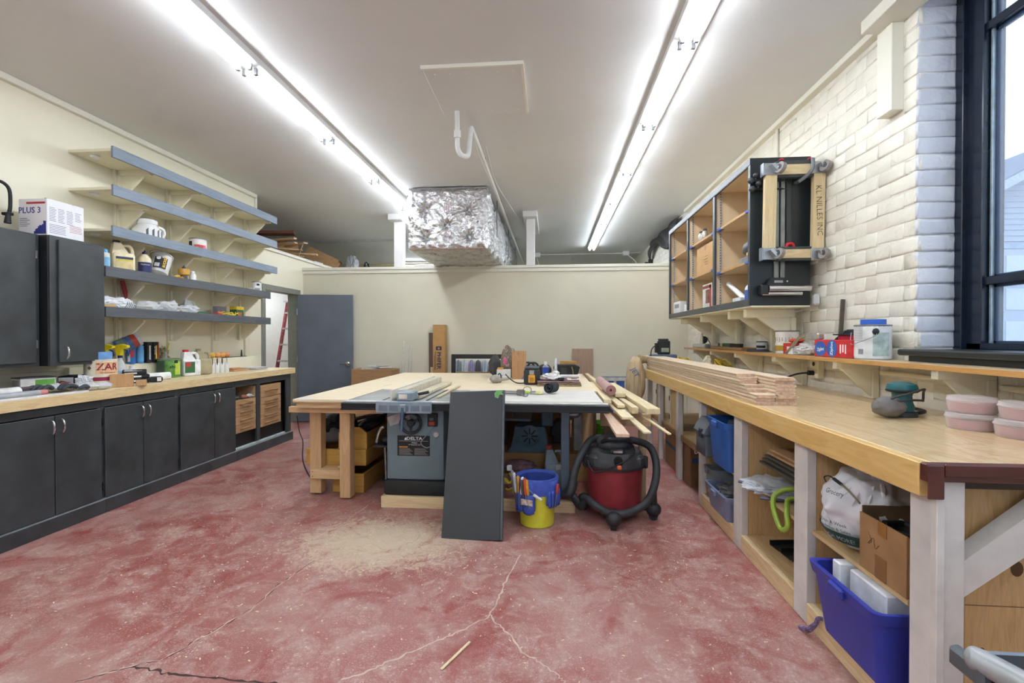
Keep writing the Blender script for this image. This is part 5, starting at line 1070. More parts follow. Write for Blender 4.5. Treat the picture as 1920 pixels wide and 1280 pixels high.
tl = [(-2.62, '#8c8f90', .40, 'grey handled screwdriver, leftmost in the bucket pockets', 'screwdriver'), (-2.50, '#c8cdd2', .39, 'steel nail set standing in the left bucket pocket', 'tool'), (-2.38, '#b9852e', .37, 'amber handled screwdriver in the left bucket pocket', 'screwdriver'), (-2.26, '#d8d9da', .375, 'white handled knife in the left bucket pocket', 'knife'), (-2.10, '#4a4d52', .36, 'black handled driver in the left bucket pocket', 'screwdriver'), (-1.98, '#c8542a', .37, 'orange handled chisel in the left bucket pocket', 'chisel'), (-1.86, '#d89a2c', .36, 'yellow handled chisel in the left bucket pocket', 'chisel'), (-.72, '#b93f3a', .32, 'red handled screwdriver hanging at the right of the bucket', 'screwdriver')]
for a, c, zt, lb, nm in tl:
    r = .177; x = -.10+r*math.cos(a); y = 3.385+r*math.sin(a); t = thing(nm, lb, 'tool', (x, y, .19), 0, 'tools in the bucket pockets', (random.uniform(-.08, .12), random.uniform(-.15, .15), 0))
    obj('handle', B().lathe([(.006, .06), (.010, .07), (.011, zt-.22), (.012, zt-.20), (.008, zt-.19), (0, zt-.19)], 12), plain(c, .4), t); obj('shank', B().cyl((0, 0, -.03), (0, 0, .062), .0035, n=8), STEEL, t)
# ---- shop vacuum
vc = thing('shop_vacuum', 'red and black shop vacuum with a thick hose wound round it', 'vacuum', (.485, 3.60, .0)); VR = plain('#8e2f35', .45, 0, .14, 9); VB = plain('#3a3b3d', .5, 0, .3, 7); VD = plain('#2a2b2d', .5, 0, .15)
obj('drum', B().lathe([(.175, .05), (.19, .055), (.195, .10), (.198, .11), (.21, .37), (.215, .375), (.215, .395), (.2, .395), (0, .39)], 40), VR, vc)
b = B()
for i in range(48): a = i*2*math.pi/48; b.box(-.004, .004, -.002, .004, .052, .098, 0, Matrix.Rotation(a, 4, 'Z') @ Matrix.Translation((0, -.194, 0)))
o = obj('drum_ribs', b, VR, vc); o['kind'] = 'stuff'
obj('lid', B().lathe([(.222, .392), (.226, .397), (.226, .425), (.214, .45), (.19, .50), (.15, .515), (0, .515)], 40), VB, vc)
obj('lid_lip', B().lathe([(.229, .385), (.234, .39), (.234, .405), (.228, .41)], 40, cap=False), VD, vc)
obj('motor_head', B().blob((0, 0, .545), (.135, .125, .075), 4, .05, 1.5, 2, .50), plain('#46474a', .45, 0, .35, 10), vc)
obj('head_handle', B().tube(bez([(-.10, -.07, .565), (-.06, -.13, .60), (.0, -.145, .605), (.07, -.13, .60), (.11, -.07, .565)], 6), .018, 10), VD, vc)
obj('switch_bezel', B().box(-.05, .05, -.19, -.135, .50, .535, .012), VD, vc); obj('switch_plate', B().box(-.032, .032, -.193, -.1895, .51, .527, .002), plain('#9f978f'), vc)
obj('blower_port', B().cyl((0, -.19, .455), (0, -.225, .45), .035, .032, 18), plain('#151515'), vc)
for s in (-1, 1):
    obj('latch', B().box(-.02, .02, -.012, .03, .37, .46, .008, Matrix.Rotation(s*1.35, 4, 'Z') @ Matrix.Translation((0, -.235, 0))), VD, vc)
    obj('side_block', B().box(-.05, .05, -.03, .03, .40, .48, .02, Matrix.Rotation(s*.95, 4, 'Z') @ Matrix.Translation((0, -.20, 0))), VB, vc)
for a, rc in ((-1.72, .315), (-.34, .29), (1.4, .26), (2.85, .232)):
    c = Vector((rc*math.cos(a), rc*math.sin(a), 0))
    k = obj('caster', B().blob((c.x, c.y, .078), (.055, .055, .052), 3, .03, 1, 1).tube([(c.x*.6, c.y*.6, .085), (c.x, c.y, .095)], .03, 10), VD, vc)
    obj('caster_wheel', B().cyl((c.x-.02*math.sin(a), c.y+.02*math.cos(a), .033), (c.x+.02*math.sin(a), c.y-.02*math.cos(a), .033), .0325, n=18), RUBBER, k)
    if abs(a+.34) < .01: obj('caster_arm', B().tube([(c.x*1.0, c.y, .10), (c.x*.98, c.y-.02, .26)], [.028, .022], 10), VD, vc)
def hose(pts, r=.029):
    P = bez(pts, 10); P2 = []
    for i in range(len(P)-1):
        n = max(1, int((P[i+1]-P[i]).length/.006))
        for j in range(n): P2.append(P[i].lerp(P[i+1], j/n))
    P2.append(P[-1]); return B().tube(P2, [r*(1.0 if i % 2 else .93) for i in range(len(P2))], 12)
HM = plain('#2f3133', .6, 0, .15)
obj('hose', hose([(-.05, .10, .56), (-.17, .0, .565), (-.24, -.08, .50), (-.29, -.13, .41), (-.315, -.16, .34), (-.325, -.175, .28)]), HM, vc, sharp=80)
obj('hose_cuff', B().tube(bez([(-.322, -.172, .30), (-.335, -.185, .245), (-.36, -.19, .205), (-.40, -.175, .195)], 5), [.036]*11+[.032]*5, 14), VD, vc)
obj('hose', hose([(-.34, -.02, .19), (-.30, -.06, .12), (-.26, -.12, .09), (-.22, -.16, .16), (-.17, -.25, .15), (-.05, -.29, .105), (.08, -.275, .12), (.20, -.23, .18), (.28, -.12, .29), (.315, .02, .40), (.28, .08, .50), (.17, .08, .545), (.10, .06, .55)]), HM, vc, sharp=80)
obj('power_cord', B().tube(bez([(.13, -.06, .54), (.12, -.16, .50), (.02, -.228, .45), (-.10, -.245, .40), (-.17, -.20, .37), (-.2, -.15, .40), (-.215, -.12, .44)], 8), .006, 8), INK, vc); obj('plug', B().box(-.015, .02, -.255, -.232, .405, .435, .007), plain('#c8552c', .5), vc)
# ================================================================== RIGHT SIDE
BT = .96
def bench_mat():
    m, nt, bs = nmat('varnished_plywood'); v = coords(nt, (1, .35, 1), rnd=False)
    n1 = noise(nt, v, 5.5, 6, .62, 2.2); n2 = noise(nt, coords(nt, (1, .06, 1), rnd=False), 120, 3)
    col = ramp(nt, n1, [(.26, '#ead2a8'), (.42, '#d6b27c'), (.50, '#ecd6ae'), (.58, '#dfbf8c'), (.72, '#f0dcb6')])
    col = mix(nt, .18, col, ramp(nt, n2, [(.35, '#a87a42'), (.6, '#e6cc9e')]))
    nt.links.new(col, bs.inputs['Base Color']); bs.inputs['Roughness'].default_value = .32
    bs.inputs['Coat Weight'].default_value = .6; bs.inputs['Coat Roughness'].default_value = .10; return m
VPLY = bench_mat(); FASC = wood('#dcb165', '#e8c380', 'Y', .35, .7, 2.5, coat=.4, grain=.15)
WPST = plain('#dbd6d0', .5, 0, .06, 9); MAH = wood('#4f2722', '#5f332c', 'X', .35, 1, 1)
PLYD = wood('#c6a06a', '#d8b786', 'Z', .6, .8, 3.5); PLYS = wood('#c9a775', '#d9bd8e', 'Y', .6, .8, 3); PLYN = wood('#c49d66', '#d6b482', 'Z', .55, .6, 4, knots=True)
bn = thing('workbench', 'long workbench with varnished plywood top along the brick wall', 'workbench', (1.62, 3.7, 0))
W('top', B().box(1.185, XR-.004, 1.555, 5.95, BT-.03, BT, .002), VPLY, bn)
W('front_fascia', B().box(1.15, 1.1845, 1.555, 5.95, .852, BT-.0005, .003), FASC, bn)
W('end_trim', B().box(1.152, XR-.004, 1.525, 1.5545, .905, BT+.001, .004), MAH, bn); W('end_trim_lip', B().box(1.20, XR-.004, 1.515, 1.5245, .925, BT+.002, .003), MAH, bn); W('corner_block', B().box(1.152, 1.20, 1.518, 1.5248, .853, BT-.002, .003), MAH, bn)
LEGY = [(5.82, 5.90), (5.26, 5.32), (4.50, 4.58), (3.83, 3.89), (3.04, 3.16), (2.285, 2.40)]
for y0, y1 in LEGY: W('leg', B().box(1.20, 1.245, y0, y1, .0005, .8515 if True else 0, .003), WPST, bn)
W('end_post', B().box(1.193, 1.29, 1.556, 1.65, .0005, .90, .004), WPST, bn); W('post_cap', B().box(1.186, 1.21, 1.53, 1.555, .0005, .852, .002), WPST, bn)
W('top_rail', B().box(1.246, 1.27, 1.70, 5.94, .83, .9295), PLYS, bn)
W('diagonal_brace', B().prism([(1.291, .52), (1.291, .635), (1.62, .90), (1.79, .90)], 'Y', 1.575, 1.635), WPST, bn)
W('end_panel', B().box(1.30, XR-.01, 1.672, 1.69, .0005, .86), PLYN, bn); W('end_panel_strip', B().box(1.291, 1.372, 1.655, 1.671, .0005, .86), wood('#a87f52', '#bb946a', 'Z', .6), bn); W('end_panel_joint', B().box(1.38, XR-.01, 1.6705, 1.6718, .452, .4545), plain('#7a5a36'), bn)
for kx, kz, kr in ((1.50, .61, .013), (1.545, .58, .020), (1.55, .645, .010), (1.44, .30, .009)): W('knot', B().lathe([(0, 0), (kr, 0), (kr, .0008)], 14, Matrix.Translation((kx, 1.6722, kz)) @ Matrix.Rotation(math.pi/2, 4, 'X') @ Matrix.Diagonal((1, 1.3, 1, 1))), plain('#5a3c1f', .6), bn)
W('top_cleat', B().box(1.30, XR-.01, 1.60, 1.65, .865, .904), plain('#3d3024'), bn)
text('SIG - Do not', .045, INK, bn, (1.318, 1.6545, .33), 'F', math.pi/2, 'handwriting', world=True); text('Throw out', .045, INK, bn, (1.353, 1.6545, .56), 'F', math.pi/2, 'handwriting', world=True)
# cubby bays
for k, (y0, y1) in enumerate(((1.70, 2.285), (2.40, 3.04), (3.16, 3.83))):
    W('divider', B().box(1.246, XR-.02, y1-.0, y1+.018, .0005, .83, .001), PLYD, bn)
    W('divider', B().box(1.246, XR-.02, y0-.018, y0, .0005, .83, .001), PLYD, bn)
    W('bottom_shelf', B().box(1.235, XR-.02, y0+.0005, y1-.0005, .082, .10, .001), PLYS, bn); W('kick_board', B().box(1.20, 1.234, y0+.001-.0, y1-.001, .0005, .10, .002), PINE, bn)
    W('middle_shelf', B().box(1.225, XR-.02, y0+.0005, y1-.0005, .425, .443, .001), PLYS, bn)
    W('back_panel', B().box(XR-.038, XR-.021, y0+.0005, y1-.0005, .1005, .83), PLYD, bn)
W('long_shelf', B().box(1.246, XR-.02, 3.90, 5.82, .405, .428, .001), PLYS, bn); W('shelf_lip', B().box(1.225, 1.2455, 3.90, 5.82, .38, .4285, .001), wood('#b08a58', '#c6a06c', 'Y'), bn)
W('rear_panel', B().box(XR-.04, XR-.022, 3.90, 5.93, .0005, .83), plain('#8d7552', .6), bn)
def sh(lab, nm, cat, o, grp=None): return tag(o, lab, cat, grp)
# --- flooring boards
FLW = wood('#dcc4a6', '#ead6bb', 'Y', .5, 1.2, 1.5); FLE = plain('#c9a78c', .6, 0, .15, 50)
FB = None; ords = ['bottom', 'second', 'third', 'fourth', 'fifth', 'sixth', 'seventh', 'top']
random.seed(17)
for col_, xc in (('left', 1.232), ('right', 1.345)):
    for i in range(8):
        yn = 2.775+random.uniform(-.012, .012)
        if col_ == 'left' and i > 2: yn = 2.86+.045*(i-2)+random.uniform(-.02, .02)
        if col_ == 'right' and i > 3: yn += .03*random.random()
        z = BT+.0006+.0198*i; x = xc+random.uniform(-.006, .006); lab = 'tongue-and-groove flooring board, %s of the %s-hand column of the stack' % (ords[i], col_)
        if FB is None:
            FB = thing('flooring_board', lab, 'board', (x, yn, z), 0, 'flooring boards on the workbench')
            obj('board', B().prism([(-.052, 0), (.052, 0), (.052, .006), (.059, .006), (.059, .012), (.052, .012), (.054, .0190), (-.054, .0190), (-.052, .012), (-.045, .012), (-.045, .007), (-.052, .007)], 'Y', .0, 3.05), FLW, FB)
            obj('end_grain', B().prism([(-.050, .0005), (.050, .0005), (.052, .0185), (-.052, .0185)], 'Y', -.0008, -.0001), FLE, FB)
        else: dup(FB, (x, yn, z), random.uniform(-.003, .003), lab, 'flooring boards on the workbench')
# --- sander
t = thing('sander', 'teal random orbit sander with grey dust bag on the workbench', 'sander', (1.74, 2.46, BT+.0005), .35); TEAL = plain('#1f5f66', .4, 0, .08)
obj('pad', B().lathe([(.062, 0), (.064, .004), (.06, .022), (.05, .026)], 28), plain('#2c2f31'), t); obj('housing', B().lathe([(.048, .026), (.05, .05), (.043, .07), (.04, .10), (.043, .115)], 28), TEAL, t); obj('cap', B().lathe([(.043, .115), (.06, .12), (.064, .138), (.058, .158), (.03, .168), (0, .169)], 28), TEAL, t)
obj('grip_band', B().lathe([(.061, .119), (.066, .124), (.066, .130), (.06, .134)], 28, cap=False), INK, t)
obj('dust_bag', B().blob((-.115, -.02, .052), (.085, .055, .05), 4, .10, 2, 5, .001), plain('#6f6a66', .8, 0, .1, 20), t); obj('bag_neck', B().tube([(-.06, 0, .055), (-.02, 0, .045)], .02, 12), INK, t)
obj('cord', B().tube(bez([(.06, -.02, .012), (.11, -.02, .014), (.18, .02, .014), (.22, .10, .014)], 6), .009, 8), INK, t); obj('cord_loop', B().tube(bez([(-.13, -.05, .10), (-.06, -.085, .125), (.02, -.085, .14), (.07, -.05, .12), (.075, -.045, .08), (.02, -.075, .085), (-.06, -.08, .09), (-.12, -.05, .085)], 6, True), .0055, 6, True), plain('#3a3330'), t)
# --- pink sanding discs in clear tubs
CT_ = clearm('#efe6e6', .30, .12, 'clear_tub'); PKD = plain('#b26a70', .8, 0, .08, 30)
spots_ = [((1.985, 2.13, BT), 'upper left clear tub of pink sanding discs'), ((1.79, 2.16, BT), 'lower left clear tub of pink sanding discs'), ((1.99, 1.90, BT), 'x'), ((1.83, 1.985, BT), 'y')]
def tub(lab, x, y, z, r=.082):
    t = thing('disc_tub', lab, 'tub', (x, y, z), random.uniform(0, 3), 'clear tubs of sanding discs')
    obj('tub', B().lathe([(r*.92, 0), (r*.95, .003), (r, .045), (r*1.04, .047), (r*1.04, .052), (r*1.0, .056), (r*.98, .066), (r*.6, .070), (0, .070)], 32), CT_, t)
    obj('discs', B().lathe([(r*.86, .003), (r*.86, .036), (0, .037)], 32), PKD, t); obj('label', B().lathe([(0, .0375), (r*.5, .0375), (r*.5, .038), (0, .038)], 24), plain('#c9a9a6'), t); return t
tub('lower left clear tub of pink sanding discs at the right picture edge', 1.79, 2.14, BT+.0006); tub('upper left clear tub of pink sanding discs, stacked on the lower left one', 1.80, 2.145, BT+.0712)
tub('lower right clear tub of pink sanding discs, nearest the bench end', 1.83, 1.96, BT+.0006); tub('upper right clear tub of pink sanding discs, cut by the picture edge', 1.85, 1.965, BT+.0712)
# --- outlet with plug
t = thing('wall_outlet', 'cream outlet box with a black plug under the wall shelf', 'outlet', (XR-.03, 3.78, 1.08)); W('box', B().box(XR-.05, XR-.001, 3.72, 3.84, 1.035, 1.185, .004), SHELFC, t)
W('socket', B().cyl((XR-.05, 3.78, 1.145), (XR-.052, 3.78, 1.145), .017, n=16), INK, t); W('plug', B().cyl((XR-.05, 3.78, 1.075), (XR-.09, 3.785, 1.075), .018, n=14), INK, t)
W('cord', B().tube(bez([(XR-.09, 3.785, 1.075), (XR-.15, 3.84, 1.06), (XR-.22, 4.0, .995), (XR-.28, 4.2, .968)], 8), .007, 8), INK, t)
tag(obj('wall_pipe', B().tube([(XR-.02, 1.5, 1.12), (XR-.02, 2.30, 1.12)], .016, 10).tube([(XR-.02, 2.48, 1.13), (XR-.02, 3.08, 1.13)], .016, 10), SHELFC), 'cream pipe along the bricks under the wall shelf', 'pipe')
# --- wall shelf with brackets
ws = thing('wall_shelf', 'long oak-edged wall shelf on cream brackets above the workbench', 'shelf', (1.94, 3.2, 1.19)); 
W('board', B().box(1.802, XR-.002, .2, 6.46, 1.196, 1.218, .001), wood('#cdb18a', '#dcc29c', 'Y', .4, 1, 2, coat=.3), ws); W('front_edge', B().box(1.797, 1.8018, .2, 6.46, 1.194, 1.219, .001), wood('#b9874a', '#cb9b5e', 'Y', .4), ws)
for y in (6.15, 5.5, 4.79, 4.0, 3.17, 2.39, 1.6, .8):
    k = W('bracket', B().box(1.815, XR-.003, y-.045, y-.005, 1.15, 1.1955, .003), SHELFC, ws)
    W('cleat', B().box(XR-.045, XR-.003, y-.045, y+.045, BT+.001, 1.1495, .003), SHELFC, k)
    W('gusset', B().prism([(1.84, 1.15), (1.90, 1.15), (XR-.046, 1.02), (XR-.046, .965)] if False else [(1.855, 1.1495), (XR-.046, 1.1495), (XR-.046, .975)], 'Y', y-.035, y-.015), SHELFC, k)
# --- open cabinet
_before = set(bpy.data.objects)
HX, HY0, HY1, HZ0, HZ1 = 1.62, 3.95, 6.48, 1.612, 2.775
INT = plain('#dac29e', .5, 0, .04, 6); FRB = plain('#3e4246', .4, 0, .1)
hc = thing('open_cabinet', 'open three-bay wall cabinet with black frame and tan shelves', 'cabinet', (1.85, 5.2, HZ0))
W('end_panel', B().box(HX, XR-.004, HY0, HY0+.018, HZ0, HZ1, .001), plain('#20262a', .35, 0, .1, 4), hc); W('far_panel', B().box(HX+.02, XR-.004, HY1-.018, HY1, HZ0, HZ1), INT, hc)
W('top_panel', B().box(HX+.02, XR-.004, HY0+.0185, HY1-.0185, HZ1-.02, HZ1), INT, hc); W('bottom_panel', B().box(HX+.02, XR-.004, HY0+.0185, HY1-.0185, HZ0, HZ0+.02), INT, hc); W('underside', B().box(HX+.01, XR-.004, HY0+.001, HY1-.001, HZ0-.012, HZ0-.0005), SHELFC, hc); W('back_panel', B().box(XR-.02, XR-.005, HY0+.0185, HY1-.0185, HZ0+.0205, HZ1-.0205), INT, hc)
BY = [(3.985, 4.745), (4.80, 5.62), (5.665, 6.44)]
for y in (4.775, 5.645): W('partition', B().box(HX+.02, XR-.021, y-.012, y+.012, HZ0+.0205, HZ1-.0205), INT, hc)
b = B(); b.box(HX, HX+.0195, HY0+.0185, HY0+.04, HZ0, HZ1, .001); b.box(HX, HX+.0195, HY1-.04, HY1, HZ0, HZ1, .001); b.box(HX, HX+.0195, 4.75, 4.80, HZ0+.06, HZ1-.06, .001); b.box(HX, HX+.0195, 5.625, 5.665, HZ0+.06, HZ1-.06, .001); b.box(HX, HX+.0195, HY0+.04, HY1-.04, HZ0, HZ0+.055, .001); b.box(HX, HX+.0195, HY0+.04, HY1-.04, HZ1-.055, HZ1, .001)
W('face_frame', b, FRB, hc); b = B(); b.box(HX-.0025, HX-.0005, HY0, HY1, HZ1-.05, HZ1-.004); W('frame_strip', b, FRB, hc)  # thin strip along the top rail in the frame's own colour
SHZ = [(2.395, 1.980), (2.395, 2.035), (2.40, 2.055)]; BTP = plain('#3a62b4', .6)
for (y0, y1), zs in zip(BY, SHZ):
    for z in zs:
        s = W('shelf', B().box(HX+.022, XR-.021, y0+.0275 if y0 < 4 else y0-.012, y1+.01, z-.019, z), INT, hc)
        for ya, yb in ((y0+.0, y0+.11), (y1-.10, y1)): W('blue_tape', B().box(HX+.0197, HX+.06, max(ya, 3.98), yb, z-.0195, z+.0006), BTP, s)
        W('front_edge', B().box(HX+.0205, HX+.0218, max(y0, 3.99), y1, z-.019, z), plain('#b98d55', .5), s)
for y0, y1 in BY:
    st = B(); st.box(HX+.05, HX+.066, y1+.006, y1+.0095, HZ0+.03, HZ1-.03); W('shelf_standard', st, plain('#c9ccce', .35, .5), hc)
    b = B()
    for i in range(44): z = HZ0+.045+i*.0255; b.box(HX+.053, HX+.063, y1+.0045, y1+.006, z, z+.009)
    o = W('standard_slots', b, plain('#5a5c60'), hc); o['kind'] = 'stuff'
for y in (4.2, 4.55, 5.35, 6.1):
    k = W('bracket', B().box(HX+.06, XR-.003, y-.025, y+.025, HZ0-.085, HZ0-.0125, .005), SHELFC, hc); W('gusset', B().prism([(HX+.16, HZ0-.0855), (XR-.04, HZ0-.0855), (XR-.04, HZ0-.28)], 'Y', y-.012, y+.012), SHELFC, k); W('cleat', B().box(XR-.04, XR-.003, y-.045, y+.045, 1.2195, HZ0-.0855, .003), SHELFC, k)
# things in the open cabinet
def bx(nm, lab, x0, x1, y0, y1, z0, z1, c, cat='box', bv=.003, grp=None): return tag(obj(nm, B().box(x0, x1, y0, y1, z0, z1, bv), plain(c, .6)), lab, cat, grp)
t = thing('cardboard_box', 'tan cardboard box with faint print in the middle bay of the open cabinet', 'box', (1.76, 5.15, 2.0355)); W('box', B().box(1.655, 1.95, 4.86, 5.40, 2.0355, 2.325, .004), plain('#bf9763', .7, 0, .05), t)
W('flap', B().box(1.66, 1.95, 4.865, 4.885, 2.3255, 2.38, .002, None), CARD, t); b = B()
for i in range(4): b.box(1.6535, 1.6548, 5.05, 5.05+.12*(.7+.3*((i*5) % 3)/2), 2.20-i*.028, 2.206-i*.028)
W('print', b, plain('#8c6c45'), t); W('tape', B().box(1.6535, 1.6548, 5.10, 5.16, 2.27, 2.3255), plain('#a98457'), t)
for i, y in enumerate((5.28, 5.40)):
    bottle('small dark-topped bottle, %s of the pair on the upper middle shelf' % ('right' if i == 0 else 'left'), (1.70, y, 2.3955), .032, .13, plain('#b5aea5', .3, .3), plain('#4a4a4c'), None, .6, .5, group='bottles on the upper middle shelf')
t = thing('tool_carton', 'white and red carton with product picture in the bottom of the middle bay', 'box', (1.72, 5.1, HZ0+.0208)); W('box', B().box(1.66, 1.85, 4.95, 5.22, HZ0+.0208, HZ0+.30, .003), plain('#d9d4cc'), t); W('picture', B().box(1.6585, 1.6598, 4.96, 5.12, HZ0+.10, HZ0+.24), plain('#6d4436', .5, 0, .5, 12), t); W('red_band', B().box(1.6584, 1.6598, 4.955, 5.0, HZ0+.06, HZ0+.28), plain('#a8322c'), t); W('top_band', B().box(1.6584, 1.6598, 4.96, 5.21, HZ0+.255, HZ0+.285), plain('#8a3b30'), t)
bottle('white bottle beside the red and white carton in the middle bay', (1.70, 4.87, HZ0+.0208), .035, .22, WHITE, WHITE, plain('#c23a3a'), .7, .4)
bottle('white squeeze bottle with blue label in the nearest bay of the open cabinet', (1.70, 4.13, HZ0+.0208), .042, .20, WHITE, WHITE, plain('#3c63b2'), .65, .4, tip=True)
t = thing('caulk_tube', 'white caulk tube leaning in the nearest bay of the open cabinet', 'tube', (1.75, 4.3, HZ0+.02)); W('tube', B().cyl((1.72, 4.22, HZ0+.05), (1.72, 4.66, HZ0+.25), .022, n=14), WHITE, t)
bx('white_pad', 'white pad lying beside the squeeze bottle in the nearest bay', 1.65, 1.75, 4.22, 4.38, HZ0+.0208, HZ0+.09, '#dcdcdc')
t = thing('biscuit_joiner', 'dark grey power tool on the lower shelf of the nearest bay', 'tool', (1.72, 4.15, 1.9806)); W('body', B().blob((1.75, 4.17, 2.10), (.09, .12, .08), 3, .15, 2, 4, 2.02), plain('#4a4d51', .5), t); W('base', B().box(1.66, 1.82, 4.03, 4.26, 1.9808, 2.03, .006), plain('#8f9397', .4, .5), t); W('yellow_part', B().box(1.66, 1.70, 4.04, 4.12, 2.0305, 2.06, .004), plain('#cdb04a'), t)
bx('white_sheet_pack', 'pale upright pack leaning on the top shelf of the nearest bay', 1.72, 1.95, 3.99, 4.03, 2.3955, 2.66, '#d9c9a8')
tag(obj('dark_tool_case', B().blob((1.80, 4.18, 2.475), (.08, .10, .06), 3, .2, 2, 4, 2.3955), plain('#3b342e')), 'dark tool lying on the top shelf of the nearest bay', 'tool')
bx('white_box', 'white box on the upper shelf of the far bay', 1.70, 1.95, 5.70, 5.86, 2.4005, 2.56, '#dcdad6'); bx('brown_box', 'brown box behind the white box in the far bay', 1.76, 1.95, 5.88, 6.1, 2.4005, 2.64, '#9c7652')
t = thing('yellow_sleeve', 'yellow and white pack on the lower shelf of the far bay', 'pack', (1.75, 5.75, 2.0555)); W('pack', B().box(1.70, 1.88, 5.70, 5.82, 2.0555, 2.35, .003), plain('#e6e2d2'), t); W('yellow_band', B().box(1.6985, 1.6998, 5.70, 5.82, 2.20, 2.345), plain('#d9c43a'), t); W('green_band', B().box(1.6985, 1.6998, 5.70, 5.76, 2.09, 2.14), plain('#7f9a4a'), t)
t = thing('switch_plate_box', 'white box with grey print at the bottom of the far bay', 'box', (1.70, 6.2, HZ0+.0208)); W('box', B().box(1.65, 1.80, 6.05, 6.35, HZ0+.0208, HZ0+.20, .003), WHITE, t); W('print', B().box(1.6485, 1.6498, 6.10, 6.30, HZ0+.12, HZ0+.17), plain('#8f9296'), t)
tag(obj('white_roll', B().lathe([(.02, 0), (.05, .002), (.05, .12), (.02, .122)], 20, Matrix.Translation((1.70, 5.85, HZ0+.0210))), WHITE), 'white roll beside the white box at the bottom of the far bay', 'roll')
for o in set(bpy.data.objects)-_before:
    if o.parent is None: o.location = Vector(o.location)+Vector((-.053, -.13, -.010))
# --- dolly, roller stand and clamps on the end panel
dl = thing('dolly', 'pale wood furniture dolly with four casters hung on the cabinet end', 'dolly', (1.85, 3.72, 1.94)); DW = wood('#cdb68a', '#ddc9a0', 'Z', .55, 1, 1.5); DWX = wood('#cdb68a', '#ddc9a0', 'X', .55, 1, 1.5); CARP = plain('#44494a', .9, 0, .1)
Y0, Y1 = 3.70, 3.74
W('left_stile', B().prism([(1.623, 1.96), (1.704, 1.96), (1.718, 2.668), (1.633, 2.668)], 'Y', Y0, Y1), DW, dl); rs = W('right_stile', B().prism([(1.975, 1.94), (2.055, 1.94), (2.068, 2.678), (1.985, 2.678)], 'Y', Y0, Y1), DW, dl)
W('top_rail', B().box(1.7185, 1.984, Y0+.006, Y1, 2.592, 2.668, .002), DWX, dl); W('bottom_rail', B().box(1.706, 1.9745, Y0+.006, Y1, 1.955, 2.022, .002), DWX, dl)
for x0_, x1_, z0_, z1_ in ((1.7185, 1.984, 2.6685, 2.698), (1.7185, 1.984, 2.57, 2.5915), (1.7065, 1.974, 2.0225, 2.042), (1.7065, 1.974, 1.936, 1.9545)): W('carpet_pad', B().box(x0_, x1_, Y0+.008, Y1+.01, z0_, z1_, .003), CARP, dl)
M_ = Matrix.Translation((2.15, Y0-.0015, 2.36)) @ Matrix.Rotation(.04, 4, 'Y')
text('KL NILLES INC', .060, INK, dl, (2.021, Y0-.0012, 2.31), 'F', -math.pi/2+.035, 'handwriting', world=True, bold=-.001)
W('red_strap_end', B().box(1.735, 1.765, Y0-.004, Y0+.03, 2.6985, 2.712, .004), plain('#b8232f'), dl); W('red_strap_end', B().box(1.945, 1.975, Y0-.004, Y0+.03, 2.6985, 2.712, .004), plain('#b8232f'), dl)
for cx, cz in ((1.673, 2.632), (2.022, 2.635), (1.666, 1.988), (2.015, 1.983)):
    k = W('caster_plate', B().box(cx-.052, cx+.045, Y0-.006, Y0-.0005, cz-.045, cz+.045, .002), plain('#a9adaf', .35, .7), dl)
    dx = 0 if cx < 2 else -.03
    if cx < 2: W('corner_iron', B().box(cx-.06, cx-.0525, Y0-.006, Y1+.012, cz-.05, cz+.05, .002), plain('#8f979f', .4, .6), dl)
    W('fork', B().prism([(cx-.022, cz+.02), (cx+.0, cz+.03), (cx+.04, cz-.012), (cx+.022, cz-.03)], 'Y', Y0-.055, Y0-.0065), plain('#b9bdbf', .3, .8), k)
    W('wheel', B().cyl((cx+dx+.030, Y0-.058, cz-.005), (cx+dx+.058, Y0-.050, cz-.012), .042, n=22), plain('#8c8783', .6, 0, .1), k); W('wheel_hub', B().cyl((cx+dx+.027, Y0-.0585, cz-.005), (cx+dx+.030, Y0-.058, cz-.005), .024, n=18), plain('#55585c', .4, .4), k); W('axle', B().cyl((cx+dx+.020, Y0-.060, cz-.005), (cx+dx+.0265, Y0-.0585, cz-.005), .010, n=10), CHROME, k)
_b2 = set(bpy.data.objects)
rst = thing('roller_stand', 'black roller stand with chrome rollers hung on the cabinet end', 'stand', (1.87, 3.92, 1.73))
for x in (1.80, 1.845): W('post', B().box(x, x+.032, 3.927, 3.948, 1.80, 2.62, .003), plain('#8f948e', .35, .4), rst)
W('black_tube', B().box(1.885, 1.925, 3.927, 3.948, 2.078, 2.628, .004), plain('#3a3f40', .3, .2), rst)
W('head', B().prism([(1.72, 1.765), (1.76, 1.83), (2.02, 1.83), (2.045, 1.80), (2.045, 1.765)], 'Y', 3.90, 3.926), plain('#1c1f21', .35), rst); W('roller', B().cyl((1.735, 3.885, 1.745), (2.045, 3.885, 1.745), .024, n=20), CHROME, rst); W('roller', B().cyl((1.69, 3.89, 1.705), (1.985, 3.89, 1.705), .014, n=16), CHROME, rst); W('roller_mount', B().box(1.675, 1.7345, 3.87, 3.926, 1.70, 1.775, .006), plain('#1c1f21', .35), rst); W('head_label', B().box(1.785, 1.85, 3.898, 3.8996, 1.79, 1.808), plain('#9aa0a4'), rst); W('screws', B().cyl((1.88, 3.8997, 1.80), (1.88, 3.896, 1.80), .007, n=10), CHROME, rst)
for o in set(bpy.data.objects)-_b2:
    if o.parent is None: o.location = Vector(o.location)+Vector((-.055, -.13, -.015))
tag(obj('red_clamp_pad', B().tube(bez([(1.81, 3.752, 2.036), (1.815, 3.75, 2.065), (1.85, 3.75, 2.07), (1.865, 3.752, 2.036)], 4), .014, 8), plain('#c01f2c', .4)), 'small red clamp pad on the lower rail of the hung dolly', 'clamp')
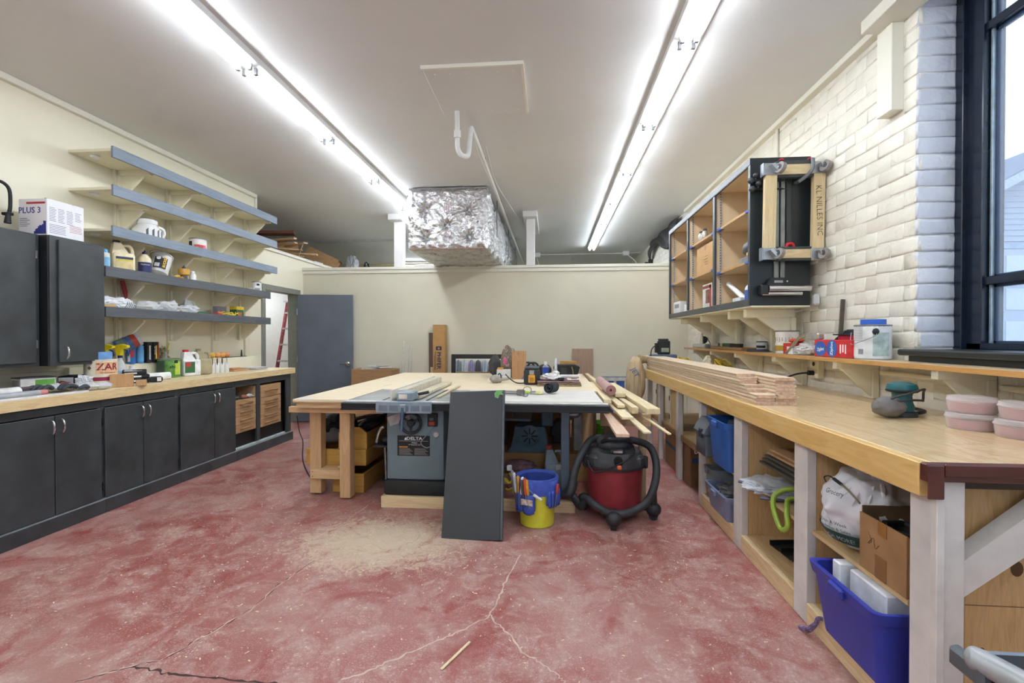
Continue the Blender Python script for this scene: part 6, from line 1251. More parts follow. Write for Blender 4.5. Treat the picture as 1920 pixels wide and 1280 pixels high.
for i, (z, x0_) in enumerate(((2.575, 1.545), (2.51, 1.555))):
    t = thing('bar_clamp', 'black clamp with ball ends behind the dolly, %s of the two' % ('upper' if i == 0 else 'lower'), 'clamp', (1.60, 3.79, z), 0, 'black clamps on the cabinet end'); W('bar', B().cyl((x0_+.03, 3.785, z), (1.84, 3.808, z), .010, n=8), INK, t); W('ball_end', B().blob((x0_+.01, 3.783, z), (.024, .024, .024), 3, 0), plain('#3a3d40', .4), t); W('ball_knob', B().blob((1.595+.02*i, 3.78, z+.04), (.022, .022, .022), 3, 0), plain('#33363a', .4), t); W('knob_stem', B().cyl((1.595+.02*i, 3.782, z+.02), (1.595+.02*i, 3.782, z+.008), .008, n=8), INK, t)
t = thing('spring_clamp', 'grey spring clamp hooked over the dolly\'s top rail', 'clamp', (1.92, 3.7, 2.55)); W('arm', B().tube(bez([(1.965, 3.685, 2.70), (1.96, 3.68, 2.62), (1.91, 3.685, 2.56), (1.86, 3.688, 2.525)], 6), .013, 8), plain('#74797c', .4, .4), t); W('tip', B().blob((1.848, 3.688, 2.518), (.018, .015, .015), 2, 0), INK, t)
tag(obj('white_bracket', B().box(2.028, XR-.004, 3.77, 3.8185, 1.602, 1.69, .012), plain('#d3d5d4', .4)), 'small white bracket at the lower corner of the cabinet end', 'bracket')
# --- on the wall shelf
WS = 1.2195
t = thing('flat_iron', 'old clothes iron standing on its heel on a plastic tray', 'iron', (1.93, 6.08, WS+.05)); W('sole', B().prism([(6.02, WS+.052), (6.14, WS+.052), (6.10, WS+.15), (6.06, WS+.205), (6.03, WS+.14)], 'X', 1.90, 1.915), CHROME, t); W('body', B().blob((1.94, 6.08, WS+.10), (.04, .05, .048), 3, .1, 2, 3, WS+.052), plain('#2a2b2d'), t); W('cord', B().tube(bez([(1.95, 6.05, WS+.11), (1.94, 5.97, WS+.13), (1.93, 5.88, WS+.09), (1.93, 5.82, WS+.055)], 6), .006, 6), plain('#4a463a'), t)
t = thing('clear_tray', 'crumpled clear plastic tray near the far end of the wall shelf', 'tray', (1.92, 6.0, WS)); W('tray', B().box(1.85, 2.02, 5.80, 6.28, WS+.0005, WS+.05, .012), clearm('#d9d6d6', .55, .2, 'clear_tray_plastic'), t)
tag(obj('steel_jar', B().lathe([(.03, 0), (.032, .003), (.032, .05), (.028, .055), (0, .055)], 18, Matrix.Translation((1.86, 5.70, WS+.0005))), plain('#8d9a9c', .3, .5)), 'small metal jar beside the clear plastic tray', 'jar')
t = thing('box_level', 'green and black level lying on the wall shelf', 'level', (1.95, 5.2, WS)); W('body', B().box(1.93, 1.97, 4.95, 5.55, WS+.03, WS+.065, .003), INK, t); W('green_section', B().box(1.928, 1.972, 5.2, 5.4, WS+.029, WS+.066, .002), plain('#2f5a36'), t); W('pale_section', B().box(1.928, 1.972, 5.42, 5.5, WS+.029, WS+.066), plain('#b7b09a'), t)
bx('brown_board', 'brown board lying under the level on the wall shelf', 1.87, 2.03, 4.75, 5.62, WS+.0005, WS+.029, '#a07c52', 'board')
t = thing('black_white_tin', 'small black and white patterned tin on dark discs', 'can', (1.93, 4.44, WS+.0222)); obj('tin', B().lathe([(.042, 0), (.044, .002), (.044, .065), (.042, .067), (0, .066)], 22), plain('#c9ccd0', .4), t); obj('pattern', band(.0447, .012, .035, 2.2, 5.0), INK, t); obj('lid', B().lathe([(.045, .064), (.046, .066), (.046, .073), (0, .073)], 22), plain('#2d2f33'), t)
for i in range(3): tag(obj('sanding_disc', B().lathe([(0, 0), (.11-.012*i, 0), (.11-.012*i, .006), (0, .006)], 28, Matrix.Translation((1.92, 4.46+.02*i, WS+.0005+.007*i))), plain(['#5d5a60', '#6b6870', '#55525a'][i], .7)), 'dark grinding disc under the patterned tin, %s of three' % ['lowest', 'middle', 'top'][i], 'disc', 'dark grinding discs')
t = can('white can with drips and yellow label on the wall shelf', (1.93, 3.98, WS+.0005), .085, .185, plain('#ece9e2', .4), plain('#e6e2d8'), (.04, .5)); obj('yellow_band', band(.0868, .03, .065, 2.2, 5.2), plain('#b99a2c'), t); obj('brown_band', band(.0868, .022, .029, 2.2, 5.2), plain('#9a5a3c'), t)
b = B(); random.seed(2)
for i in range(7): a = 3.0+i*.28; b.tube([(.0865*math.cos(a), .0865*math.sin(a), .13), (.0865*math.cos(a+.03), .0865*math.sin(a+.03), .105), (.0865*math.cos(a-.02), .0865*math.sin(a-.02), .09+.02*(i % 2))], .0013, 4)
obj('drips', b, plain('#5a4a2c'), t)
t = thing('drill_box', 'red and white small box with a clear bag beside the white can', 'box', (1.90, 3.78, WS)); W('box', B().box(1.84, 1.93, 3.72, 3.85, WS+.0005, WS+.085, .003), plain('#e0dfe0'), t); W('red_end', B().box(1.838, 1.932, 3.80, 3.852, WS+.001, WS+.086), plain('#c5322f'), t); W('red_top', B().box(1.839, 1.931, 3.719, 3.80, WS+.06, WS+.0865), plain('#c9352c'), t); W('red_lid', B().blob((1.90, 3.77, WS+.105), (.05, .06, .02), 3, .1), plain('#cf4a2a'), t)
t = thing('clear_bag', 'crumpled clear bag under the spray gun on the wall shelf', 'bag', (1.89, 3.5, WS)); W('film', B().blob((1.90, 3.585, WS+.042), (.085, .115, .05), 4, .4, 2.6, 8, WS+.0005, True), clearm('#e6e4e2', .5, .15, 'clear_bag3'), t); W('bits', B().blob((1.90, 3.58, WS+.02), (.05, .08, .02), 3, .4, 3, 2, WS+.001), plain('#b7a692', .6, 0, .4, 40), t)
t = thing('heat_gun', 'chrome bent-nozzle tool lying over the clear bag', 'tool', (1.86, 3.55, WS+.09)); W('tube', B().tube(bez([(1.84, 3.80, WS+.01), (1.845, 3.74, WS+.05), (1.85, 3.66, WS+.115), (1.86, 3.58, WS+.145), (1.87, 3.48, WS+.145)], 8), .013, 12), plain('#b9b2a6', .25, .9), t); W('tip', B().cyl((1.84, 3.815, WS+.004), (1.84, 3.795, WS+.018), .006, .012, 10), plain('#e0dcd6', .3, .8), t); W('handle', B().box(1.85, 1.90, 3.40, 3.56, WS+.11, WS+.165, .012), plain('#a9a39b', .35, .4), t)
t = thing('pry_bar', 'flat dark steel bar standing upright against the brick wall', 'bar', (2.02, 3.44, WS)); W('bar', B().box(-.014, .014, -.006, .006, 0, .40, .002, Matrix.Translation((2.035, 3.47, WS+.001)) @ Matrix.Rotation(.06, 4, 'Y')), plain('#5d544a', .5, .4), t)
t = thing('parts_bin', 'black and red open parts bin behind the red box', 'bin', (1.98, 3.2, WS)); RB = plain('#b51f34', .45)
W('back_bin', B().prism([(3.10, WS+.0005), (3.42, WS+.0005), (3.42, WS+.10), (3.36, WS+.185), (3.10, WS+.185)], 'X', 2.02, 2.06), plain('#2c3038', .4), t); W('red_front', B().box(1.96, 2.019, 3.10, 3.36, WS+.0005, WS+.145, .004), RB, t); W('side', B().prism([(1.955, WS+.0005), (2.019, WS+.0005), (2.019, WS+.18), (1.955, WS+.12)], 'Y', 3.365, 3.385), plain('#33373f', .4), t); W('rim', B().box(1.95, 2.02, 3.10, 3.40, WS+.1455, WS+.155, .002), plain('#2c3038', .4), t)
t = thing('bag_box', 'red and blue box of zip bags with white brand lettering on the wall shelf', 'box', (1.88, 3.2, WS)); ZB = plain('#2461b5', .4); ZR = plain('#c8272c', .4)
W('box', B().box(1.84, 1.93, 3.02, 3.42, WS+.0005, WS+.115, .003), ZR, t)
W('blue_oval', B().lathe([(0, 0), (.052, 0), (.052, .0012), (0, .0012)], 28, Matrix.Translation((1.8395, 3.345, WS+.055)) @ Matrix.Rotation(-math.pi/2, 4, 'Y') @ Matrix.Diagonal((.95, 1.25, 1, 1))), ZB, t); W('blue_oval', B().lathe([(0, 0), (.055, 0), (.055, .0012), (0, .0012)], 28, Matrix.Translation((1.8394, 3.215, WS+.058)) @ Matrix.Rotation(-math.pi/2, 4, 'Y')), ZB, t)
WT = plain('#f0f0f0', .4)
text('Ziploc', .032, WT, t, (1.8375, 3.34, WS+.05), 'L', .12, 'brand_lettering', world=True, bold=.0006); text('Ziploc', .036, WT, t, (1.8375, 3.215, WS+.058), 'L', math.pi/2, 'brand_lettering', world=True, bold=.0006)
for i in range(3): W('white_print', B().box(1.8386, 1.8396, 3.118-.026*i, 3.13-.026*i, WS+.028+.008*(i % 2), WS+.085), WT, t)
W('yellow_badge', B().box(1.8386, 1.8396, 3.395, 3.415, WS+.05, WS+.075), plain('#e6c9b8'), t)
t = can('large grey-white gallon can with wire bail and blue tape roll on it', (1.945, 2.99, WS+.0005), .092, .205, plain('#cfd2d4', .45), plain('#dadcdd'), (.03, .97))
b = B()
for i in range(9):
    for j in range(8):
        a = 2.9+j*.09; b.bm.faces.new([b.bm.verts.new((.0942*math.cos(x), .0942*math.sin(x), z)) for x, z in ((a, .19-i*.010), (a+.08, .19-i*.010), (a+.08, .194-i*.010), (a, .194-i*.010))])
o = obj('small_print', b, plain('#a9adb2'), t); o['kind'] = 'stuff'
obj('bar_code', band(.0943, .03, .06, 3.35, 3.65), plain('#84878b'), t); obj('green_print', band(.0941, .02, .16, 4.15, 5.1), plain('#a9bcb8', .5, 0, .25, 18), t); obj('white_panel', band(.0942, .015, .07, 2.8, 3.3), WHITE, t)
obj('bail', B().tube(bez([(.094*math.cos(4.3), .094*math.sin(4.3), .165), (-.05, -.10, .14), (-.10, -.03, .10), (-.105, .03, .09), (-.08, .07, .16)], 6), .002, 5), STEEL, t); obj('bail_ear', B().blob((.0945*math.cos(4.3), .0945*math.sin(4.3), .165), (.018, .016, .02), 2, .1), INK, t)
t = thing('tape_roll', 'bright blue tape roll lying on the grey-white gallon can', 'tape', (1.945, 2.985, WS+.2085)); obj('roll', B().lathe([(.04, 0), (.064, 0), (.064, .030), (.04, .030), (.04, 0)], 28, cap=False), plain('#2f66c8', .5), t); obj('core', B().lathe([(.037, .001), (.04, .001), (.04, .029), (.037, .029), (.037, .001)], 28, cap=False), CARD, t)
# --- under the bench
t = thing('shopping_bag', 'full white shopping bag with green store lettering on the bench shelf', 'bag', (1.45, 2.05, .4435)); q = B().blob((1.37, 2.10, .615), (.19, .165, .172), 5, .16, 2.2, 6, .4437); q.blob((1.38, 2.09, .755), (.07, .08, .07), 4, .35, 2.4, 12, None, True); W('bag', q, plain('#dcdce0', .4, 0, .04, 6), t)
random.seed(5); b = B()
for i in range(9): a = 2.0+i*.30; b.tube(bez([(1.37+.03*math.cos(a), 2.09+.04*math.sin(a), .77), (1.37+.11*math.cos(a), 2.09+.11*math.sin(a), .735), (1.37+.18*math.cos(a), 2.10+.155*math.sin(a), .66)], 5), [.010]*6+[.008, .007, .006, .004, .002], 6)
W('folds', b, plain('#dcdce0', .4, 0, .04, 6), t)
GRT = plain('#214a3c', .6)
def baglet(s, size, z, yc, m, r=.19, nm='lettering'):
    o = text(s, size, m, t, (0, 0, 0), 'U', 0, nm); 
    for v in o.data.vertices:
        u = v.co.x/.19; a = 3.47+u; rr = .203+.012
        zz = z+v.co.y; k = math.sqrt(max(.05, 1-((zz-.615)/.19)**2))
        v.co = Vector((1.36+(.200*k+.008)*math.cos(a), yc+(.174*k+.008)*math.sin(a), zz)) - Vector(t.location)
    return o
gb = B(); gb.grid(lambda u, v: Vector((1.36+(.197*math.sqrt(1-((.488+.05*v-.615)/.19)**2)+.004)*math.cos(2.5+1.9*u), 2.10+(.172*math.sqrt(1-((.488+.05*v-.615)/.19)**2)+.004)*math.sin(2.5+1.9*u), .488+.05*v)), 16, 4); W('green_band', gb, GRT, t)
baglet('MUCH, MORE!', .027, .512, 2.10, plain('#e9ece9')); baglet('7 Days A Week', .020, .578, 2.10, GRT); baglet('Low Prices & Sales', .020, .552, 2.10, GRT); baglet('Grocery', .026, .70, 2.10, GRT)
t = thing('carton', 'torn open brown cardboard box on the bench shelf beside the white bag', 'box', (1.30, 1.80, .4435)); K = plain('#a77f55', .75, 0, .08, 8)
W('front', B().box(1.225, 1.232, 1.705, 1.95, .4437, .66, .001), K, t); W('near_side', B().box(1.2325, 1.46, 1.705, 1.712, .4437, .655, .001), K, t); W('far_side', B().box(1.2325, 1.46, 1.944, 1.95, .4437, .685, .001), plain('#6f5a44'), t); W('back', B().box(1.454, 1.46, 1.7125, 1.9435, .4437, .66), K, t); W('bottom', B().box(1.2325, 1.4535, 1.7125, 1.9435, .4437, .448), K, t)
W('brown_tape', B().box(1.2235, 1.2247, 1.80, 1.845, .61, .661), plain('#9a6a35', .4), t); W('brown_tape', B().box(1.2235, 1.2247, 1.80, 1.86, .4437, .53), plain('#93683c', .4), t); W('scribble', B().tube(bez([(1.2245, 1.90, .60), (1.2245, 1.88, .57), (1.2245, 1.90, .555), (1.2245, 1.87, .585), (1.2245, 1.86, .55), (1.2245, 1.84, .57)], 5), .0015, 4), plain('#6b4d30'), t)
tag(obj('black_cable', B().tube(bez([(1.30+.05*math.cos(i*1.9), 1.83+.06*math.sin(i*1.9), .60+.006*i) for i in range(9)], 6), .012, 8).box(1.26, 1.40, 1.76, 1.90, .4485, .60, .02), plain('#1a1a1c')), 'black coiled cable in the torn cardboard box', 'cable')
t = thing('bungee_hook', 'steel hooked cord reaching from the white bag to the cardboard box', 'cord', (1.25, 2.0, .69)); W('cord', B().tube(bez([(1.225, 1.95, .69), (1.225, 2.03, .72), (1.228, 2.12, .735)], 6), .004, 6), plain('#7d7350'), t); W('hook', B().tube(bez([(1.228, 2.12, .735), (1.226, 2.16, .738), (1.224, 2.19, .722), (1.224, 2.17, .705), (1.224, 2.15, .712)], 6), .003, 6), INK, t); W('sleeve', B().cyl((1.2262, 2.07, .728), (1.228, 2.125, .735), .007, n=8), INK, t)
tag(obj('grey_cable_coil', B().tube([(1.62+.08*math.cos(a), 1.82+.03*math.sin(a), .62+.11*math.sin(a)) for a in [i*.5 for i in range(25)]], .011, 8).box(1.55, 1.72, 1.76, 1.88, .4437, .66, .03), plain('#3a3d42')), 'dark appliance with pale cable behind the torn cardboard box', 'appliance')
# big blue tote
def tote(lab, x0, x1, y0, y1, z0, z1, col, nm='tote', grp=None, rim=.018):
    t = thing(nm, lab, 'bin', ((x0+x1)/2, (y0+y1)/2, z0), 0, grp); xc, yc = (x0+x1)/2, (y0+y1)/2; w2, d2, h = (x1-x0)/2, (y1-y0)/2, z1-z0; k = .86
    b = B(); rings = []
    def rr(sx, sy, z, r=.03):
        out = []
        for qx, qy, a0 in ((1, 1, 0), (-1, 1, 90), (-1, -1, 180), (1, -1, 270)):
            for j in range(4): a = math.radians(a0+30*j); out.append(b.bm.verts.new((qx*(sx-r)+r*math.cos(a), qy*(sy-r)+r*math.sin(a), z)))
        return out
    rings = [rr(w2*k, d2*k, .0), rr(w2*.97, d2*.97, h-.045), rr(w2*1.0, d2*1.0, h-.043), rr(w2+.008, d2+.008, h-.002), rr(w2, d2, h), rr(w2*.95, d2*.95, h-.004), rr(w2*k*.97, d2*k*.97, .008)]
    b.skinrings(rings); obj('tub', b, col, t)
    b = B(); b.box(-w2-.02, -w2+.002, -d2*.22, d2*.22, h-.05, h-.008, .008); obj('grip', b, col, t)
    b = B()
    for yy in (-.4, .0, .4): b.box(-w2*.965, -w2*.955+.001, yy*d2-.004, yy*d2+.004, h*.1, h*.8, .001, Matrix.Translation((.0, 0, 0)))
    return t
TB = plain('#2c3aa0', .4, 0, .07, 5)
t = tote('big royal blue tote full of white foam sticking out of the lowest bench bay', 1.13, 1.72, 1.712, 2.13, .1006, .385, TB)
tag(obj('foam_block', B().box(1.18, 1.42, 2.00, 2.05, .112, .4245 if False else .422, .004, None), plain('#e9ebef', .6)), 'tall white foam slab at the left in the big blue tote', 'foam', 'foam in the blue tote'); tag(obj('foam_block', B().box(1.20, 1.60, 1.765, 1.97, .115, .42, .005), plain('#e4e7ee', .6)), 'big white foam block at the right in the big blue tote', 'foam', 'foam in the blue tote')
t = thing('tile_stack', 'stack of dark slate tiles beside the big blue tote', 'tiles', (1.32, 2.2, .1006))
for i in range(6): W('tile', B().box(1.26+.004*(i % 2), 1.40, 2.16, 2.26-.003*(i % 3), .1006+i*.0112, .1006+i*.0112+.010, .0015), plain('#3c4440', .5), t)
tag(obj('rope_end', B().tube(bez([(1.20, 2.15, .105), (1.185, 2.16, .10), (1.18, 2.17, .07), (1.16, 2.20, .03), (1.15, 2.24, .012), (1.165, 2.20, .02), (1.18, 2.175, .06)], 6), .009, 8), plain('#7b6c8e', .8, 0, .4, 60)), 'red and blue rope end hanging by the big blue tote', 'rope')
# bay 2
t = thing('flat_cartons', 'stack of flattened dark-edged cartons on the middle bench shelf', 'box', (1.45, 2.62, .66))
for i in range(5): W('sheet', B().box(1.25+.015*i, 1.95, 2.43, 2.90, -.0, .012, .001, Matrix.Translation((0, 0, .60+.018*i)) ), CARD if i > 2 else plain('#4a463e'), t)
for y in (2.50, 2.84): W('prop', B().box(1.5, 1.9, y-.02, y+.02, .515, .5995), plain('#4a463e'), t)
t = thing('wrapped_rods', 'long plastic-wrapped grey rods sticking out of the middle bench bay', 'rods', (1.45, 2.7, .4435)); q = B()
for i in range(7): W('rod', B().cyl((1.16+.02*(i % 3), 2.98-.05*i, .458+.016*(i % 3)), (1.98, 2.56-.016*i, .458+.016*(i % 3)), .010, n=8), plain(['#5a6067', '#8a9097', '#6c747c'][i % 3], .35, .3), t)
W('film', B().blob((1.30, 2.82, .482), (.16, .17, .036), 4, .35, 3, 5, .4437, True), clearm('#dfe3e9', .4, .15, 'clear_film'), t)
tag(obj('green_hose', B().tube(bez([(1.72, 2.60, .66 if False else .46), (1.45, 2.56, .50), (1.30, 2.60, .535), (1.215, 2.62, .50), (1.195, 2.60, .43), (1.20, 2.53, .35), (1.205, 2.47, .385), (1.215, 2.50, .46), (1.28, 2.56, .50), (1.5, 2.47, .50)], 8), .013, 10), plain('#93ad3e', .4)), 'lime green air hose looped over the shelf of the middle bay', 'hose')
t = thing('drip_trays', 'black plastic channels lying in the bottom of the middle bay', 'channel', (1.35, 2.6, .1006))
for i in range(3): W('channel', B().prism([(-.045, 0), (.045, 0), (.05, .028), (.042, .028), (.038, .006), (-.038, .006), (-.042, .028), (-.05, .028)], 'Y', 0, .46, Matrix.Translation((1.32+.0*i, 2.86-.13*i, .1012+.012*i)) @ Matrix.Rotation(-1.45, 4, 'Z')), plain('#1e2122', .35), t)
bx('grey_panel_box', 'grey upright box at the back of the middle bay\'s lower shelf', 1.70, 1.98, 2.75, 2.86, .1006, .40, '#8f9193')
# bay 1
t = tote('mid blue recycling tote sticking out on the far bench shelf', 1.155, 1.60, 3.18, 3.56, .4436, .775, plain('#2f5fa8', .45, 0, .1, 6)); 
tag(obj('bin_contents', B().blob((1.40, 3.37, .73), (.15, .13, .06), 3, .35, 2.5, 5), plain('#47525a', .6, 0, .3, 20)), 'dark odds and ends heaped in the mid blue tote', 'scrap')
t = thing('toolbox', 'grey plastic toolbox with lid and latch on the far bench shelf', 'toolbox', (1.33, 3.72, .4436)); TG = plain('#596069', .45, 0, .08)
W('base', B().box(1.155, 1.55, 3.59, 3.822, .4436, .625, .02, seg=2), TG, t); W('lid', B().prism([(1.145, .626), (1.56, .626), (1.55, .66), (1.50, .725), (1.20, .725), (1.155, .66)], 'Y', 3.575, 3.826), plain('#6a7079', .45, 0, .06), t); W('lid_rim', B().box(1.140, 1.565, 3.57, 3.828, .615, .632, .004), TG, t); W('latch', B().box(1.135, 1.156, 3.63, 3.69, .585, .655, .005), plain('#2c2f33'), t)
t = tote('small slate-blue tub of odds and ends on the lower far bench shelf', 1.165, 1.50, 3.20, 3.62, .1006, .275, plain('#76829d', .45, 0, .06)); tag(obj('tub_contents', B().blob((1.33, 3.42, .25), (.12, .16, .05), 3, .5, 3, 7), plain('#6d6f72', .6, 0, .4, 25)), 'grey hardware heaped in the small slate-blue tub', 'scrap')
t = tote('grey open tray tipped behind the slate-blue tub', 1.22, 1.55, 3.635, 3.815, .1006, .34, plain('#7d8588', .5, 0, .1)); 
tag(obj('black_case', B().box(1.55, 1.85, 3.25, 3.6, .1006, .34, .02), plain('#2c2f33')), 'black case behind the slate-blue tub', 'case')
# far open part
t = thing('large_carton', 'large open cardboard box with blue stripes on the floor under the bench', 'box', (1.55, 4.75, .0005)); KB = plain('#a4825f', .75, 0, .06, 6); BS_ = plain('#3d5d86', .6)
W('front', B().box(1.252, 1.26, 4.30, 5.20, .0008, .355, .001), KB, t); W('near_side', B().box(1.2605, 1.90, 4.30, 4.308, .0008, .355, .001), plain('#8d6c4c', .75), t); W('far_side', B().box(1.2605, 1.90, 5.192, 5.20, .0008, .355, .001), KB, t); W('back', B().box(1.892, 1.90, 4.3085, 5.1915, .0008, .355), KB, t); W('bottom', B().box(1.2605, 1.8915, 4.3085, 5.1915, .0008, .008), KB, t)
W('blue_stripe', B().box(1.2505, 1.2518, 4.62, 5.195, .20, .235), BS_, t); W('blue_stripe', B().box(1.27, 1.88, 4.2985, 4.2998, .215, .26), BS_, t)
b = B()
for i in range(3): b.box(1.35, 1.62-.05*i, 4.2985, 4.2998, .15-i*.04, .168-i*.04)
W('red_print', b, plain('#8a4a42'), t); W('grey_contents', B().blob((1.45, 4.8, .30), (.16, .32, .06), 4, .4, 2.5, 4), plain('#8b9096', .4, .2, .2), t)
for i, (y0, y1, lb) in enumerate(((4.66, 5.10, 'pale wood cabinet door leaning under the bench, nearer one'), (5.40, 5.72, 'pale wood cabinet door leaning under the bench, farther one'))):
    t = thing('loose_cabinet_door', lb, 'cabinet door', (1.29, (y0+y1)/2, .4285), 0, 'loose cabinet doors'); W('panel', B().box(1.275, 1.295, y0, y1, .4288, .79, .002), wood('#c5a46f', '#d6b985', 'Z'), t); W('frame', B().box(1.268, 1.2745, y1-.05, y1, .4288, .79), plain('#d8cfba'), t)
    for z in (.50, .70): W('hinge', B().box(1.262, 1.2678, y1-.02, y1+.004, z-.025, z+.025, .002), plain('#5a4a38'), t)
tag(obj('grey_slab', B().prism([(4.02, .4288), (4.45, .4288), (4.45, .78), (4.30, .79)], 'X', 1.50, 1.53), plain('#5d666c', .5)), 'grey sheet leaning behind the toolbox under the bench', 'sheet')
tag(obj('white_plank', B().box(-.30, .30, -.012, .012, -.06, .06, .002, Matrix.Translation((1.42, 4.2, .66)) @ Matrix.Rotation(math.pi/2, 4, 'Z') @ Matrix.Rotation(-.65, 4, 'Y')), plain('#cfcac0')), 'pale board leaning diagonally under the bench', 'wood')
t = thing('green_drill', 'dark green power tools heaped beside the toolbox', 'tools', (1.36, 4.05, .4288)); W('body', B().blob((1.36, 4.05, .495), (.09, .12, .065), 3, .35, 2.5, 6, .4288), plain('#3c4a44', .5, 0, .3, 15), t); W('green_knob', B().blob((1.285, 4.06, .475), (.035, .04, .03), 3, .1), plain('#2f6b4c', .4), t); W('wire', B().tube(bez([(1.25, 3.99, .43), (1.222, 3.96, .40), (1.215, 4.03, .37), (1.222, 4.06, .41)], 6), .004, 6), plain('#cfcac0'), t)
# --- far end of the bench: machine with dust bag, tool, cords
t = thing('dust_bag', 'beige cloth dust bag with blue brand mark hanging at the far bench end', 'bag', (1.03, 5.75, .55)); q = B().blob((1.03, 5.78, .82), (.115, .13, .30), 5, .10, 1.8, 3)
W('bag', q, plain('#c0aa87', .85, 0, .05, 12), t); W('neck', B().tube([(1.08, 5.80, 1.08), (1.16, 5.84, 1.08), (1.22, 5.86, 1.06)], [.06, .045, .04], 14), plain('#b39c78', .85), t); b = B()
for i in range(5): a = 3.5+i*.42; b.tube(bez([(1.03+.07*math.cos(a), 5.78+.08*math.sin(a), 1.05), (1.03+.115*math.cos(a), 5.78+.13*math.sin(a), .85), (1.03+.09*math.cos(a), 5.78+.10*math.sin(a), .60)], 6), .009, 6)
W('folds', b, plain('#c0aa87', .85, 0, .05, 12), t); text('JET', .085, plain('#3d6fa6'), t, (1.0, 5.644, .93), 'F', -1.1, 'brand_lettering', world=True)
t = thing('thickness_machine', 'blue-grey bench machine with black motor at the far end of the workbench', 'machine', (1.38, 5.82, BT)); MB_ = plain('#5d6b84', .45, 0, .1)
W('bed', B().box(1.22, 1.55, 5.86, 5.945, BT+.0005, 1.14, .01), MB_, t); W('outlet', B().cyl((1.215, 5.90, 1.06), (1.10, 5.90, 1.07), .05, .045, 16) if False else B().box(1.20, 1.2195, 5.87, 5.94, 1.0, 1.12), MB_, t); W('motor', B().box(1.32, 1.47, 5.87, 5.94, 1.1405, 1.31, .012), plain('#20231f', .45), t); W('motor_plate', B().box(1.36, 1.45, 5.866, 5.8695, 1.17, 1.22), plain('#8d9a8c'), t); W('switch', B().box(1.29, 1.3195, 5.88, 5.93, 1.16, 1.28, .004), INK, t); W('cable', B().tube(bez([(1.29, 5.87, 1.25), (1.24, 5.86, 1.2), (1.23, 5.853, 1.08), (1.26, 5.85, 1.0)], 6), .007, 6), INK, t); W('top_cap', B().box(1.33, 1.45, 5.88, 5.93, 1.3105, 1.335, .006), plain('#2c302c'), t)
random.seed(31)
for j, (xc, yc, lb) in enumerate(((1.62, 5.72, 'tangle of yellow cord at the far bench end, left one'), (1.88, 5.25, 'tangle of yellow and white cord behind the flooring boards, right one'))):
    pts = []
    for i in range(40): a = i*.75+random.uniform(-.2, .2); pts.append((xc+.10*math.cos(a)*random.uniform(.4, 1), yc+.15*math.sin(a)*random.uniform(.4, 1), BT+.014+.13*abs(math.sin(i*.41))*random.uniform(.5, 1.1)))
    tag(obj('cord_tangle', B().tube(bez(pts, 4), .0075, 6), plain('#cdb02c', .4, 0, .1)), lb, 'cord', 'yellow cord tangles')
tag(obj('white_rag', B().blob((1.78, 5.45, BT+.09), (.06, .07, .09), 3, .3, 2.4, 3, BT+.0005), plain('#d3cbb2')), 'pale rag among the yellow cords', 'rag')
# --- stand at the bottom right corner
t = thing('tool_cart', 'black cart top with a rounded grey steel handle at the lower right corner', 'cart', (1.05, .85, 0)); GT = plain('#a7abab', .4, .2, .1)
W('top', B().box(.872, 1.45, .55, 1.05, .655, .688, .006), plain('#191b1e', .4), t); W('top_edge', B().box(.868, 1.452, 1.046, 1.056, .662, .690, .003), plain('#9298a0', .35, .4), t)
W('handle', B().tube(bez([(.845, 1.02, .70), (.87, .98, .70), (.93, .80, .70), (1.0, .6, .70)], 6), [.008, .016, .02, .0235, .024, .024, .024]+[.024]*12, 14), GT, t); W('handle_socket', B().box(.842, .868, .98, 1.06, .655, .70, .008), plain('#5d6569', .4, .3), t)
for x, y in ((.90, .6), (.90, 1.0), (1.4, .6), (1.4, 1.0)): W('leg', B().box(x-.02, x+.02, y-.02, y+.02, .0005, .6545, .002), plain('#24272a', .4), t)
CR1 = [(-1.456, 3.698), (-1.488, 3.407), (-1.49, 3.027), (-1.426, 2.691), (-1.459, 2.487), (-1.481, 2.395), (-1.479, 2.209), (-1.511, 2.095), (-1.571, 1.933), (-1.621, 1.818), (-1.71, 1.759), (-1.792, 1.701), (-1.854, 1.653)]
CR2 = [(-0.191, 2.864), (-0.212, 2.714), (-0.255, 2.515), (-0.27, 2.383), (-0.297, 2.232), (-0.379, 2.129), (-0.482, 2.032), (-0.58, 1.952), (-0.67, 1.872), (-0.737, 1.81), (-0.821, 1.751)]
CR3 = [(-0.297, 2.232), (-0.243, 2.152), (-0.179, 2.08), (-0.132, 1.99), (-0.066, 1.942)]
CR4 = [(-1.71, 1.747), (-1.599, 1.741), (-1.522, 1.727), (-1.381, 1.727), (-1.216, 1.715), (-1.063, 1.716)]
CR5 = [(-0.066, 1.942), (-0.017, 1.895), (0.037, 1.84), (0.057, 1.813)]
# ================================================================== ON THE BIG TABLE, AND THE LUMBER BESIDE IT
T = TZ+.0006
t = thing('tool_case', 'black battery tool case with orange latch on the big table', 'case', (-.20, 4.92, T)); W('body', B().box(-.285, -.115, 4.85, 4.99, T, T+.165, .022, seg=2), plain('#26282a', .5), t); W('lid', B().box(-.28, -.12, 4.86, 4.985, T+.1655, T+.195, .012), plain('#5d6166', .45), t); W('handle', B().tube(bez([(-.25, 4.92, T+.19), (-.22, 4.92, T+.225), (-.16, 4.92, T+.225), (-.13, 4.92, T+.19)], 5), .010, 8), INK, t)
l = W('latch', B().box(-.235, -.165, 4.838, 4.8495, T+.025, T+.105, .003), plain('#dd9a22', .4), t); W('catch', B().box(-.225, -.175, 4.835, 4.8495, T+.106, T+.155, .003), plain('#8f8c86', .4), l)
b = B()
for i in range(4): b.box(-.222, -.178, 4.8365, 4.838, T+.04+i*.011, T+.044+i*.011)
W('latch_print', b, plain('#3a3226'), l)
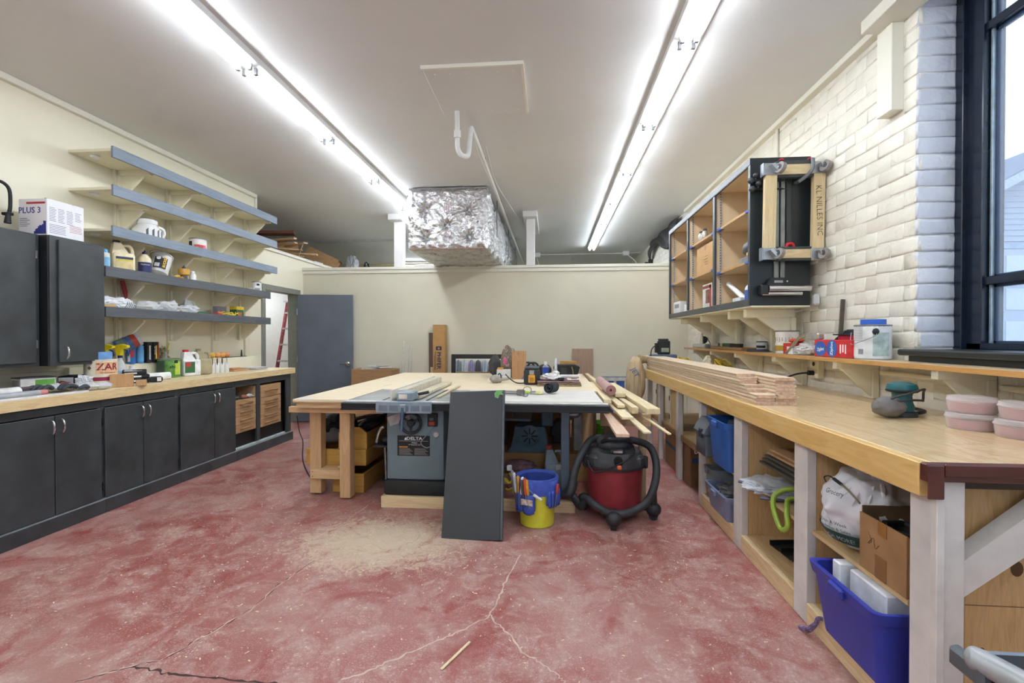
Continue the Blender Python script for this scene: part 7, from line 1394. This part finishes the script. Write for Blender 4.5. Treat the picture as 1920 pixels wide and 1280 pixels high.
# folded moving pads
for i, (c, lb) in enumerate((('#b3a07c', 'lowest tan quilted pad of the folded stack'), ('#9c8a6c', 'middle tan quilted pad of the folded stack'), ('#8d6d70', 'mauve quilted pad on top of the folded stack'))):
    b = B(); z0 = T+.017*i
    def f(u, v, top=True): return Vector((-.145+.005*i+u*(.45-.012*i)+.008*math.sin(9*v+i), 4.74+v*(.42-.01*i)+.008*math.sin(8*u+2*i), z0+.0145+.0035*math.sin(u*19)*math.sin(v*17)))
    b.grid(f, 28, 22); o = obj('moving_pad', b, plain(c, .85, 0, .2, 22)); m = o.modifiers.new('s', 'SOLIDIFY'); m.thickness = .010; m.offset = -1
    tag(o, lb, 'pad', 'folded moving pads')
P = T+.055
tag(obj('white_rag', B().blob((0.0, 4.90, P+.028), (.10, .085, .032), 4, .5, 2.2, 6, P), plain('#e6e4e2', .7)), 'crumpled white cloth on the folded pads', 'rag')
t = thing('multimeter', 'small black device with buttons on the folded pads', 'device', (.10, 4.86, P)); W('body', B().box(.075, .135, 4.79, 4.92, P, P+.028, .006), INK, t); W('screen', B().box(.083, .127, 4.86, 4.91, P+.0282, P+.0295), plain('#a9adb0'), t); b = B()
for i in range(3):
    for j in range(2): b.box(.084+.016*i, .094+.016*i, 4.80+.022*j, 4.815+.022*j, P+.028, P+.031)
W('buttons', b, plain('#8f9398'), t)
tag(obj('white_tube', B().cyl((.10, 5.02, P+.022), (.30, 5.05, P+.022), .020, n=16), plain('#e0d8d6')), 'white tube lying across the folded pads', 'tube')
tag(obj('putty_knife', B().box(.17, .21, 4.80, 4.96, P, P+.010, .002).box(.205, .285, 4.81, 4.835, P, P+.014, .004), plain('#d8d2c0')), 'cream scraper lying on the folded pads', 'tool')
t = bottle('clear water bottle with blue label on the big table', (-.06, 5.25, T), .034, .225, clearm('#dfe8f2', .3, .08, 'water_plastic'), WHITE, plain('#2b4fae'), .7, .42, 'water_bottle', zone=(.42, .72))
t = thing('caulk_bottle', 'white applicator bottle with a long clear nozzle on the big table', 'bottle', (.055, 5.3, T)); obj('body', B().lathe([(.04, 0), (.043, .005), (.043, .10), (.02, .12)], 20), WHITE, t); obj('label', band(.0438, .02, .07), plain('#cfc07a', .5, 0, .3, 30), t); obj('nozzle', B().cyl((0, 0, .12), (0, 0, .26), .017, .012, 12), plain('#e9ebee', .3), t)
tag(obj('grey_case', B().blob((-.08, 6.05, T+.075), (.09, .08, .075), 4, .12, 1.6, 9, T), plain('#2f3033', .6)), 'black rounded bag behind the water bottle', 'bag')
t = thing('tool_tote', 'black open-topped fabric tool tote at the back of the big table', 'bag', (.19, 6.0, T)); b = B(); b.prism([(.06, T), (.33, T), (.365, T+.125), (.30, T+.15), (.06, T+.145), (.03, T+.11)], 'Y', 5.90, 6.15); W('body', b, plain('#222427', .75, 0, .2, 15), t); W('strap', B().tube(bez([(.28, 5.895, T+.02), (.275, 5.885, T+.08), (.26, 5.89, T+.13)], 5), .008, 6), plain('#8d7a4a'), t); W('pocket', B().box(.12, .20, 5.885, 5.899, T+.02, T+.11, .006), plain('#34373b', .7), t)
tag(obj('level_behind', B().box(.12, .34, 6.20, 6.24, T, T+.185, .003), wood('#b58a45', '#c89c56', 'X')), 'yellow-brown board standing behind the black tool tote', 'wood')
# board propped upright, with camo bag and jacket behind
tag(obj('propped_board', B().box(-.465, -.295, 5.52, 5.545, T, T+.335, .002), wood('#a87c52', '#bb9066', 'Z', .55)), 'tan board propped upright on the big table', 'wood')
tag(obj('mauve_tag', B().prism([(-.35, T), (-.30, T), (-.305, T+.04), (-.33, T+.045)], 'Y', 5.505, 5.515), plain('#8a6a88')), 'small mauve scrap at the foot of the propped board', 'scrap')
t = thing('camo_bag', 'camouflage bag with pink pattern leaning behind the propped board', 'bag', (-.53, 5.68, T+.02)); 
def camo():
    m, nt, bs = nmat('camouflage'); v = coords(nt); n = noise(nt, v, 26, 3, .6, .5)
    nt.links.new(ramp(nt, n, [(.36, '#3d382c'), (.45, '#8d8468'), (.53, '#5b5a4a'), (.62, '#b08a96'), (.70, '#b7b29c')]), bs.inputs['Base Color']); bs.inputs['Roughness'].default_value = .8; return m
W('bag', B().blob((-.52, 5.70, T+.195), (.10, .10, .195), 4, .22, 1.8, 5, T), camo(), t); W('pink_patch', B().blob((-.555, 5.605, T+.21), (.022, .015, .05), 3, .4, 3, 2), plain('#c9628a'), t)
t = thing('grey_box', 'pale grey box under the camouflage bag', 'box', (-.58, 5.56, T)); W('box', B().box(-.645, -.48, 5.50, 5.585, T, T+.115, .003), plain('#cfcfcd', .5), t); W('orange_top', B().box(-.64, -.57, 5.51, 5.58, T+.1155, T+.135, .004), plain('#d98e2e'), t)
tag(obj('jacket', B().blob((-.72, 5.95, T+.13), (.075, .10, .145), 4, .25, 2, 7, T), plain('#4a4b4c', .85, 0, .25, 12)), 'dark grey jacket heaped at the back of the big table', 'jacket')
t = thing('dark_toolbox', 'black toolbox lid peeking out right of the propped board', 'toolbox', (-.28, 5.95, T)); W('box', B().box(-.40, -.20, 5.85, 6.05, T, T+.14, .02, seg=2), plain('#26282b', .5), t); W('handle', B().tube(bez([(-.36, 5.95, T+.135), (-.32, 5.95, T+.175), (-.24, 5.95, T+.165), (-.21, 5.95, T+.12)], 6), .012, 8), plain('#33363b'), t)
t = thing('hand_grinder', 'grey power tool with its black cord on the big table', 'tool', (-.58, 5.03, T)); W('body', B().blob((-.60, 5.05, T+.045), (.07, .05, .045), 3, .12, 2, 4, T), plain('#a19c94', .5), t); W('barrel', B().cyl((-.56, 5.06, T+.045), (-.47, 5.10, T+.05), .030, .024, 16), plain('#b9b4ab', .4, .3), t); W('cord_loop', B().tube([(-.56+.02*math.cos(a), 5.02+.01*a, T+.055+.05*math.sin(a)) for a in [i*.4 for i in range(18)]], .006, 8), INK, t); W('cord', B().tube(bez([(-.50, 5.10, T+.09), (-.44, 5.05, T+.04), (-.36, 4.98, T+.007), (-.26, 4.98+.03, T+.007)], 6), .006, 8), INK, t)
# on the extension table
EX = .8585
t = thing('rolled_mat', 'dark grey roll of rubber mat on the saw extension table', 'roll', (0.0, 4.07, EX)); 
sp = [((.018+.0042*a)*math.cos(a) if False else 0) for a in (0,)]
b = B(); pts = [((.016+.0030*i*.35)*math.cos(i*.35), (.016+.0030*i*.35)*math.sin(i*.35)) for i in range(0, 40)]
v0 = [b.bm.verts.new((p[0], 0, p[1])) for p in pts]; v1 = [b.bm.verts.new((p[0], .10, p[1])) for p in pts]
for i in range(len(pts)-1): b.bm.faces.new((v0[i], v0[i+1], v1[i+1], v1[i]))
bmesh.ops.transform(b.bm, matrix=Matrix.Rotation(-.5, 4, 'Z') @ Matrix.Translation((0, -.05, .056)), verts=b.bm.verts)
o = obj('mat', b, plain('#3a3c40', .9, 0, .15, 40), t); m = o.modifiers.new('s', 'SOLIDIFY'); m.thickness = .007
t = thing('paint_brush', 'paint brush with lime green handle on the saw extension table', 'brush', (-.17, 4.02, EX+.001), -.15); obj('handle', B().tube(bez([(-.10, -.02, .012), (-.05, -.005, .016), (.0, 0, .013)], 5), [.006, .008, .010, .011, .012, .012, .011, .010, .010, .011, .012], 8), plain('#a6cf3a', .35), t); obj('ferrule', B().box(0, .04, -.028, .028, .002, .024, .003), CHROME, t); obj('bristles', B().box(.0405, .10, -.032, .032, .002, .026, .006), plain('#dcd89a', .8), t)
t = thing('caulking_gun', 'grey metal caulking gun lying on the saw extension table', 'tool', (-.32, 3.93, EX)); b = B(); b.tube([(-.46, 3.96, EX+.022), (-.26, 3.92, EX+.022)], .016, 10); W('barrel', b, plain('#8d8a86', .4, .5), t); W('frame', B().box(-.29, -.22, 3.90, 3.95, EX+.001, EX+.05, .008), plain('#77736f', .4, .5), t); W('ring', B().tube([(-.20+.035*math.cos(a), 3.93, EX+.045+.03*math.sin(a)) for a in [i*.45 for i in range(14)]], .004, 6, True), STEEL, t); W('trigger', B().tube(bez([(-.24, 3.90, EX+.03), (-.24, 3.86, EX+.010), (-.20, 3.82, EX+.006), (-.19, 3.90, EX+.02)], 5), .005, 6), STEEL, t)
# lumber lying along the table's right side
LW = wood('#d8c294', '#e8d8b0', 'Y', .5, 1, 1.5); LWP = wood('#cda98c', '#dcbda2', 'Y', .5, 1, 1.5)
lum = [(.74, 3.42, 5.35, .095, .040, .815, .035, 'thick pale board at the right of the lumber pile', LW), (.645, 3.62, 5.0, .05, .050, .79, .045, 'square pale stick left of the thick board', LW), (.555, 3.72, 4.9, .06, .022, .805, .02, 'short pale board in the middle of the lumber pile', LW), (.545, 3.35, 4.85, .085, .018, .775, .02, 'flat pale board reaching forward under the short one', LW), (.46, 3.02, 4.9, .085, .022, .72, -.01, 'reddish board reaching farthest forward under the rail end', LWP), (.62, 3.05, 4.6, .05, .014, .735, .03, 'low thin pale strip of the lumber pile', LW), (.735, 2.95, 4.8, .022, .010, .75, .05, 'thinnest stick at the far right of the lumber pile', LW), (.505, 4.45, 6.2, .045, .045, .855, .02, 'upright-edge pale stick along the table edge', LW), (.455, 3.78, 5.3, .06, .03, .835, .0, 'pale board against the right edge of the table', LW), (.61, 4.15, 5.6, .09, .035, .84, .02, 'wide pale board behind the pink roll', LW)]
for x, y0_, y1_, w_, h_, z, rz, lb, m in lum:
    M = Matrix.Translation((x, y0_, z)) @ Matrix.Rotation(-rz*-1, 4, 'Z')
    tag(obj('lumber', B().box(-w_/2, w_/2, 0, y1_-y0_, -h_/2, h_/2, .002, M), m), lb, 'wood', 'lumber beside the big table')
t = thing('paper_roll', 'roll of mauve rosin paper lying on the lumber', 'roll', (.52, 4.1, .87)); W('roll', B().lathe([(.012, 0), (.043, 0), (.045, .003), (.045, .90), (.012, .90), (.012, 0)], 28, Matrix.Translation((.515, 4.05, .895)) @ Matrix.Rotation(-math.pi/2, 4, 'X') @ Matrix.Rotation(0, 4, 'Z'), cap=False), plain('#b59490', .8, 0, .05), t); W('core_hole', B().cyl((.515, 4.055, .895), (.515, 4.06, .895), .0119, n=12), plain('#3a2620'), t); W('end_face', B().lathe([(.0125, 0), (.042, 0), (.042, .001), (.0125, .001)], 28, Matrix.Translation((.515, 4.0485, .895)) @ Matrix.Rotation(-math.pi/2, 4, 'X'), cap=False), plain('#9a6e68', .8), t)
for i, (y, lb) in enumerate(((4.0, 'front trestle carrying the lumber, half hidden by the vacuum'), (5.2, 'rear trestle carrying the lumber'))):
    t = thing('trestle', lb, 'trestle', (.62, y, 0), 0, 'lumber trestles'); W('bar', B().box(.42, .84, y-.02, y+.02, .60, .705 if i == 0 else .70, .002), DFX, t); W('leg', B().box(.45, .50, y-.02, y+.02, .0005, .5995, .002), plain('#8c7660', .6), t); W('leg', B().box(.74, .80, y-.02, y+.02, .0005, .5995, .002), wood('#a3956f', '#b5a780', 'Z'), t)
# coats and bags on the wall behind the camera, seen in the mirror
random.seed(61)
tag(obj('coat_bench', B().box(-3.6, -1.7, -2.595, -2.2, .001, .62, .01), plain('#6d6f74')), 'grey bench under the hanging coats, seen in the mirror', 'bench')
for i, (x, c, lb) in enumerate(((-3.45, '#8f969c', 'grey coat'), (-3.2, '#c9ccd0', 'pale shirt'), (-2.95, '#9a8fae', 'lilac shirt'), (-2.7, '#55585c', 'dark coat'), (-2.45, '#a9b2b8', 'light grey coat'), (-2.2, '#3c4248', 'charcoal coat'), (-1.95, '#b9b3a6', 'beige shirt'))):
    b = B(); b.grid(lambda u, v: Vector((x+(u-.5)*(.19+.04*v), -2.53+.04*math.sin(u*14+i)*(.3+v), 1.75-.70*v-.10*abs(u-.5)*2)), 20, 8); o = obj('coat', b, plain(c, .8), sharp=80); m = o.modifiers.new('s', 'SOLIDIFY'); m.thickness = .02
    tag(o, lb+' on the wall hooks behind the camera, seen in the mirror', 'coat', 'hanging coats')
tag(obj('travel_bag', B().blob((-2.9, -2.34, .80), (.42, .11, .17), 4, .15, 2, 3, .6215), plain('#2a3140', .6)), 'dark blue bag on the bench, seen in the mirror', 'bag')
tag(obj('blue_sack', B().blob((-2.15, -2.34, .74), (.25, .11, .11), 4, .25, 2, 5, .6215), plain('#4a62a0', .6)), 'blue sack on the bench, seen in the mirror', 'bag')
# ---- floor cracks and scattered shavings
CRD = plain('#4a3431', .9); CRL = plain('#cbb6a6', .9)
def crack(pts, wd, mat, nm='crack'):
    P = bez([(x, y, 0) for x, y in pts], 6); random.seed(int(abs(pts[0][0])*100)); b = B(); L_ = []; R__ = []
    for i, p in enumerate(P):
        t_ = (P[min(i+1, len(P)-1)]-P[max(i-1, 0)]).normalized(); n_ = Vector((-t_.y, t_.x, 0)); j = random.uniform(-.008, .008); w_ = wd*random.uniform(.35, 1.2)
        L_.append(b.bm.verts.new(p+n_*(j+w_/2)+Vector((0, 0, .0006)))); R__.append(b.bm.verts.new(p+n_*(j-w_/2)+Vector((0, 0, .0006))))
    for i in range(len(P)-1): b.bm.faces.new((L_[i], L_[i+1], R__[i+1], R__[i]))
    W(nm, b, mat, fl)
crack(CR1, .006, CRL); crack(CR1[3:], .005, CRD); crack(CR2, .010, CRL); crack(CR3, .010, CRL); crack(CR4, .012, CRD); crack(CR5, .006, CRL)
random.seed(77); b = B()
for i in range(2600):
    r = random.gauss(0, .5); x = -1.12+random.gauss(0, .34); y = 3.0+random.gauss(0, .24)
    if random.random() < .5: x, y = random.uniform(-2.9, 1.0), random.uniform(1.2, 4.2)
    if -.75 < x < -.28 and y > 3.0: continue
    if x < -3.3 or (y > 3.5 and x > -1.45): continue
    a = random.uniform(0, 6.28); s = random.uniform(.0008, .0032); l = s*random.uniform(1, 3.5); ca, sa = math.cos(a), math.sin(a); z = .0008+random.uniform(0, .0012)
    b.bm.faces.new([b.bm.verts.new((x+ca*l*p-sa*s*q_, y+sa*l*p+ca*s*q_, z+.0006*p*q_)) for p, q_ in ((-1, -1), (1, -1), (1, 1), (-1, 1))])
o = tag(obj('sawdust', b, plain('#d9c8aa', .9)), 'sawdust and shavings scattered on the red floor before the saw', 'sawdust'); o['kind'] = 'stuff'
tag(obj('wood_splinter', B().box(-.006, .006, -.10, .10, .0008, .006, .001, Matrix.Translation((-.40, 1.93, 0)) @ Matrix.Rotation(-.45, 4, 'Z')), LW), 'thin wood splinter lying on the red floor in front', 'wood')
